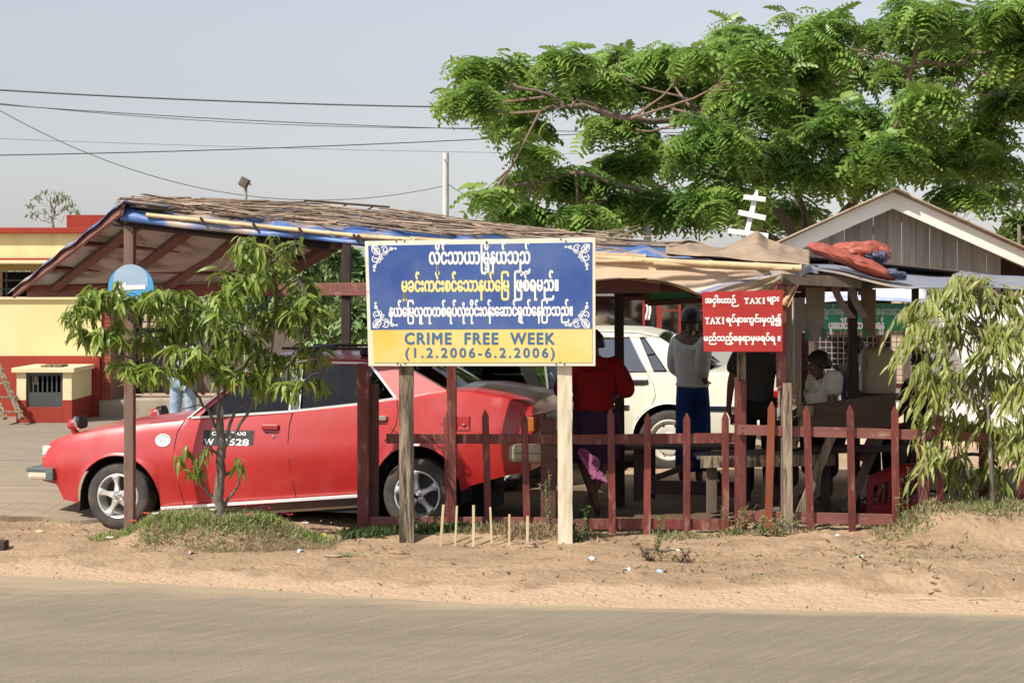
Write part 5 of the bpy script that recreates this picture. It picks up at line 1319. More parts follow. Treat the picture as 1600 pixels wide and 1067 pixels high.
Wc.mk('roof', MB().grid(roofw, 24, 20), carwhite, smooth=True, solid=.006)
loft_edges(Wc, Vector(cw.pt(1030, 528)), Vector(cw.pt(1097, 573)), cglass, 'rear_screen', crownA=(.06, .045), crownB=(.12, .012), bulge=.02)
loft_edges(Wc, Vector(cwp(Ax, bl)), Vector(cwp(Ax + .78, rz + .05)), cglass, 'windscreen', crownA=(-.12, 0), crownB=(-.04, .045), bulge=.02)
Wc.mk('floor_pan', MB().box((wf[0] + .4, .1, .2), (wr[0] - .4, Wc.W - .1, .3)), interior)
Wc.mk('rear_shelf', MB().box((wr[0] - .3, .1, zt2 - .05), (wr[0] + .40, Wc.W - .1, zt2 - .01)), interior)
Wc.mk('seat_back', MB().box((wr[0] - .42, .2, .3), (wr[0] - .25, Wc.W - .2, zt2 + .1)), MATS['seat_cloth'], bevel=.05)
Wc.mk('seat_back', MB().box((wr[0] - 1.35, .2, .3), (wr[0] - 1.2, .72, zt2 + .12)), MATS['seat_cloth'], bevel=.05)
_T, T = T, Wc; _ys, ys_t = ys_t, ysw
h_ = onside(996, 596, .24, .065, 'door_handle', chrome, .016, .02); onside(998, 598, .12, .025, 'handle_recess', blackmatt, .002, .004, out=.022)
seam(Wc, [(1009, 581), (1021, 600), (1024, 618), (1017, 634), (1003, 645), (994, 655)], secf=ysw, w=.005, m=mat('white_gap', (.25, .23, .18), rough=.8))
Xa, za = Wc.loc(1110, 638, .01); Wc.mk('side_trim', MB().box((wr[0] + .40, -.012, za - .03), (Lr, .03, za + .03)), chrome, bevel=.008); Wc.mk('side_trim_line', MB().box((wr[0] + .40, -.016, za - .008), (Lr - .02, -.011, za + .008)), blackm)
Wc.mk('side_trim', MB().box((wf[0] + .42, -.012, za - .03), (wr[0] - .42, .03, za + .03)), chrome, bevel=.008)
Wc.mk('rear_bumper', MB().box((Lr - .30, -.01, .40), (Lr + .12, Wc.W + .01, .56)), carwhite, bevel=.03)
Wc.mk('tail_lamp', MB().box((Lr - .12, .05, .68), (Lr + .015, .5, .86)), redlens, bevel=.01)
Wc.mk('front_bumper', MB().box((Lf - .12, -.01, .38), (Lf + .30, Wc.W + .01, .54)), carwhite, bevel=.03)
Wc.mk('headlamp', MB().box((Lf - .015, .08, .60), (Lf + .05, .5, .72)), clear, bevel=.01)
T, ys_t = _T, _ys

# ---------------- dark estate between the two, mostly hidden
G = Car('grey_estate', 765, 16.35, R(13.5), 1.5, 'dark grey estate car in the shade just beyond the taxi boot')
g_loc = G.loc; G.loc = lambda px, py, inset=0: (px, py)
gx0, gx1 = -2.4, .62
shell(G, [(gx0, .72), (gx0 + .1, .78), (gx0 + .8, .86), (gx0 + 1.2, .90), (gx1 - .05, .94), (gx1, .92)], [(gx0, .3), (gx1, .34)], [(gx0 + .6, .29, .33), (gx1 - .55, .29, .33)], [(gx0, .6), (gx1, .62)], cargrey, .1, .05, cabin=(gx0 + .95, gx1 - .12))
for xx in (gx0 + .6, gx1 - .55): wheel(G, xx, .29, .28, .03, 'alloy'); wheel(G, xx, .29, .28, G.W - .03, 'steel', far=True)
gi = lambda z: .06 + (z - .9) * .25
def gs(n, pts, m, t=.03, ex=0):
    p = [(x, gi(z) + ex, z) for x, z in pts]; G.mk(n, MB().plate(p, (0, 1, 0), t), m); G.mk(n, MB().plate([(x, G.W - y, z) for x, y, z in p], (0, -1, 0), t), m)
beige = mat('beige_pillar', (.16, .15, .11), rough=.4)
gs('rear_pillar', [(gx1 - .02, .90), (gx1 - .30, 1.36), (gx1 - .42, 1.36), (gx1 - .17, .90)], beige)
gs('front_pillar', [(gx0 + 1.0, .88), (gx0 + 1.5, 1.34), (gx0 + 1.58, 1.34), (gx0 + 1.10, .88)], cargrey)
gs('centre_pillar', [(gx0 + 1.95, .88), (gx0 + 2.0, 1.34), (gx0 + 2.1, 1.34), (gx0 + 2.08, .88)], blackm)
gs('roof_rail', [(gx0 + 1.48, 1.34), (gx1 - .3, 1.34), (gx1 - .34, 1.39), (gx0 + 1.5, 1.385)], cargrey)
gs('side_glass', [(gx0 + 1.1, .88), (gx0 + 1.56, 1.34), (gx1 - .42, 1.34), (gx1 - .18, .88)], cglass, .004, .012)
G.mk('roof', MB().grid(lambda u, v: Vector((gx0 + 1.48 + (gx1 - .32 - gx0 - 1.48) * u, .17 + (G.W - .34) * v, 1.385 + .04 * math.sin(v * math.pi))), 10, 10), cargrey, smooth=True, solid=.006)
loft_edges(G, (gx1 - .32, .17, 1.385), (gx1 - .01, .07, .91), cglass2, 'rear_screen', crownA=(.03, .03), crownB=(.05, 0))
loft_edges(G, (gx0 + 1.0, .07, .89), (gx0 + 1.48, .17, 1.385), cglass, 'windscreen', crownA=(-.08, 0), crownB=(-.03, .04))
G.mk('floor_pan', MB().box((gx0 + .9, .1, .3), (gx1 - .1, G.W - .1, .5)), interior)
# ================================================================== people
skin_m = mat('brown_skin', (.13, .060, .038), (.11, .05, .032), rough=.55, scale=8)
hair_m = mat('black_hair', (.012, .010, .009), (.02, .017, .015), rough=.45, scale=60, bump=.004, bscale=90)
def skinmesh(nodes, edges, root, sub=2):
    names = list(nodes); ix = {n: i for i, n in enumerate(names)}
    me = bpy.data.meshes.new('s'); me.from_pydata([nodes[n][0] for n in names], [(ix[a], ix[b]) for a, b in edges], [])
    o = bpy.data.objects.new('s', me); COL.objects.link(o)
    md = o.modifiers.new('skin', 'SKIN'); md.use_smooth_shade = True; md.branch_smoothing = .6
    for i, n in enumerate(names):
        r = nodes[n][1]; me.skin_vertices[0].data[i].radius = r if hasattr(r, '__len__') else (r, r)
        me.skin_vertices[0].data[i].use_root = (n == root)
    m2 = o.modifiers.new('sub', 'SUBSURF'); m2.levels = sub; m2.render_levels = sub
    dg = bpy.context.evaluated_depsgraph_get(); r = bpy.data.meshes.new_from_object(o.evaluated_get(dg))
    bpy.data.objects.remove(o); return r
def put(name, me, m, parent):
    me.name = name; me.materials.clear(); me.materials.append(m); me.polygons.foreach_set('use_smooth', [True] * len(me.polygons))
    o = bpy.data.objects.new(name, me); COL.objects.link(o); o.parent = parent; return o
def V3(*a): return Vector(a)
def person(px, d, yaw, label, shirt, lower='longyi', lowcol=None, H=1.65, base=None, pose=None, sleeves=.6, head_yaw=0, seated=None, hat=None, px_is_x=False, loose=1.0, shirt_bulk=1.0, bare_legs=False):
    x = px if px_is_x else P(px, 0, d).x
    z = Z(x, d) if base is None else base
    r = empty('person', (x, d, z), label, 'person'); r.rotation_euler.z = yaw; s = H / 1.69; r.scale = (s, s, s)
    J = dict(pel=V3(0, 0, .93), spi=V3(0, .0, 1.10), che=V3(0, 0, 1.30), nec=V3(0, .01, 1.425))
    for k, sg in (('L', 1), ('R', -1)):
        J['sh' + k] = V3(.172 * sg, .01, 1.395); J['el' + k] = V3(.225 * sg, .03, 1.09); J['wr' + k] = V3(.235 * sg, -.04, .84); J['pa' + k] = V3(.235 * sg, -.055, .765)
        J['hi' + k] = V3(.085 * sg, 0, .88); J['kn' + k] = V3(.10 * sg, -.01, .49); J['an' + k] = V3(.10 * sg, .03, .075); J['to' + k] = V3(.115 * sg, -.12, .025)
    if seated:      # seat height
        dz = seated - .93 + .08
        for k in ('pel', 'spi', 'che', 'nec', 'shL', 'shR', 'elL', 'elR', 'wrL', 'wrR', 'paL', 'paR', 'hiL', 'hiR'): J[k] = J[k] + V3(0, 0, dz)
        for k, sg in (('L', 1), ('R', -1)):
            J['kn' + k] = V3(.12 * sg, -.43, seated + .06); J['an' + k] = V3(.13 * sg, -.40, .075); J['to' + k] = V3(.14 * sg, -.55, .025)
            J['el' + k] = V3(.23 * sg, -.06, J['che'].z - .20); J['wr' + k] = V3(.14 * sg, -.28, seated + .16); J['pa' + k] = V3(.10 * sg, -.35, seated + .155)
    if pose:
        for k, v in pose.items(): J[k] = V3(*v)
    hy = Matrix.Rotation(head_yaw, 3, 'Z'); nk = J['nec']
    hd = lambda a, b, c: nk + V3(0, 0, -.028) + hy @ V3(a, b, c)
    N = {'pel': (J['pel'], (.125, .10)), 'spi': (J['spi'], (.115, .085)), 'che': (J['che'], (.135, .095)), 'nec': (nk, .052),
         'jaw': (hd(0, -.018, .085), (.058, .068)), 'hed': (hd(0, -.005, .155), (.074, .092)), 'top': (hd(0, .008, .225), (.050, .062)), 'nos': (hd(0, -.105, .135), .013)}
    Ed = [('pel', 'spi'), ('spi', 'che'), ('che', 'nec'), ('nec', 'jaw'), ('jaw', 'hed'), ('hed', 'top'), ('hed', 'nos')]
    for k in 'LR':
        N.update({'sh' + k: (J['sh' + k], .056), 'el' + k: (J['el' + k], .038), 'wr' + k: (J['wr' + k], .025), 'pa' + k: (J['pa' + k], (.036, .018)),
                  'hi' + k: (J['hi' + k], .085), 'kn' + k: (J['kn' + k], .054), 'ca' + k: (J['kn' + k].lerp(J['an' + k], .35) + V3(0, .015, 0), .050), 'an' + k: (J['an' + k], .033), 'to' + k: (J['to' + k], (.042, .020))})
        Ed += [('che', 'sh' + k), ('sh' + k, 'el' + k), ('el' + k, 'wr' + k), ('wr' + k, 'pa' + k), ('pel', 'hi' + k), ('hi' + k, 'kn' + k), ('kn' + k, 'ca' + k), ('ca' + k, 'an' + k), ('an' + k, 'to' + k)]
        d_ = (J['pa' + k] - J['wr' + k]).normalized(); sd_ = d_.cross(V3(0, 1, 0) if abs(d_.y) < .8 else V3(0, 0, 1)).normalized()
        for i, (o_, l1, l2) in enumerate(((-.024, .032, .026), (-.009, .038, .030), (.008, .036, .028), (.023, .028, .022))):
            a = J['pa' + k] + sd_ * o_ + d_ * l1; b = a + (d_ + V3(0, -.35, -.15)).normalized() * l2
            N['f%d%s' % (i, k)] = (a, .0085); N['g%d%s' % (i, k)] = (b, .007); Ed += [('pa' + k, 'f%d%s' % (i, k)), ('f%d%s' % (i, k), 'g%d%s' % (i, k))]
        a = J['wr' + k].lerp(J['pa' + k], .5) - sd_ * .034 + V3(0, -.01, 0); b = a - sd_ * .008 + d_ * .03
        N['t' + k] = (a, .010); N['u' + k] = (b, .008); Ed += [('pa' + k, 't' + k), ('t' + k, 'u' + k)]
    put('body', skinmesh(N, Ed, 'pel'), skin_m, r)
    # ears, eyes, lips, hair
    for sg in (1, -1):
        m = MB(); c = hd(.076 * sg, .012, .145); m.lathe([(0, -.006), (.016, -.006), (.020, .002), (.012, .010), (0, .006)], 10, 'x', tuple(c), 1, 1.5); m.build('ear', skin_m, r, local=True, smooth=True)
        c = hd(.032 * sg, -.084, .160); MB().lathe([(0, -.012), (.010, -.006), (.012, 0), (.008, .008)], 10, 'y', tuple(c), 1.1, .6).build('eye', mat('eye_dark', (.03, .02, .015), rough=.3), r, local=True, smooth=True)
    c = hd(0, -.083, .085); MB().lathe([(0, -.010), (.016, -.004), (.020, .004)], 10, 'y', tuple(c), 1.2, .5).build('lips', mat('lip_brown', (.20, .07, .05), rough=.5), r, local=True, smooth=True)
    def hair(u, v):
        a = u * 2 * math.pi; ph = v * math.pi * .56; fr_ = max(0, -math.sin(a))       # -Y is the face
        ph *= 1 - .36 * fr_ ** .7; k = 1 + .035 * math.sin(9 * a + 5 * v) + .03 * math.sin(17 * a + 11 * v)
        return hd(.090 * math.sin(ph) * math.cos(a) * k, .004 + .110 * math.sin(ph) * math.sin(a) * k, .150 + .128 * math.cos(ph) * k)
    if hat is None: MB().grid(hair, 28, 12).build('hair', hair_m, r, local=True, smooth=True, solid=.012)
    else:
        MB().grid(hair, 28, 12).build('hair', hair_m, r, local=True, smooth=True)
        MB().lathe([(.150, -.02), (.105, .0), (.108, .06), (.085, .095), (.0, .105)], 24, 'z', tuple(hd(0, 0, .185)), .95, 1.1).build('hat', hat, r, local=True, smooth=40, solid=.006)
    # shirt
    b_ = shirt_bulk
    S_ = {'pel': (J['pel'] + V3(0, 0, -.02), (.150 * b_ * loose, .120 * b_ * loose)), 'spi': (J['spi'], (.142 * b_ * loose, .118 * b_ * loose)), 'che': (J['che'], (.155 * b_, .118 * b_)), 'col': (nk + V3(0, .006, -.005), (.085, .080)), 'co2': (nk + V3(0, .006, .030), (.064, .064))}
    SE = [('pel', 'spi'), ('spi', 'che'), ('che', 'col'), ('col', 'co2')]
    for k in 'LR':
        S_['sh' + k] = (J['sh' + k], .074 * b_); SE.append(('che', 'sh' + k))
        if sleeves > 1:
            S_['el' + k] = (J['el' + k], .062 * b_); S_['cu' + k] = (J['el' + k].lerp(J['wr' + k], sleeves - 1), .052); SE += [('sh' + k, 'el' + k), ('el' + k, 'cu' + k)]
        else: S_['cu' + k] = (J['sh' + k].lerp(J['el' + k], sleeves), .070 * b_); SE.append(('sh' + k, 'cu' + k))
    put('shirt', skinmesh(S_, SE, 'spi'), shirt, r)
    for sg in (1, -1):
        MB().beam(nk + V3(.02 * sg, -.058, -.03), nk + V3(.055 * sg, .05, .005), .012, .045, up=(0, 0, 1)).build('collar', shirt, r, local=True, smooth=True)
    low = lowcol or shirt
    if lower == 'longyi':
        top_z = J['pel'].z + .03
        if seated:
            m = {'pel': (J['pel'], (.15, .13))}; e = []
            for k in 'LR':
                m['hi' + k] = (J['hi' + k], .11); m['kn' + k] = (J['kn' + k], .105); m['an' + k] = (J['kn' + k].lerp(J['an' + k], .8), .10); e += [('pel', 'hi' + k), ('hi' + k, 'kn' + k), ('kn' + k, 'an' + k)]
            put('longyi', skinmesh(m, e, 'pel'), low, r)
        else:
            hem = .50 if bare_legs else .16; fat = float(bare_legs) if bare_legs else 1.0
            def lg(u, v):
                a = u * 2 * math.pi; zz = top_z + (hem - top_z) * v
                w = .150 + .03 * math.sin(min(1, v * 2.2) * math.pi / 2) - .02 * v; dp = .120 + .02 * v
                kx = J['hiL'].lerp(J['knL'], v).lerp(J['hiR'].lerp(J['knR'], v), .5)
                k = fat * (1 + .05 * math.sin(7 * a + 3 * v) * v + .03 * math.sin(13 * a))
                return V3(kx.x + w * math.cos(a) * k, kx.y + dp * math.sin(a) * k, zz + .012 * math.sin(3 * a) * v)
            MB().grid(lg, 48, 16).build('longyi', low, r, local=True, smooth=True, solid=.006)
    else:
        m = {'pel': (J['pel'] + V3(0, 0, -.01), (.145, .115))}; e = []
        for k in 'LR':
            m['hi' + k] = (J['hi' + k], .098); m['kn' + k] = (J['kn' + k], .075); m['an' + k] = (J['an' + k] + V3(0, 0, .02), .062); e += [('pel', 'hi' + k), ('hi' + k, 'kn' + k), ('kn' + k, 'an' + k)]
        put('trousers', skinmesh(m, e, 'pel'), low, r)
    return r
cl = lambda n, c, c2=None: mat(n, c, c2 or tuple(x * .8 for x in c), rough=.9, scale=5, bump=.035, bscale=6, spec=.15)
# woman in the red blouse, back to the road, ankles crossed
A_ = person(928, 14.75, R(185), 'person in a red blouse and dark purple skirt behind the cream sign post', cl('red_cloth', (.24, .010, .012)), lowcol=cl('purple_cloth', (.045, .022, .050)),
       H=1.66, base=.0, sleeves=1.25, shirt_bulk=1.62, bare_legs=1.45, pose={'anL': (-.03, .03, .075), 'anR': (.06, -.02, .075), 'toL': (-.05, -.12, .025), 'toR': (.10, -.15, .025), 'elL': (.30, .02, 1.12), 'elR': (-.30, .02, 1.12), 'wrL': (.22, -.2, 1.02), 'wrR': (-.22, -.2, 1.02), 'paL': (.17, -.26, 1.03), 'paR': (-.17, -.26, 1.03)})
def knot(u, v):
    t = v; x = 905 + 45 * t + 3 * math.sin(t * 7); y = 705 + 45 * t
    a = u * 2 * math.pi; w = (4 + 10 * math.sin(min(1, t * 1.2) * math.pi * .9)) * (1 + .25 * math.sin(3 * a + 6 * t))
    return P(x + w * math.cos(a) * .7 - (8 * t if t > .6 else 0), y + w * math.sin(a), 14.50 + .03 * math.sin(a * 2 + t * 4))
tag(MB().grid(knot, 24, 18).build('pink_cloth', cl('pink_cloth_mat', (.42, .14, .27)), None, smooth=True), 'bunched pink cloth hanging in front of the purple skirt', 'cloth')
# man with hand on hip
person(1082, 16.2, R(135), 'person in a loose grey shirt and blue longyi, hand on hip, before the white car', cl('grey_shirt', (.64, .64, .60)), lowcol=cl('blue_longyi', (.015, .05, .17), (.01, .025, .09)),
       H=1.78, loose=1.3, sleeves=1.55, shirt_bulk=1.1, head_yaw=R(10), pose={'elR': (-.28, .23, 1.13), 'wrR': (-.19, .04, .985), 'paR': (-.15, -.03, .975), 'elL': (.25, -.02, 1.10), 'wrL': (.19, -.22, .98), 'paL': (.16, -.29, .97)})
# dark man behind the red board
person(1185, 15.1, R(175), 'person in a dark grey shirt and dark trousers with head hidden behind the red board', cl('dark_shirt', (.050, .048, .045)), lower='trousers', lowcol=cl('dark_trousers', (.018, .015, .014)),
       H=1.68, sleeves=.75, shirt_bulk=1.25, pose={'elL': (.25, .02, 1.10), 'wrL': (.27, -.02, .86)})
# seated men
person(1290, 14.75, R(-75), 'person in a beige shirt sitting on the bench and looking left', cl('beige_shirt', (.66, .62, .52)), lowcol=cl('brown_longyi', (.05, .03, .025)), H=1.72, seated=.65, sleeves=.7, loose=1.15, shirt_bulk=1.15, head_yaw=R(-5),
       pose={'che': (0, -.03, .99), 'nec': (0, -.07, 1.13)})
person(1334, 15.5, R(-60), 'person with bushy black hair half hidden behind the dark shelter post', cl('blue_grey_shirt', (.10, .11, .14)), lowcol=MATS['brown_longyi'], H=1.7, seated=.66)
person(1438, 15.2, R(-70), 'person in a dark shirt sitting at the right behind the small tree', cl('black_shirt', (.015, .015, .018)), lower='trousers', lowcol=MATS['dark_trousers'], H=1.66, seated=.58, sleeves=.6)
# taxi passenger, person across the road, cap wearer
pz = person(512, 15.15, R(-78), 'person in a pale blue shirt sitting inside the red taxi', cl('pale_blue_shirt', (.40, .46, .52)), lower='trousers', lowcol=MATS['dark_trousers'], H=1.55, base=-.05, seated=.44, sleeves=.7)
person(286, 20.5, R(170), 'person in pale blue jeans standing across the road behind the taxi bonnet', cl('white_shirt', (.6, .6, .58)), lower='trousers', lowcol=cl('pale_jeans', (.24, .33, .45), (.34, .42, .52)), H=1.66, sleeves=.5)
person(941, 20.4, R(150), 'person in a brown bucket hat standing behind the white car roof', cl('olive_shirt', (.12, .11, .08)), lower='trousers', lowcol=MATS['dark_trousers'], H=1.58, hat=mat('hat_brown', (.10, .07, .05), (.16, .12, .08), rough=.9, scale=9))

# ================================================================== benches and things under the shelter
def bench(name, label, parts, cat='bench', loc=None):
    r = empty(name, loc or parts[0][1], label, cat)
    for p in parts:
        n, a, b, w, h, m = p[:6]; MB().beam(a, b, w, h, up=p[6] if len(p) > 6 else None).build(n, m, r, at=a)
    return r
zt = lambda px, py, d: P(px, py, d)
d = 14.5
bench('plank_bench', 'rough plank bench under the red board with a pale edge', [
    ('seat', zt(1086, 712, d), zt(1318, 702, d), .34, .03, greywood, (0, 0, 1)), ('edge_board', zt(1095, 722, d - .18), zt(1304, 718, d - .18), .03, .10, oldwood, (0, 0, 1)),
    ('leg', zt(1112, 722, d - .1), zt(1112, 800, d - .1), .09, .05, greywood), ('leg', zt(1112, 722, d + .12), zt(1112, 796, d + .12), .07, .05, darkwood), ('leg', zt(1290, 722, d), zt(1290, 805, d), .08, .05, darkwood),
    ('brace', zt(1120, 738, d), zt(1150, 780, d), .05, .04, darkwood), ('brace', zt(1205, 722, d - .12), zt(1192, 800, d - .1), .08, .03, greywood)])
d = 14.9
bench('dark_bench', 'dark wooden bench with a diagonal brace in front of the white car wheel', [
    ('seat', zt(975, 696, d), zt(1160, 698, d), .34, .03, darkwood, (0, 0, 1)), ('leg', zt(1000, 700, d), zt(1000, 782, d), .11, .06, darkwood), ('leg', zt(1018, 700, d + .2), zt(1018, 778, d + .2), .07, .05, darkwood),
    ('leg', zt(1165, 700, d), zt(1165, 782, d), .09, .06, darkwood), ('brace', zt(1020, 748, d), zt(1085, 724, d), .04, .05, darkwood), ('stretcher', zt(992, 760, d), zt(1165, 764, d), .05, .12, darkwood, (0, 0, 1))])
d = 14.15
bench('slatted_recliner', 'tilted bench of brown planks with slanting legs behind the right fence', [
    ('backboard', zt(1256, 658, d), zt(1400, 640, d + .1), .03, .28, mat('brown_board', (.10, .065, .045), (.07, .045, .03), rough=.8, scale=4, stretch=(1, 4, 4)), (0, 0, 1)),
    ('leg', zt(1303, 672, d), zt(1246, 812, d), .075, .04, oldwood), ('leg', zt(1380, 668, d + .3), zt(1322, 800, d + .3), .08, .04, greywood),
    ('rail', zt(1258, 645, d - .05), zt(1240, 700, d), .05, .03, oldwood), ('cap', zt(1246, 640, d - .06), zt(1270, 642, d - .06), .06, .085, oldwood, (0, 0, 1)),
    ('arm', zt(1390, 622, d + .2), zt(1345, 720, d + .2), .06, .05, mat('deep_red_wood', (.09, .015, .015), rough=.6)),
    ('leg', zt(1425, 668, d + .5), zt(1378, 790, d + .4), .10, .05, darkwood), ('leg', zt(1468, 690, d + .5), zt(1410, 770, d + .4), .08, .05, darkwood), ('seat', zt(1262, 700, d + .2), zt(1420, 700, d + .3), .4, .03, darkwood, (0, 0, 1))])
bench('side_table', 'dark table under the beige water jug', [('top', zt(1330, 618, 14.9), zt(1425, 620, 14.9), .45, .04, MATS['deep_red_wood'], (0, 0, 1)),
    ('leg', zt(1338, 622, 14.8), zt(1338, 800, 14.8), .06, .05, darkwood), ('leg', zt(1418, 622, 14.8), zt(1418, 800, 14.8), .06, .05, darkwood)], cat='table')
bench('floor_plank', 'short pale plank lying on the ground under the bench', [('board', zt(1174, 800, 14.2), zt(1225, 797, 14.2), .14, .05, greywood, (0, 0, 1))], cat='plank')
def jug():
    d = 14.85; c = P(1371, 614, d); r = empty('water_jug', c, 'big beige plastic water jug standing on the dark table', 'water jug')
    m = mat('jug_plastic', (.45, .38, .26), (.38, .31, .21), rough=.45, scale=3, trans=.15)
    h = P(0, 541, d).z - c.z; w = P(1398, 0, d).x - c.x
    def f(u, v):
        a = u * 2 * math.pi; e = 2 / 4.2; ca, sa = math.cos(a), math.sin(a)
        k = 1 if v < .78 else math.sqrt(max(0, 1 - ((v - .78) / .22) ** 2)) * .72 + .28
        if v < .04: k = .93 + v / .04 * .07
        return V3(c.x + w * k * abs(ca) ** e * (1 if ca > 0 else -1), c.y + w * .75 * k * abs(sa) ** e * (1 if sa > 0 else -1), c.z + h * v)
    MB().grid(f, 40, 30).build('jug_body', m, r, smooth=True)
    MB().lathe([(0, 0), (w * .93, 0)], 20, 'z', (c.x, c.y, c.z + .002)).build('jug_base', m, r)
    MB().lathe([(.032, -.01), (.032, .045), (.04, .046), (.04, .09), (0, .092)], 20, 'z', (c.x + .03, c.y, c.z + h)).build('neck', mat('jug_cap', (.30, .17, .08), rough=.5), r, smooth=40)
    MB().tube([V3(c.x - .09, c.y, c.z + h * .93), V3(c.x - .07, c.y, c.z + h + .03), V3(c.x + .01, c.y, c.z + h + .03)], .012, 8).build('handle', m, r, smooth=True)
    mk_ = MB()
    for i in range(5): mk_.box((c.x - w * .80, c.y - w * .755, c.z + h * (.52 + .06 * i)), (c.x - w * .72 + .006 * (i % 2), c.y - w * .745, c.z + h * (.55 + .06 * i)))
    mk_.build('print', blackm, r)
jug()
def crate():
    d = 14.3; r = empty('red_chair', P(1398, 802, d), 'dark red plastic chair lying low behind the right fence', 'chair'); m = mat('red_plastic', (.22, .012, .015), rough=.4)
    a, b, c_, e = P(1356, 745, d), P(1440, 722, d + .1), P(1440, 800, d + .1), P(1354, 802, d)
    MB().plate([a, P(1395, 728, d), b, P(1440, 742, d + .1), P(1395, 750, d), P(1366, 760, d), P(1360, 802, d), e], (0, 1, 0), .04).build('frame', m, r, bevel=.008)
    for k in range(9):
        t = k / 9; p = P(1364 + 9 * k, 757 - 1.2 * k, d + .03); q = P(1360 + 9 * k, 802, d + .03); MB().beam(p, q, .02, .012).build('slat', m, r)
    MB().plate([P(1358, 790, d), P(1440, 785, d), P(1440, 802, d), P(1356, 804, d)], (0, 1, 0), .35).build('seat', m, r, bevel=.01)
crate()
def bicycle():
    d = 14.9; r = empty('bicycle', P(1480, 800, d), 'dark bicycle leaning behind the fence under the small tree', 'bicycle'); bm_ = blackm
    for (px, py) in ((1445, 770), (1520, 772)):
        c = P(px, py, d); rad = .30; w = empty('wheel', (0, 0, 0)); w.parent = r; w.location = c - origin(r) + V3(0, 0, .06)
        MB().tube([(rad * math.cos(t), .0, rad * math.sin(t)) for t in np.linspace(0, 2 * math.pi, 33)], .016, 8, cap=False).build('tyre', rubber, w, local=True, smooth=True)
        for k in range(14): a = k * math.pi / 7; MB().tube([(.02 * math.cos(a), 0, .02 * math.sin(a)), (rad * math.cos(a), 0, rad * math.sin(a))], .0018, 4).build('spoke', chrome, w, local=True)
    def fr_(pts, rr=.014): MB().tube([P(x, y, d) for x, y in pts], rr, 8).build('frame', bm_, r, smooth=True)
    fr_([(1445, 765), (1470, 742), (1508, 745), (1520, 767)]); fr_([(1470, 742), (1480, 768), (1508, 745)]); fr_([(1445, 767), (1480, 768)])
    MB().tube([P(1508, 745, d), P(1505, 728, d), P(1492, 733, d - .2)], .010, 8).build('handlebar', chrome, r, smooth=True)
    MB().beam(P(1466, 733, d), P(1483, 735, d), .10, .04, up=(0, 0, 1)).build('saddle', blackm, r, bevel=.01)
bicycle()
# ================================================================== vegetation
def np_mesh(name, V_, F_, m, smooth=False):
    me = bpy.data.meshes.new(name); k = F_.shape[1]
    me.vertices.add(len(V_)); me.vertices.foreach_set('co', V_.astype(np.float32).ravel())
    me.loops.add(F_.size); me.loops.foreach_set('vertex_index', F_.astype(np.int32).ravel())
    me.polygons.add(len(F_)); me.polygons.foreach_set('loop_start', np.arange(0, F_.size, k, dtype=np.int32)); me.polygons.foreach_set('loop_total', np.full(len(F_), k, np.int32))
    me.materials.append(m); me.update(calc_edges=True)
    if smooth: me.polygons.foreach_set('use_smooth', np.ones(len(F_), bool))
    return me
def np_obj(name, V_, F_, m, parent=None, smooth=False, kind=None):
    org = np.array(origin(parent)); o = bpy.data.objects.new(name, np_mesh(name, V_ - org, F_, m, smooth)); COL.objects.link(o); o.parent = parent
    if kind: o['kind'] = kind
    return o
def scatter(tv, tf, pos, X_, Y_, Z_, sc):
    """stamp template (tv, tf) at pos with basis vectors X_,Y_,Z_ (N,3) and scale (N,)"""
    N = len(pos); M_ = np.stack([X_, Y_, Z_], 1) * sc[:, None, None]
    V_ = np.einsum('kj,njc->nkc', tv, M_) + pos[:, None, :]
    F_ = tf[None] + (np.arange(N) * len(tv))[:, None, None]
    return V_.reshape(-1, 3), F_.reshape(-1, tf.shape[1])
def nrmz(a): return a / np.maximum(np.linalg.norm(a, axis=1, keepdims=True), 1e-9)
def basis(dirv, upv):
    d_ = nrmz(dirv); s_ = nrmz(np.cross(d_, upv)); u_ = np.cross(s_, d_); return d_, s_, u_
RS = np.random.RandomState(11)
def leafmat(name, c1, c2, c3=None, tr=.3, rough=.42, scale=3, **k):
    return mat(name, c1, c2, rough=rough, scale=scale, c3=c3, s3=k.pop('s3', 9), lo3=k.pop('lo3', .55), hi3=k.pop('hi3', .7), trans=tr, rnd_v=.22, spec=.5, **k)
# templates: x along leaf, y across, z up
def lance(n=5, w=.13, droop=.35, fold=.25):
    vs, fs = [], []
    for i in range(n + 1):
        t = i / n; ww = w * math.sin(math.pi * min(1, .06 + t * .94)) ** .75 * (1 - .25 * t); x = t; z = -droop * t * t
        vs += [(x, -ww, z + fold * ww), (x, 0, z), (x, ww, z + fold * ww)]
    for i in range(n): fs += [(3 * i, 3 * i + 1, 3 * i + 4, 3 * i + 3), (3 * i + 1, 3 * i + 2, 3 * i + 5, 3 * i + 4)]
    return np.array(vs), np.array(fs)
def pinnate(npair=7, ll=.42, lw=.07, droop=.5):
    vs, fs = [], []
    for i in range(npair):
        t = (i + 1) / npair; x = t; z = -droop * t * t; L_ = ll * (1 - .45 * abs(t - .5) * 2 * .8)
        for sg in (-1, 1):
            k = len(vs); a = (x, 0, z); mx_ = (x + .16 * L_, sg * L_ * .5, z - .10 * L_); tx = (x + .22 * L_, sg * L_ * .92, z - .42 * L_)
            vs += [(a[0] - lw * .3, a[1], a[2]), (mx_[0] - lw, mx_[1], mx_[2]), (mx_[0] + lw, mx_[1], mx_[2]), (a[0] + lw * .3, a[1], a[2]), (tx[0] - lw * .5, tx[1], tx[2]), (tx[0] + lw * .4, tx[1], tx[2])]
            fs += [(k, k + 1, k + 2, k + 3), (k + 1, k + 4, k + 5, k + 2)]
    return np.array(vs), np.array(fs)
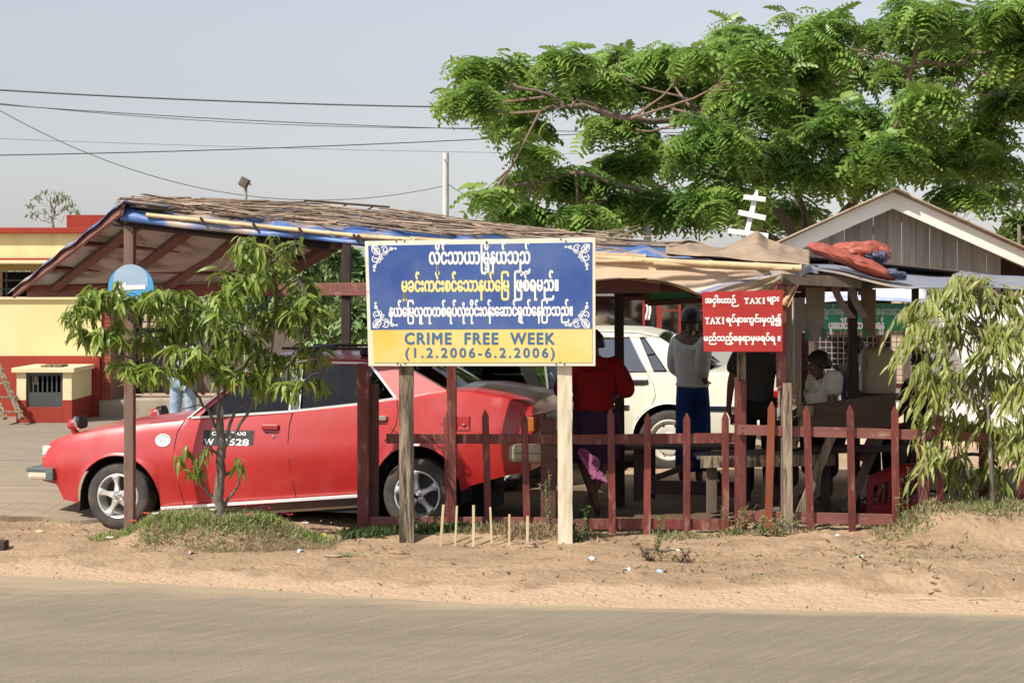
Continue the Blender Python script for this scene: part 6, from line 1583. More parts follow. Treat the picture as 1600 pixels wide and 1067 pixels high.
def crown_points(ells, n, dlist, shell=.55):
    """random points in clumps given as (px,py,rx,ry[,d]) ellipses; returns points and outward directions"""
    area = np.array([e[2] * e[3] for e in ells], float) ** .85; pr = area / area.sum()
    ks = RS.choice(len(ells), n, p=pr); v = nrmz(RS.normal(size=(n, 3))); r = (shell + (1 - shell) * RS.rand(n)) ** .6
    v[:, 2] = np.where(v[:, 2] < -.3, -v[:, 2] * .8, v[:, 2])
    pts = np.zeros((n, 3))
    for i, e in enumerate(ells):
        k = ks == i; dd = e[4] if len(e) > 4 else dlist; c = np.array(P(e[0], e[1], dd)); s_ = dd / FPX
        pts[k] = c + v[k] * r[k][:, None] * np.array([e[2] * s_, (e[2] + e[3]) * .5 * s_ * 1.1, e[3] * s_])
    return pts, v
def limb(root, pts, rs, m, name='branch', n=8, wob=.02):
    P3 = [Vector(p) for p in pts]; fine, rr = [], []
    for i in range(len(P3) - 1):
        for k in range(4):
            t = k / 4; q = P3[i].lerp(P3[i + 1], t); fine.append(q + (Vector((rnd.gauss(0, wob), rnd.gauss(0, wob), rnd.gauss(0, wob))) * (0 if i == k == 0 else 1))); rr.append(rs[i] + (rs[i + 1] - rs[i]) * t)
    fine.append(P3[-1]); rr.append(rs[-1])
    return MB().tube(fine, rr, n).build(name, m, root, smooth=True)

bark = mat('grey_bark', (.22, .17, .12), (.13, .10, .075), rough=.9, scale=8, stretch=(2, 2, .6), bump=.01, bscale=20)
bark_pink = mat('pinkish_bark', (.27, .17, .12), (.19, .12, .085), rough=.9, scale=6, bump=.01, bscale=10)
# ---- big rain tree
raingreen = leafmat('rain_tree_leaf', (.185, .300, .060), (.290, .420, .095), (.085, .175, .035), tr=.42, scale=2.6, rough=.38, s3=1.1, lo3=.48, hi3=.62)
D0 = 27
E_ = [(752,118,34,30),(735,160,36,30),(790,108,28,26),(790,180,45,30),(845,150,42,30),(820,200,44,18),(885,98,42,26),(925,140,50,45),(960,98,42,30),(1000,140,52,48),(1040,100,44,34),(1085,95,28,26),(1085,150,55,50),(965,200,55,28),
      (835,240,26,22),(840,285,52,30),(765,308,22,20),(815,335,30,22),(905,290,50,36),(905,345,55,30),(970,270,40,38),(1020,255,55,45),(1000,330,60,36),(1060,330,60,40),(1110,240,66,60),(1130,320,66,45),
      (1150,55,38,24),(1130,85,30,28),(1185,100,50,40),(1170,170,66,54),(1200,260,70,60),(1225,340,60,34),(1240,130,52,50),(1290,45,46,30),(1275,90,54,44),(1270,190,62,56),(1320,120,48,46),(1330,210,66,56),(1300,280,66,42),
      (1375,60,36,34),(1385,250,52,44),(1420,210,46,40),(1450,160,44,36),(1405,112,30,26),(1440,30,50,32),(1500,40,52,34),(1460,80,42,34),(1530,80,50,36),(1480,110,30,18),(1520,215,60,32),(1470,260,60,44),(1545,260,52,34),(1500,310,46,28),
      (1570,170,40,40),(1555,135,30,24),(1600,90,44,46),(1585,30,56,44),(1640,60,60,60),(1640,150,50,50),(1410,10,20,14),(1575,300,26,30),(1230,22,8,7),(722,90,9,6),(705,150,12,14)]
E_ = [(a, b, c * .96, d_ * 1.10, D0 + RS.uniform(-2.6, 2.6)) for a, b, c, d_ in E_]
rt = empty('rain_tree', P(1262, 640, D0), 'huge spreading rain tree with feathery drooping leaves filling the upper right', 'tree')
rt.location.z = 0
root = Vector((P(1262, 0, D0).x, D0, -.1)); fork = P(1268, 400, D0)
limb(rt, [root, P(1262, 520, D0), fork], [.32, .26, .22], bark, 'trunk', 14, .02)
sk = {'A': [fork, P(1180, 290, D0), P(1110, 195, D0 + .5), P(985, 186, D0 - .5), P(880, 163, D0 - 1), P(790, 128, D0 - 1)],
      'B': [fork, P(1350, 290, D0), P(1408, 190, D0 - 1.6), P(1425, 100, D0 - 1.6), P(1434, 70, D0 - 1.6)],
      'C': [fork, P(1150, 345, D0), P(1010, 300, D0 - 1), P(900, 270, D0 - 1.5), P(800, 290, D0 - 1)],
      'D': [P(1425, 108, D0 - 1.6), P(1500, 92, D0 - 1.7), P(1600, 66, D0 - 1.7)], 'E': [P(1420, 110, D0 - 1.6), P(1385, 96, D0 - 1.6), P(1325, 72, D0 - 1.7)],
      'F': [fork, P(1240, 260, D0 + 1), P(1290, 110, D0 + 2)], 'G': [fork, P(1440, 330, D0), P(1520, 260, D0 + .5), P(1560, 190, D0)], 'H': [P(1110, 195, D0 + .5), P(1060, 150, D0), P(960, 120, D0)],
      'I': [P(1508, 145, D0 - 1.5), P(1530, 115, D0 - 1.5), P(1575, 100, D0 - 1)], 'J': [P(1508, 145, D0 - 1.5), P(1550, 145, D0 - 1), P(1600, 140, D0 - 1)], 'K': [P(1450, 250, D0), P(1508, 145, D0 - 1.5), P(1520, 120, D0 - 1.6)],
      'L': [P(985, 186, D0 - 2.4), P(910, 160, D0 - 2.7), P(870, 170, D0 - 2.7), P(830, 176, D0 - 2.6)]}
nodes_ = []
for k, pl_ in sk.items():
    r0 = {'A': .085, 'B': .085, 'C': .07, 'D': .035, 'E': .03, 'F': .07, 'G': .07, 'H': .035}.get(k, .024)
    limb(rt, pl_, [r0 * (1 - .72 * i / (len(pl_) - 1)) for i in range(len(pl_))], bark_pink if k in 'BDEIJLM' else bark, 'limb', 8, .035)
    for i in range(len(pl_) - 1): nodes_ += [pl_[i].lerp(pl_[i + 1], t) for t in (0, .33, .66)]
tw = MB()
for e in E_:
    c = P(e[0], e[1], e[4]); q = min(nodes_, key=lambda n_: (n_ - c).length + (.6 if n_.z > c.z else 0)); mid = q.lerp(c, .5) + Vector((0, 0, -.1))
    tw.tube([q, mid, c], [.022, .016, .008], 5)
    for k in range(5):
        v = Vector(RS.normal(size=3)).normalized(); tw.tube([mid.lerp(c, rnd.random()), c + Vector((v.x * e[2], v.y * e[2], v.z * e[3])) * (e[4] / FPX * .9)], [.010, .004], 4)
o_ = tw.build('twig', bark_pink, rt, fix=False); o_['kind'] = 'stuff'
pts, out = crown_points(E_, 12500, D0, .15)
dirv = out * np.array([1, 1, .25]) * .6 + RS.normal(size=out.shape) * np.array([.7, .7, .3]) + np.array([0, 0, -.15]); d_, s_, u_ = basis(dirv, np.array([[0, 0, 1.]]) + RS.normal(size=out.shape) * .25)
VV, FF, n0 = [], [], 0
for q_, (tv, tf) in enumerate((pinnate(6, .60, .085, .85), pinnate(4, .62, .11, .7), pinnate(8, .45, .060, 1.0), pinnate(5, .7, .10, .5))):
    k_ = np.arange(len(pts)) % 4 == q_
    V_, F_ = scatter(tv, tf, pts[k_], d_[k_], s_[k_], u_[k_], RS.uniform(.14, .36, k_.sum())); VV.append(V_); FF.append(F_ + n0); n0 += len(V_)
V_, F_ = np.concatenate(VV), np.concatenate(FF)
np_obj('crown', V_, F_, raingreen, rt)
# ---- trees behind
def back_tree(px, base_d, ells, n, label, lm, frond=.4, tpl=None, name='background_tree', trunk=.12):
    r = empty(name, (P(px, 0, base_d).x, base_d, 0), label, 'tree'); e0 = ells[0]
    limb(r, [Vector((P(px, 0, base_d).x, base_d, -.1)), P(px + 3, 520, base_d), P(e0[0], e0[1], base_d)], [trunk, trunk * .8, trunk * .3], bark, 'trunk', 8, .05)
    for e in ells[1:]: limb(r, [P(px + 2, min(540, e[1] + 90), base_d), P(e[0], e[1], base_d)], [trunk * .4, .015], bark, 'branch', 6, .06)
    p_, o2 = crown_points([(*e, base_d + RS.uniform(-.6, .6)) for e in ells], n, base_d, .3)
    dv = o2 + RS.normal(size=o2.shape) * .6 + np.array([0, 0, -.3]); a, b, c = basis(dv, np.array([[0, 0, 1.]]) + RS.normal(size=o2.shape) * .3)
    t0, t1 = tpl or lance(2, .28, .3, .2); V2, F2 = scatter(t0, t1, p_, a, b, c, RS.uniform(.7, 1.3, n) * frond); np_obj('crown', V2, F2, lm, r); return r
hazeg = leafmat('hazy_leaf', (.30, .44, .17), (.22, .34, .13), tr=.3, rough=.7, scale=1)
back_tree(550, 36, [(548, 500, 26, 30), (560, 440, 34, 34), (535, 415, 22, 26), (520, 390, 18, 16), (575, 520, 30, 40)], 2600, 'light green bushy tree seen between the shelter post and the notice board', hazeg, .25)
back_tree(488, 38, [(490, 470, 30, 50), (470, 430, 34, 40), (512, 425, 20, 28), (500, 530, 40, 25)], 2400, 'light green tree right behind the crown of the small roadside tree', hazeg, .25)
back_tree(400, 40, [(400, 500, 40, 40), (350, 520, 50, 30), (430, 460, 30, 30), (300, 500, 40, 30)], 1800, 'hazy tree far behind, mostly covered by the small roadside tree', hazeg, .28)
back_tree(1585, 34, [(1592, 352, 26, 18), (1610, 380, 34, 30), (1570, 375, 18, 14)], 900, 'pale yellow green tree top above the hut roof at the right edge', leafmat('yellow_green_leaf', (.20, .27, .08), (.15, .22, .06), tr=.3), .2)
paleg = leafmat('pale_sparse_leaf', (.30, .36, .20), (.24, .30, .15), tr=.3, rough=.8)
r = empty('sparse_tree', (P(82, 0, 34).x, 34, 0), 'thin sparse tree standing behind the yellow building roof', 'tree')
limb(r, [Vector((P(84, 0, 34).x, 34, 0)), P(83, 400, 34), P(81, 330, 34), P(79, 305, 34)], [.06, .04, .02, .006], bark, 'trunk', 8, .03)
sp = [(48, 322), (60, 308), (72, 300), (92, 302), (104, 309), (118, 330), (66, 330), (100, 325), (52, 335), (88, 312), (110, 318)]
for (x, y) in sp: limb(r, [P(81, 350 - (350 - y) * .4, 34), P((x + 81) / 2, y + 12, 34), P(x, y, 34 + rnd.uniform(-.5, .5))], [.012, .008, .003], mat('pale_twig', (.30, .26, .20), rough=.9), 'branch', 5, .03)
p_, o2 = crown_points([(x, y + 2, 9, 9, 34) for x, y in sp], 230, 34, .2); dv = RS.normal(size=o2.shape) + np.array([0, 0, -.8]); a, b, c = basis(dv, np.array([[0, 0, 1.]]) + RS.normal(size=o2.shape) * .3)
t0, t1 = lance(2, .22, .3, .2); V2, F2 = scatter(t0, t1, p_, a, b, c, RS.uniform(.06, .12, len(p_))); np_obj('crown', V2, F2, paleg, r)
# far belt of trees closing the horizon
m_e = [(px, 455 + RS.uniform(-8, 4), 60 + RS.uniform(-15, 20), 22 + RS.uniform(-6, 8), 95 + RS.uniform(-8, 8)) for px in np.arange(-900, 2500, 45)]
p_, o2 = crown_points(m_e, 20000, 95, .4); dv = RS.normal(size=o2.shape); a, b, c = basis(dv, np.array([[0, 0, 1.]]) + RS.normal(size=o2.shape) * .3)
V2, F2 = scatter(t0, t1, p_, a, b, c, RS.uniform(.45, .9, len(p_))); np_obj('far_trees', V2, F2, mat('far_foliage', (.20, .25, .17), (.15, .20, .13), rough=.9, scale=.1), None, kind='stuff')

# ---- leaves as single parts: the largest-showing 300, the rest joined
def leafy(root, tv, tf, pos, X_, Y_, Z_, sc, m, name='leaf', keep=300):
    V_, F_ = None, None
    order = np.argsort(pos[:, 1] - sc * 3); a = order[:keep]; b = order[keep:]
    me = np_mesh(name, tv, tf, m, True); og = np.array(origin(root))
    for i in a:
        o = bpy.data.objects.new(name, me); COL.objects.link(o); o.parent = root
        Mx = Matrix([[X_[i][0], Y_[i][0], Z_[i][0], 0], [X_[i][1], Y_[i][1], Z_[i][1], 0], [X_[i][2], Y_[i][2], Z_[i][2], 0], [0, 0, 0, 1]])
        o.matrix_basis = Matrix.Translation(Vector(pos[i] - og)) @ Mx @ Matrix.Diagonal((sc[i], sc[i], sc[i], 1))
    if len(b):
        V_, F_ = scatter(tv, tf, pos[b], X_[b], Y_[b], Z_[b], sc[b]); np_obj('foliage', V_, F_, m, root, True, 'stuff')
# ---- small roadside tree, left
mg = leafmat('glossy_green_leaf', (.215, .305, .050), (.32, .41, .085), (.115, .175, .032), tr=.40, scale=8, rough=.40, s3=5)
DT = 12.86; xb = P(343, 0, DT).x
mt = empty('roadside_tree', (xb, DT, Z(xb, DT)), 'small leafy tree with drooping glossy leaves on the flower mound before the taxi', 'tree')
pb = mat('pale_grey_bark', (.17, .145, .12), (.10, .085, .07), rough=.9, scale=14, stretch=(1, 1, .4), bump=.004, bscale=60, c3=(.33, .30, .27), s3=20)
limb(mt, [Vector((xb, DT, Z(xb, DT) - .04)), P(343, 780, DT), P(344, 720, DT), P(347, 690, DT), P(343, 655, DT)], [.046, .040, .034, .036, .028], pb, 'trunk', 12, .004)
ml = [[(345, 690), (325, 640), (300, 605), (262, 580), (190, 555), (150, 545)], [(300, 605), (270, 560), (230, 520), (180, 480), (150, 470)], [(190, 555), (150, 530), (115, 510)], [(343, 660), (340, 600), (310, 540), (290, 480)],
      [(345, 655), (352, 600), (372, 560), (385, 500), (400, 440), (405, 395)], [(347, 690), (370, 640), (405, 610), (450, 570), (480, 530)], [(385, 500), (430, 460), (465, 435)], [(400, 440), (385, 400), (372, 385)], [(405, 430), (440, 395), (460, 382)],
      [(350, 700), (385, 650), (410, 600), (415, 560)], [(345, 715), (330, 700), (316, 720)], [(350, 742), (365, 735), (375, 722)], [(310, 745), (300, 715), (285, 705)], [(345, 790), (325, 770), (312, 745), (308, 720)], [(450, 570), (490, 560), (505, 580)], [(352, 790), (370, 760), (378, 735)],
      [(405, 610), (420, 560), (430, 510)], [(262, 580), (240, 600), (235, 610)], [(230, 520), (240, 480), (250, 460)], [(352, 600), (330, 570), (345, 520)]]
tips = []
for pl_ in ml:
    dd = [DT + RS.uniform(-.12, .12) * i * .6 for i in range(len(pl_))]; P3 = [P(x, y, q_) for (x, y), q_ in zip(pl_, dd)]
    limb(mt, P3, [.013 * (1 - .75 * i / (len(P3) - 1)) + .002 for i in range(len(P3))], pb, 'branch', 6, .006)
ME = [(128,500,38,38),(118,528,28,22),(165,470,42,32),(185,530,42,36),(205,575,32,20),(225,480,44,34),(255,530,50,40),(245,590,34,26),(275,470,44,34),(300,520,54,44),(320,580,40,34),(285,555,40,30),(350,480,46,40),(365,540,50,40),(370,590,40,26),(405,400,44,32),(372,392,24,20),(455,388,24,18),
      (420,440,44,36),(390,445,36,30),(440,510,50,42),(430,570,50,36),(480,500,34,44),(490,560,28,32),(478,450,26,18),(400,600,40,20),(345,440,22,22),(500,600,12,14),(460,605,30,14)]
wn_ = 400
wp, wo = crown_points([(a, b, c, d2, DT + RS.uniform(-.28, .28)) for a, b, c, d2 in ME], wn_, DT, .2)
ext = np.array([list(P(x, y, DT - .05)) for x, y in ((278, 712), (290, 700), (302, 722), (312, 735), (322, 700), (296, 738), (372, 720))])
wp = np.concatenate([wp, ext]); wo = np.concatenate([wo, nrmz(RS.normal(size=(len(ext), 3)))])
k_ = 8; pos = np.repeat(wp, k_, 0) + RS.normal(size=(len(wp) * k_, 3)) * .018; og_ = np.repeat(wo, k_, 0)
ang = RS.uniform(0, 2 * math.pi, len(pos)); rad_ = np.stack([np.cos(ang), np.sin(ang), RS.uniform(-1.3, .35, len(pos))], 1)
dv = rad_ + og_ * .5 + np.array([0, 0, -.35]); a, b, c = basis(dv, np.array([[0, 0, 1.]]) + RS.normal(size=dv.shape) * .35)
tv, tf = lance(5, .14, .60, .35); leafy(mt, tv, tf, pos, a, b, c, RS.uniform(.08, .15, len(pos)), mg)
tw = MB()
for p in wp[:wn_]:
    q = min([P(x, y, DT) for pl_ in ml for x, y in pl_], key=lambda n_: (n_ - Vector(p)).length); tw.tube([q, q.lerp(Vector(p), .5) + Vector((0, 0, .02)), Vector(p)], [.004, .003, .002], 4)
o_ = tw.build('twig', pb, mt, fix=False); o_['kind'] = 'stuff'
# ---- small tree at the right, drooping toothed leaves, dusty
ag = leafmat('dusty_leaf', (.33, .37, .075), (.21, .28, .05), (.42, .35, .19), tr=.36, scale=9, rough=.42, s3=11, lo3=.5, hi3=.64)
DA = 13.0; xa = P(1552, 0, DA).x
at_ = empty('drooping_tree', (xa, DA, Z(xa, DA)), 'young dusty tree with long drooping leaflets on the mound at the right edge', 'tree')
limb(at_, [Vector((xa, DA, Z(xa, DA) - .04)), P(1548, 700, DA), P(1540, 600, DA), P(1534, 500, DA), P(1528, 440, DA)], [.020, .017, .014, .010, .006], pb, 'trunk', 10, .006)
fr0 = []
AE = [(1500,432,44,22),(1470,455,46,26),(1530,430,40,24),(1570,455,36,30),(1420,480,34,22),(1450,510,46,30),(1510,500,50,34),(1570,520,44,40),(1440,560,36,26),(1480,580,44,32),(1540,585,50,36),(1590,600,36,44),(1460,640,40,24),(1510,650,46,30),(1570,670,46,36),(1450,690,26,22),(1495,710,36,26),(1550,730,44,26),(1530,790,40,12),(1580,790,40,14),(1610,480,40,40),(1625,560,40,60),(1620,680,40,50)]
fp, fo = crown_points([(a, b, c, d2, DA + RS.uniform(-.25, .3)) for a, b, c, d2 in AE], 300, DA, .1)
pos, X2, Y2, Z2, sc2 = [], [], [], [], []
st_m = MB()
for i in range(len(fp)):
    az_ = RS.uniform(0, 2 * math.pi); outw = np.array([math.cos(az_) + (fp[i][0] - xa) * .8, math.sin(az_) * .8, .25 + RS.rand() * .5]); outw /= np.linalg.norm(outw); L_ = RS.uniform(.20, .34); np_ = 6
    base = fp[i] - outw * L_ * .5; side = np.cross(outw, [0, 0, 1]); side /= np.linalg.norm(side) + 1e-9; prev = None; line = []
    for j in range(np_ + 1):
        t = j / np_; q = base + outw * L_ * t + np.array([0, 0, -.30 * t * t * L_ / .25]); line.append(Vector(q))
        for sg in ((-1, 1) if 0 < j < np_ else ((0,) if j == np_ else ())):
            dv = outw * (.45 + .3 * t) + side * sg * .45 + RS.normal(size=3) * .12 + np.array([0, 0, -.85 - RS.rand() * .8]); dv /= np.linalg.norm(dv)
            up = np.array([0, 0, 1.]) + side * sg * .5 + RS.normal(size=3) * .2 - np.array([0, .5, 0]); s3 = np.cross(dv, up); s3 /= np.linalg.norm(s3); u3 = np.cross(s3, dv)
            pos.append(q); X2.append(dv); Y2.append(s3); Z2.append(u3); sc2.append(RS.uniform(.105, .175) * (1 - .25 * abs(t - .5)))
    st_m.tube(line, .0022, 4)
o_ = st_m.build('leaf_stalk', mat('green_stalk', (.16, .18, .06), rough=.6), at_, fix=False); o_['kind'] = 'stuff'
tv, tf = lance(6, .088, .28, .3)
tv = tv.copy(); tv[0::6, 1] *= 1.15; tv[2::6, 1] *= 1.15
leafy(at_, tv, tf, np.array(pos), np.array(X2), np.array(Y2), np.array(Z2), np.array(sc2), ag, 'leaflet')
for k in range(12):
    e = AE[k]; limb(at_, [P(1540, min(760, e[1] + 60), DA), P((e[0] + 1540) / 2, e[1] + 20, DA), P(e[0], e[1], DA + .05)], [.009, .006, .003], pb, 'branch', 5, .006)

# ---- ground cover
def blades(name, ctr, n, m, hgt=(.03, .08), mask=None, lean=.6, w=.10, label=None, cat=None):
    x0, x1, y0, y1 = ctr; x = RS.uniform(x0, x1, n); y = RS.uniform(y0, y1, n)
    k = mask(x, y) > RS.rand(n) if mask else np.ones(n, bool); x, y = x[k], y[k]; z = gh(x, y) - .004
    pos = np.stack([x, y, z], 1); n = len(x); dv = np.stack([RS.normal(size=n) * lean, RS.normal(size=n) * lean, np.ones(n)], 1)
    a, b, c = basis(dv, RS.normal(size=(n, 3))); t0, t1 = lance(2, w, .35, 0.0); V2, F2 = scatter(t0, t1, pos, a, b, c, RS.uniform(hgt[0], hgt[1], n))
    o = np_obj(name, V2, F2, m, None, True, 'stuff'); return o
gr1 = leafmat('ground_green', (.20, .28, .07), (.28, .32, .12), (.36, .30, .17), tr=.25, scale=7, rough=.7, s3=5, lo3=.48, hi3=.62)
gr2 = leafmat('dry_green', (.26, .25, .11), (.17, .20, .07), (.36, .28, .17), tr=.25, scale=6, rough=.8, s3=4, lo3=.45, hi3=.6)
dryg = leafmat('dry_straw', (.48, .37, .21), (.24, .16, .09), (.18, .10, .06), tr=.2, scale=6, rough=.9)
darkg = leafmat('dark_weed', (.045, .085, .02), (.08, .12, .03), tr=.2, scale=8, rough=.6)
def ell(cx, cy, rx, ry, p=2, pw=1.0):
    def f(x, y): a = np.sqrt(((x - cx) / rx) ** 2 + ((y - cy) / ry) ** 2) + (fbm(x * 4, y * 4) - .47) * .9; return np.clip((1.05 - a) * 2.2, 0, 1) ** pw
    return f
blades('grass', (-3.3, -1.35, 12.5, 13.6), 30000, gr1, (.025, .07), ell(-2.38, 13.10, .86, .44), .7, .09)
blades('low_foliage', (-3.3, -1.35, 12.7, 13.5), 9000, gr1, (.02, .045), ell(-2.40, 13.12, .78, .36), 1.2, .26)
blades('dry_grass', (-3.2, -1.35, 12.4, 13.0), 9000, gr2, (.02, .055), ell(-2.15, 12.68, .85, .26), .8, .07)
blades('weeds', (-1.4, 0.75, 12.9, 13.7), 12000, darkg, (.03, .08), ell(-.75, 13.32, .68, .30), .9, .20)
blades('dry_weeds', (-.7, .6, 12.85, 13.6), 9000, dryg, (.03, .09), ell(.10, 13.2, .52, .30), .9, .07)
blades('dry_weeds', (.35, 2.6, 12.9, 13.6), 5000, gr2, (.02, .06), lambda x, y: (fbm(x * 3.2, y * 3.2) > .52) * .8 * (y > 13.0), .9, .13)
blades('grass', (2.6, 6.0, 12.5, 13.9), 26000, gr2, (.03, .08), lambda x, y: np.clip((y - 12.62 - .35 * (fbm(x * 3, y * 3) - .45)) * 4, 0, 1) * np.clip((x - 2.75) * 3, 0, 1), .7, .085)
blades('grass', (2.7, 6.0, 12.6, 13.7), 12000, gr1, (.03, .065), lambda x, y: np.clip((y - 12.72 - .5 * (fbm(x * 3, y * 3) - .45)) * 4, 0, 1) * np.clip((x - 2.85) * 3, 0, 1) * (fbm(x * 2.2, y * 2.2) > .44), .8, .12)
blades('dry_straw_litter', (-6, 6, 10.6, 13.9), 9000, dryg, (.03, .09), lambda x, y: (fbm(x * 2.1, y * 3.1) > .5) * np.clip((y - road_edge(x) - .25) * 1.2, 0, .8) * np.where(x > .6, .9, .3), 3.2, .13)
blades('small_weeds', (.3, 6, 11.2, 12.9), 9000, gr2, (.012, .035), lambda x, y: (fbm(x * 5.3 + 9, y * 6.1) > .62) * 1.0, 1.2, .22)
blades('dead_leaves', (-.4, 6, 11.0, 12.9), 2600, mat('dead_leaf', (.26, .13, .08), (.34, .20, .12), rough=.9, scale=30), (.015, .04), lambda x, y: (fbm(x * 4.3 + 2, y * 5.1) > .56) * .8, 3, .3)
# leafy sprigs
def sprig(px, py, h, d, n, m, label, spread=.12, leaf=.03, nst=3):
    c = P(px, py, d); zb = Z(c.x, d); r = empty('weed', (c.x, d, zb), label, 'plant'); H_ = h / FPX * d
    for k in range(nst):
        b_ = Vector((c.x, d, zb - .01)); t_ = b_ + Vector((rnd.gauss(0, spread), rnd.gauss(0, spread * .6), H_ * rnd.uniform(.65, 1))); mid = b_.lerp(t_, .5) + Vector((rnd.gauss(0, .015), 0, 0))
        MB().tube([b_, mid, t_], [.004, .003, .0015], 5).build('stem', MATS.get('green_stalk'), r)
        ts = RS.rand(n // nst); q = np.array([list(b_.lerp(mid, t * 2) if t < .5 else mid.lerp(t_, t * 2 - 1)) for t in ts]); dv = RS.normal(size=q.shape) * np.array([1, 1, .4]) + np.array([0, 0, .35])
        a, b, e = basis(dv, np.array([[0, 0, 1.]]) + RS.normal(size=q.shape) * .3); t0, t1 = lance(3, .22, .3, .2); V2, F2 = scatter(t0, t1, q, a, b, e, RS.uniform(.6, 1.2, len(q)) * leaf); o = np_obj('foliage', V2, F2, m, r, True, 'stuff')
    return r
wg = leafmat('weed_leaf', (.12, .18, .06), (.17, .22, .08), (.22, .19, .10), tr=.25, scale=20, rough=.7)
sprig(1025, 872, 62, 12.45, 150, wg, 'upright weed on the bank edge in front of the fence', .05, .035, 4)
sprig(1408, 820, 66, 13.0, 90, wg, 'spiky weed on the mound just left of the faded fence post', .06, .03, 3)
sprig(1418, 820, 90, 13.1, 80, wg, 'taller spiky weed behind the other one on the right mound', .05, .03, 2)
sprig(905, 845, 70, 12.95, 220, darkg, 'dark leafy bush at the foot of the cream sign post', .09, .045, 5)
sprig(860, 850, 105, 13.3, 200, gr2, 'dry climbing weed on the dark fence post beside the cream post', .05, .028, 5)
sprig(1150, 850, 60, 13.1, 200, gr2, 'tangled dry weed at the foot of the maroon post under the red board', .13, .03, 6)
sprig(1185, 850, 40, 13.0, 200, gr1, 'low green weed right of the maroon post under the red board', .16, .035, 6)
sprig(1215, 852, 40, 12.95, 120, gr2, 'low dry weed around the foot of the orange brown picket', .12, .03, 5)
sprig(1070, 905, 26, 12.0, 100, mat('purple_weed_leaf', (.17, .09, .08), (.12, .07, .06), rough=.8, scale=20, trans=.2), 'flat purplish weed at the edge of the dirt bank', .09, .04, 6)
sprig(1015, 905, 30, 12.1, 90, mat('brown_weed_leaf', (.20, .12, .08), (.14, .09, .06), rough=.8, scale=20, trans=.2), 'withered brown weed beside the upright weed on the bank', .10, .04, 6)
sprig(540, 882, 9, 12.25, 60, gr1, 'tiny green plant alone on the dirt right of the flower mound', .08, .03, 5)
sprig(660, 850, 45, 13.15, 200, darkg, 'dark weed growing round the foot of the old grey sign post', .16, .04, 7)
# flowers on the mound
fl = {}
for (px, py, c, nme, lab) in ((228, 803, (.75, .12, .05), 'orange', 'small orange flower at the foot of the left shelter post'), (207, 815, (.75, .16, .08), 'orange', 'coral flower on the left slope of the flower mound'), (242, 824, (.85, .82, .74), 'white', 'single white flower low on the left of the mound'), (171, 845, (.85, .82, .74), 'white', 'white flower at the far left foot of the mound'),
                      (333, 827, (.85, .82, .74), 'white', 'white flower just left of the small tree trunk'), (386, 806, (.72, .06, .05), 'red', 'red flower nearest the trunk on its right'), (394, 803, (.75, .10, .06), 'red', 'bright red flower second from the trunk'), (409, 801, (.60, .04, .32), 'magenta', 'magenta flower left of the pair of yellow stalks'),
                      (423, 802, (.78, .12, .10), 'red', 'pale red flower on the crest of the mound'), (440, 808, (.60, .04, .30), 'magenta', 'second magenta flower near the right end of the mound'), (452, 805, (.75, .09, .05), 'red', 'red flower at the right end of the mound'), (476, 818, (.85, .82, .74), 'white', 'white flower on the right shoulder of the mound'), (390, 832, (.55, .16, .10), 'brick', 'dull red bloom low on the right of the mound')):
    d = 13.05 if py < 812 else 12.95 - (py - 812) * .008; p = P(px, py, d); p.z = max(p.z, Z(p.x, d) + .065)
    r = empty('flower', (p.x, d, Z(p.x, d)), lab, 'flower', 'moss rose flowers on the mound'); m = mat('petal_' + nme, c, rough=.6, trans=.3)
    MB().tube([(p.x, d, Z(p.x, d)), p], .002, 4).build('stem', MATS['green_stalk'], r)
    for k in range(6):
        a = k * math.pi / 3; u3 = Vector((math.cos(a), math.sin(a) * .8, .35 + .2 * math.sin(a * 3))); w3 = Vector((-math.sin(a), math.cos(a), 0)); MB().add([p, p + u3 * .022 + w3 * .016, p + u3 * .038, p + u3 * .022 - w3 * .016], [(0, 1, 2, 3)]).build('petal', m, r)
# stakes, stones, scraps
stk = mat('split_bamboo', (.62, .52, .32), (.52, .40, .22), rough=.6, scale=4, stretch=(3, 3, .5), c3=(.3, .2, .1), s3=8, lo3=.62, hi3=.7, rnd_v=.1)
for (a, t, b, bo, lab) in ((693, 788, 688, 856, 'leaning bamboo stake, leftmost of the six before the fence'), (714, 790, 711, 858, 'thin bamboo stake second from the left of the six'), (740, 789, 740, 861, 'tallest bamboo stake, third from the left of the six'), (766, 792, 769, 861, 'bamboo stake fourth from the left, leaning left'), (796, 803, 796, 860, 'short thin bamboo stake, fifth of the six'), (824.5, 806, 824, 856, 'bamboo stake at the right end with a stone at its foot')):
    d = 12.78; A = P(a, t, d); B = P(b, bo, d); B.z = Z(B.x, d) - .03
    o = MB().beam(B, A, .021 if a in (693, 740, 824.5) else .016, .010, up=(0, 1, 0), ch=.2).build('bamboo_stake', stk, None, at=B); tag(o, lab, 'stake', 'bamboo stakes before the fence')
def rock(name, px, py, d, s, m, label, cat, sq=(1, .8, .6)):
    c = P(px, py, d); zz = Z(c.x, d); bm = bmesh.new(); bmesh.ops.create_icosphere(bm, subdivisions=3, radius=1)
    for v in bm.verts:
        k = 1 + .22 * math.sin(v.co.x * 3 + s * 90) * math.cos(v.co.y * 4 + px) + .12 * math.sin(v.co.z * 6 + py); v.co = Vector((v.co.x * sq[0], v.co.y * sq[1], v.co.z * sq[2])) * s * k
    me = bpy.data.meshes.new(name); bm.to_mesh(me); bm.free(); me.materials.append(m); me.polygons.foreach_set('use_smooth', [True] * len(me.polygons)); me.set_sharp_from_angle(angle=R(30))
    o = bpy.data.objects.new(name, me); COL.objects.link(o); o.location = (c.x, d, zz + s * sq[2] * .5); return tag(o, label, cat)
stone = mat('stone', (.33, .22, .15), (.25, .165, .11), rough=.9, scale=9, bump=.006, bscale=25)
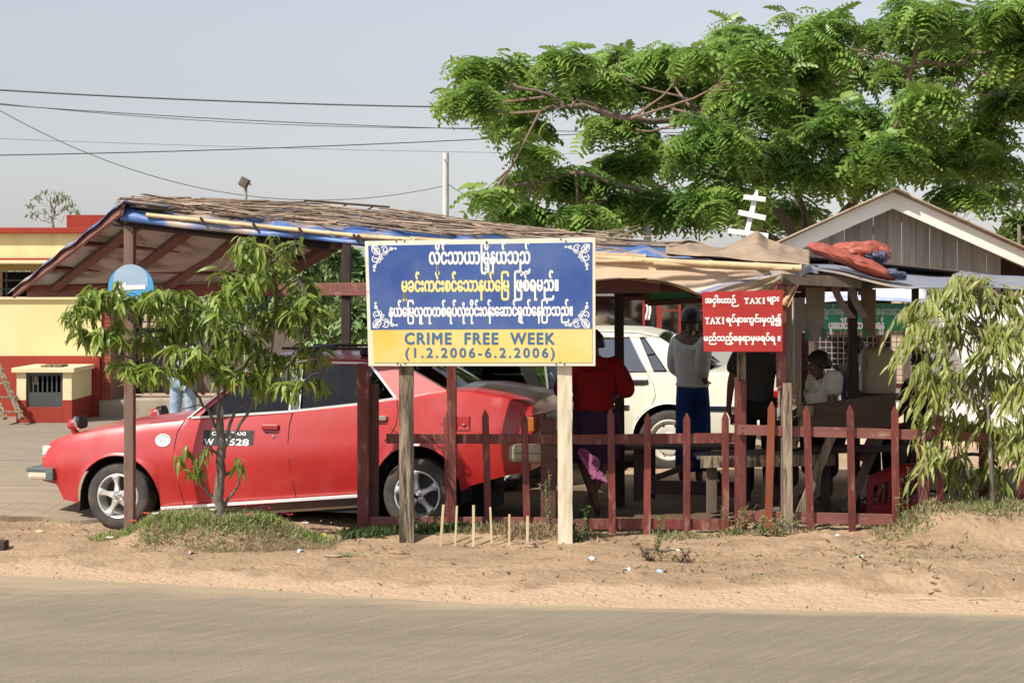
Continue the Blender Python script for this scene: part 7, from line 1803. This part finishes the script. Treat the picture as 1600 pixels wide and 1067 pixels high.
rock('stone', 829, 858, 12.72, .045, stone, 'brown stone at the foot of the right end bamboo stake', 'stone')
rock('stone', 62, 829, 13.55, .030, mat('pale_stone', (.58, .46, .28), rough=.9), 'pale yellow stone on the dirt near the taxi front wheel', 'stone', (1.2, .7, .6))
rock('stone', 44, 818, 13.9, .018, mat('brick_bit', (.35, .10, .06), rough=.9), 'bit of red brick lying on the dirt at far left', 'stone')
rock('stone', 725, 861, 12.75, .022, stone, 'small stone near the second bamboo stake', 'stone')
rock('stone', 622, 876, 12.4, .05, mat('earth_clod', (.38, .24, .145), (.30, .19, .12), rough=.95, scale=9), 'flat clod of earth on the dirt below the old sign post', 'stone', (1.3, .8, .35))
rock('stone', 520, 886, 12.2, .05, mat('flat_stone', (.36, .26, .19), rough=.9), 'flat stone on the dirt right of the flower mound', 'stone', (1.3, .8, .25))
def scrap(px, py, d, w, h, c, label, seed):
    c0 = P(px, py, d); r_ = random.Random(seed); o = MB().grid(lambda u, v: Vector((c0.x + (u - .5) * w, d + (v - .5) * h, Z(c0.x, d) + .008 + .012 * math.sin(u * 5 + seed) * math.cos(v * 4))), 5, 4).build('litter', mat('scrap_%d' % seed, c, rough=.7), None, smooth=True, solid=.002)
    return tag(o, label, 'litter')
scrap(1057, 866, 12.5, .05, .05, (.75, .74, .70), 'white paper scrap right of the upright weed', 1); scrap(924, 885, 12.15, .06, .05, (.78, .77, .74), 'white plastic scrap on the dirt below the cream post', 2)
scrap(1033, 906, 11.6, .07, .05, (.35, .42, .55), 'bluish plastic scrap on the bank edge', 3); scrap(470, 871, 12.45, .05, .04, (.75, .76, .78), 'white scrap at the right foot of the flower mound', 4)
scrap(301, 873, 12.4, .05, .05, (.72, .35, .45), 'pink petal scrap on the dirt below the flower mound', 5); scrap(1344, 900, 11.8, .05, .06, (.70, .70, .62), 'pale scrap on the dirt in front of the right fence', 6)
scrap(980, 903, 11.65, .05, .04, (.8, .78, .72), 'cream paper scrap near the withered weed', 7); scrap(505, 832, 13.3, .08, .05, (.50, .50, .05), 'yellow green leaf fallen beside the fence end post', 8)
scrap(1310, 846, 12.95, .05, .04, (.8, .79, .75), 'white scrap at the foot of the leaning picket', 9); scrap(1352, 996, 9.9, .10, .03, (.42, .30, .16), 'dry leaf lying on the road at right', 10)
o = MB().beam(P(880, 928, 11.2) , P(906, 918, 11.35), .006, .005).build('twig', darkwood, None); o.location.z = 0; tag(o, 'thin dark twig on the sandy road edge', 'twig')
for (a, b, lab) in (((1413, 944), (1462, 946), 'long dry stalk on the sandy verge at the right'), ((1512, 945), (1560, 947), 'second dry stalk on the sandy verge nearer the right edge')):
    d = 10.75; A, B = P(*a, d), P(*b, d); A.z = Z(A.x, d) + .01; B.z = Z(B.x, d) + .01; tag(MB().tube([A, A.lerp(B, .5) + Vector((0, .01, .004)), B], .004, 5).build('dry_stalk', stk, None), lab, 'stalk')
# pebbles and crumbs: nobody could count them
n = 5200; x = RS.uniform(-5.5, 5.5, n); y = RS.uniform(10.3, 14.5, n); k = (y > road_edge(x) - .4 * RS.rand(n) ** 3) & (fbm(x * 2, y * 2) + RS.rand(n) * .3 > .5); x, y = x[k], y[k]; n = len(x)
oc = np.array([(1, 0, 0), (-1, 0, 0), (0, 1, 0), (0, -1, 0), (0, 0, .7), (0, 0, -.7)]); of = np.array([(0, 2, 4), (2, 1, 4), (1, 3, 4), (3, 0, 4), (2, 0, 5), (1, 2, 5), (3, 1, 5), (0, 3, 5)])
a, b, c = basis(RS.normal(size=(n, 3)), RS.normal(size=(n, 3))); V2, F2 = scatter(oc, of, np.stack([x, y, np.maximum(gh(x, y), .004) + .001], 1), a, b, c, .003 + .011 * RS.rand(n) ** 3)
np_obj('pebbles', V2, F2, mat('pebble', (.42, .30, .20), (.26, .18, .12), rough=.9, scale=9, c3=(.60, .52, .42), s3=14, lo3=.6, hi3=.66), None, kind='stuff')
# block at the left edge
b0 = P(2, 845, 13.0); tag(MB().box((b0.x - .5, 12.6, Z(-4, 12.6)), (P(7, 0, 12.6).x, 12.72, P(0, 846, 12.6).z)).build('timber_block', darkwood, None, bevel=.01), 'dark timber end poking in at the left edge of the dirt', 'timber')
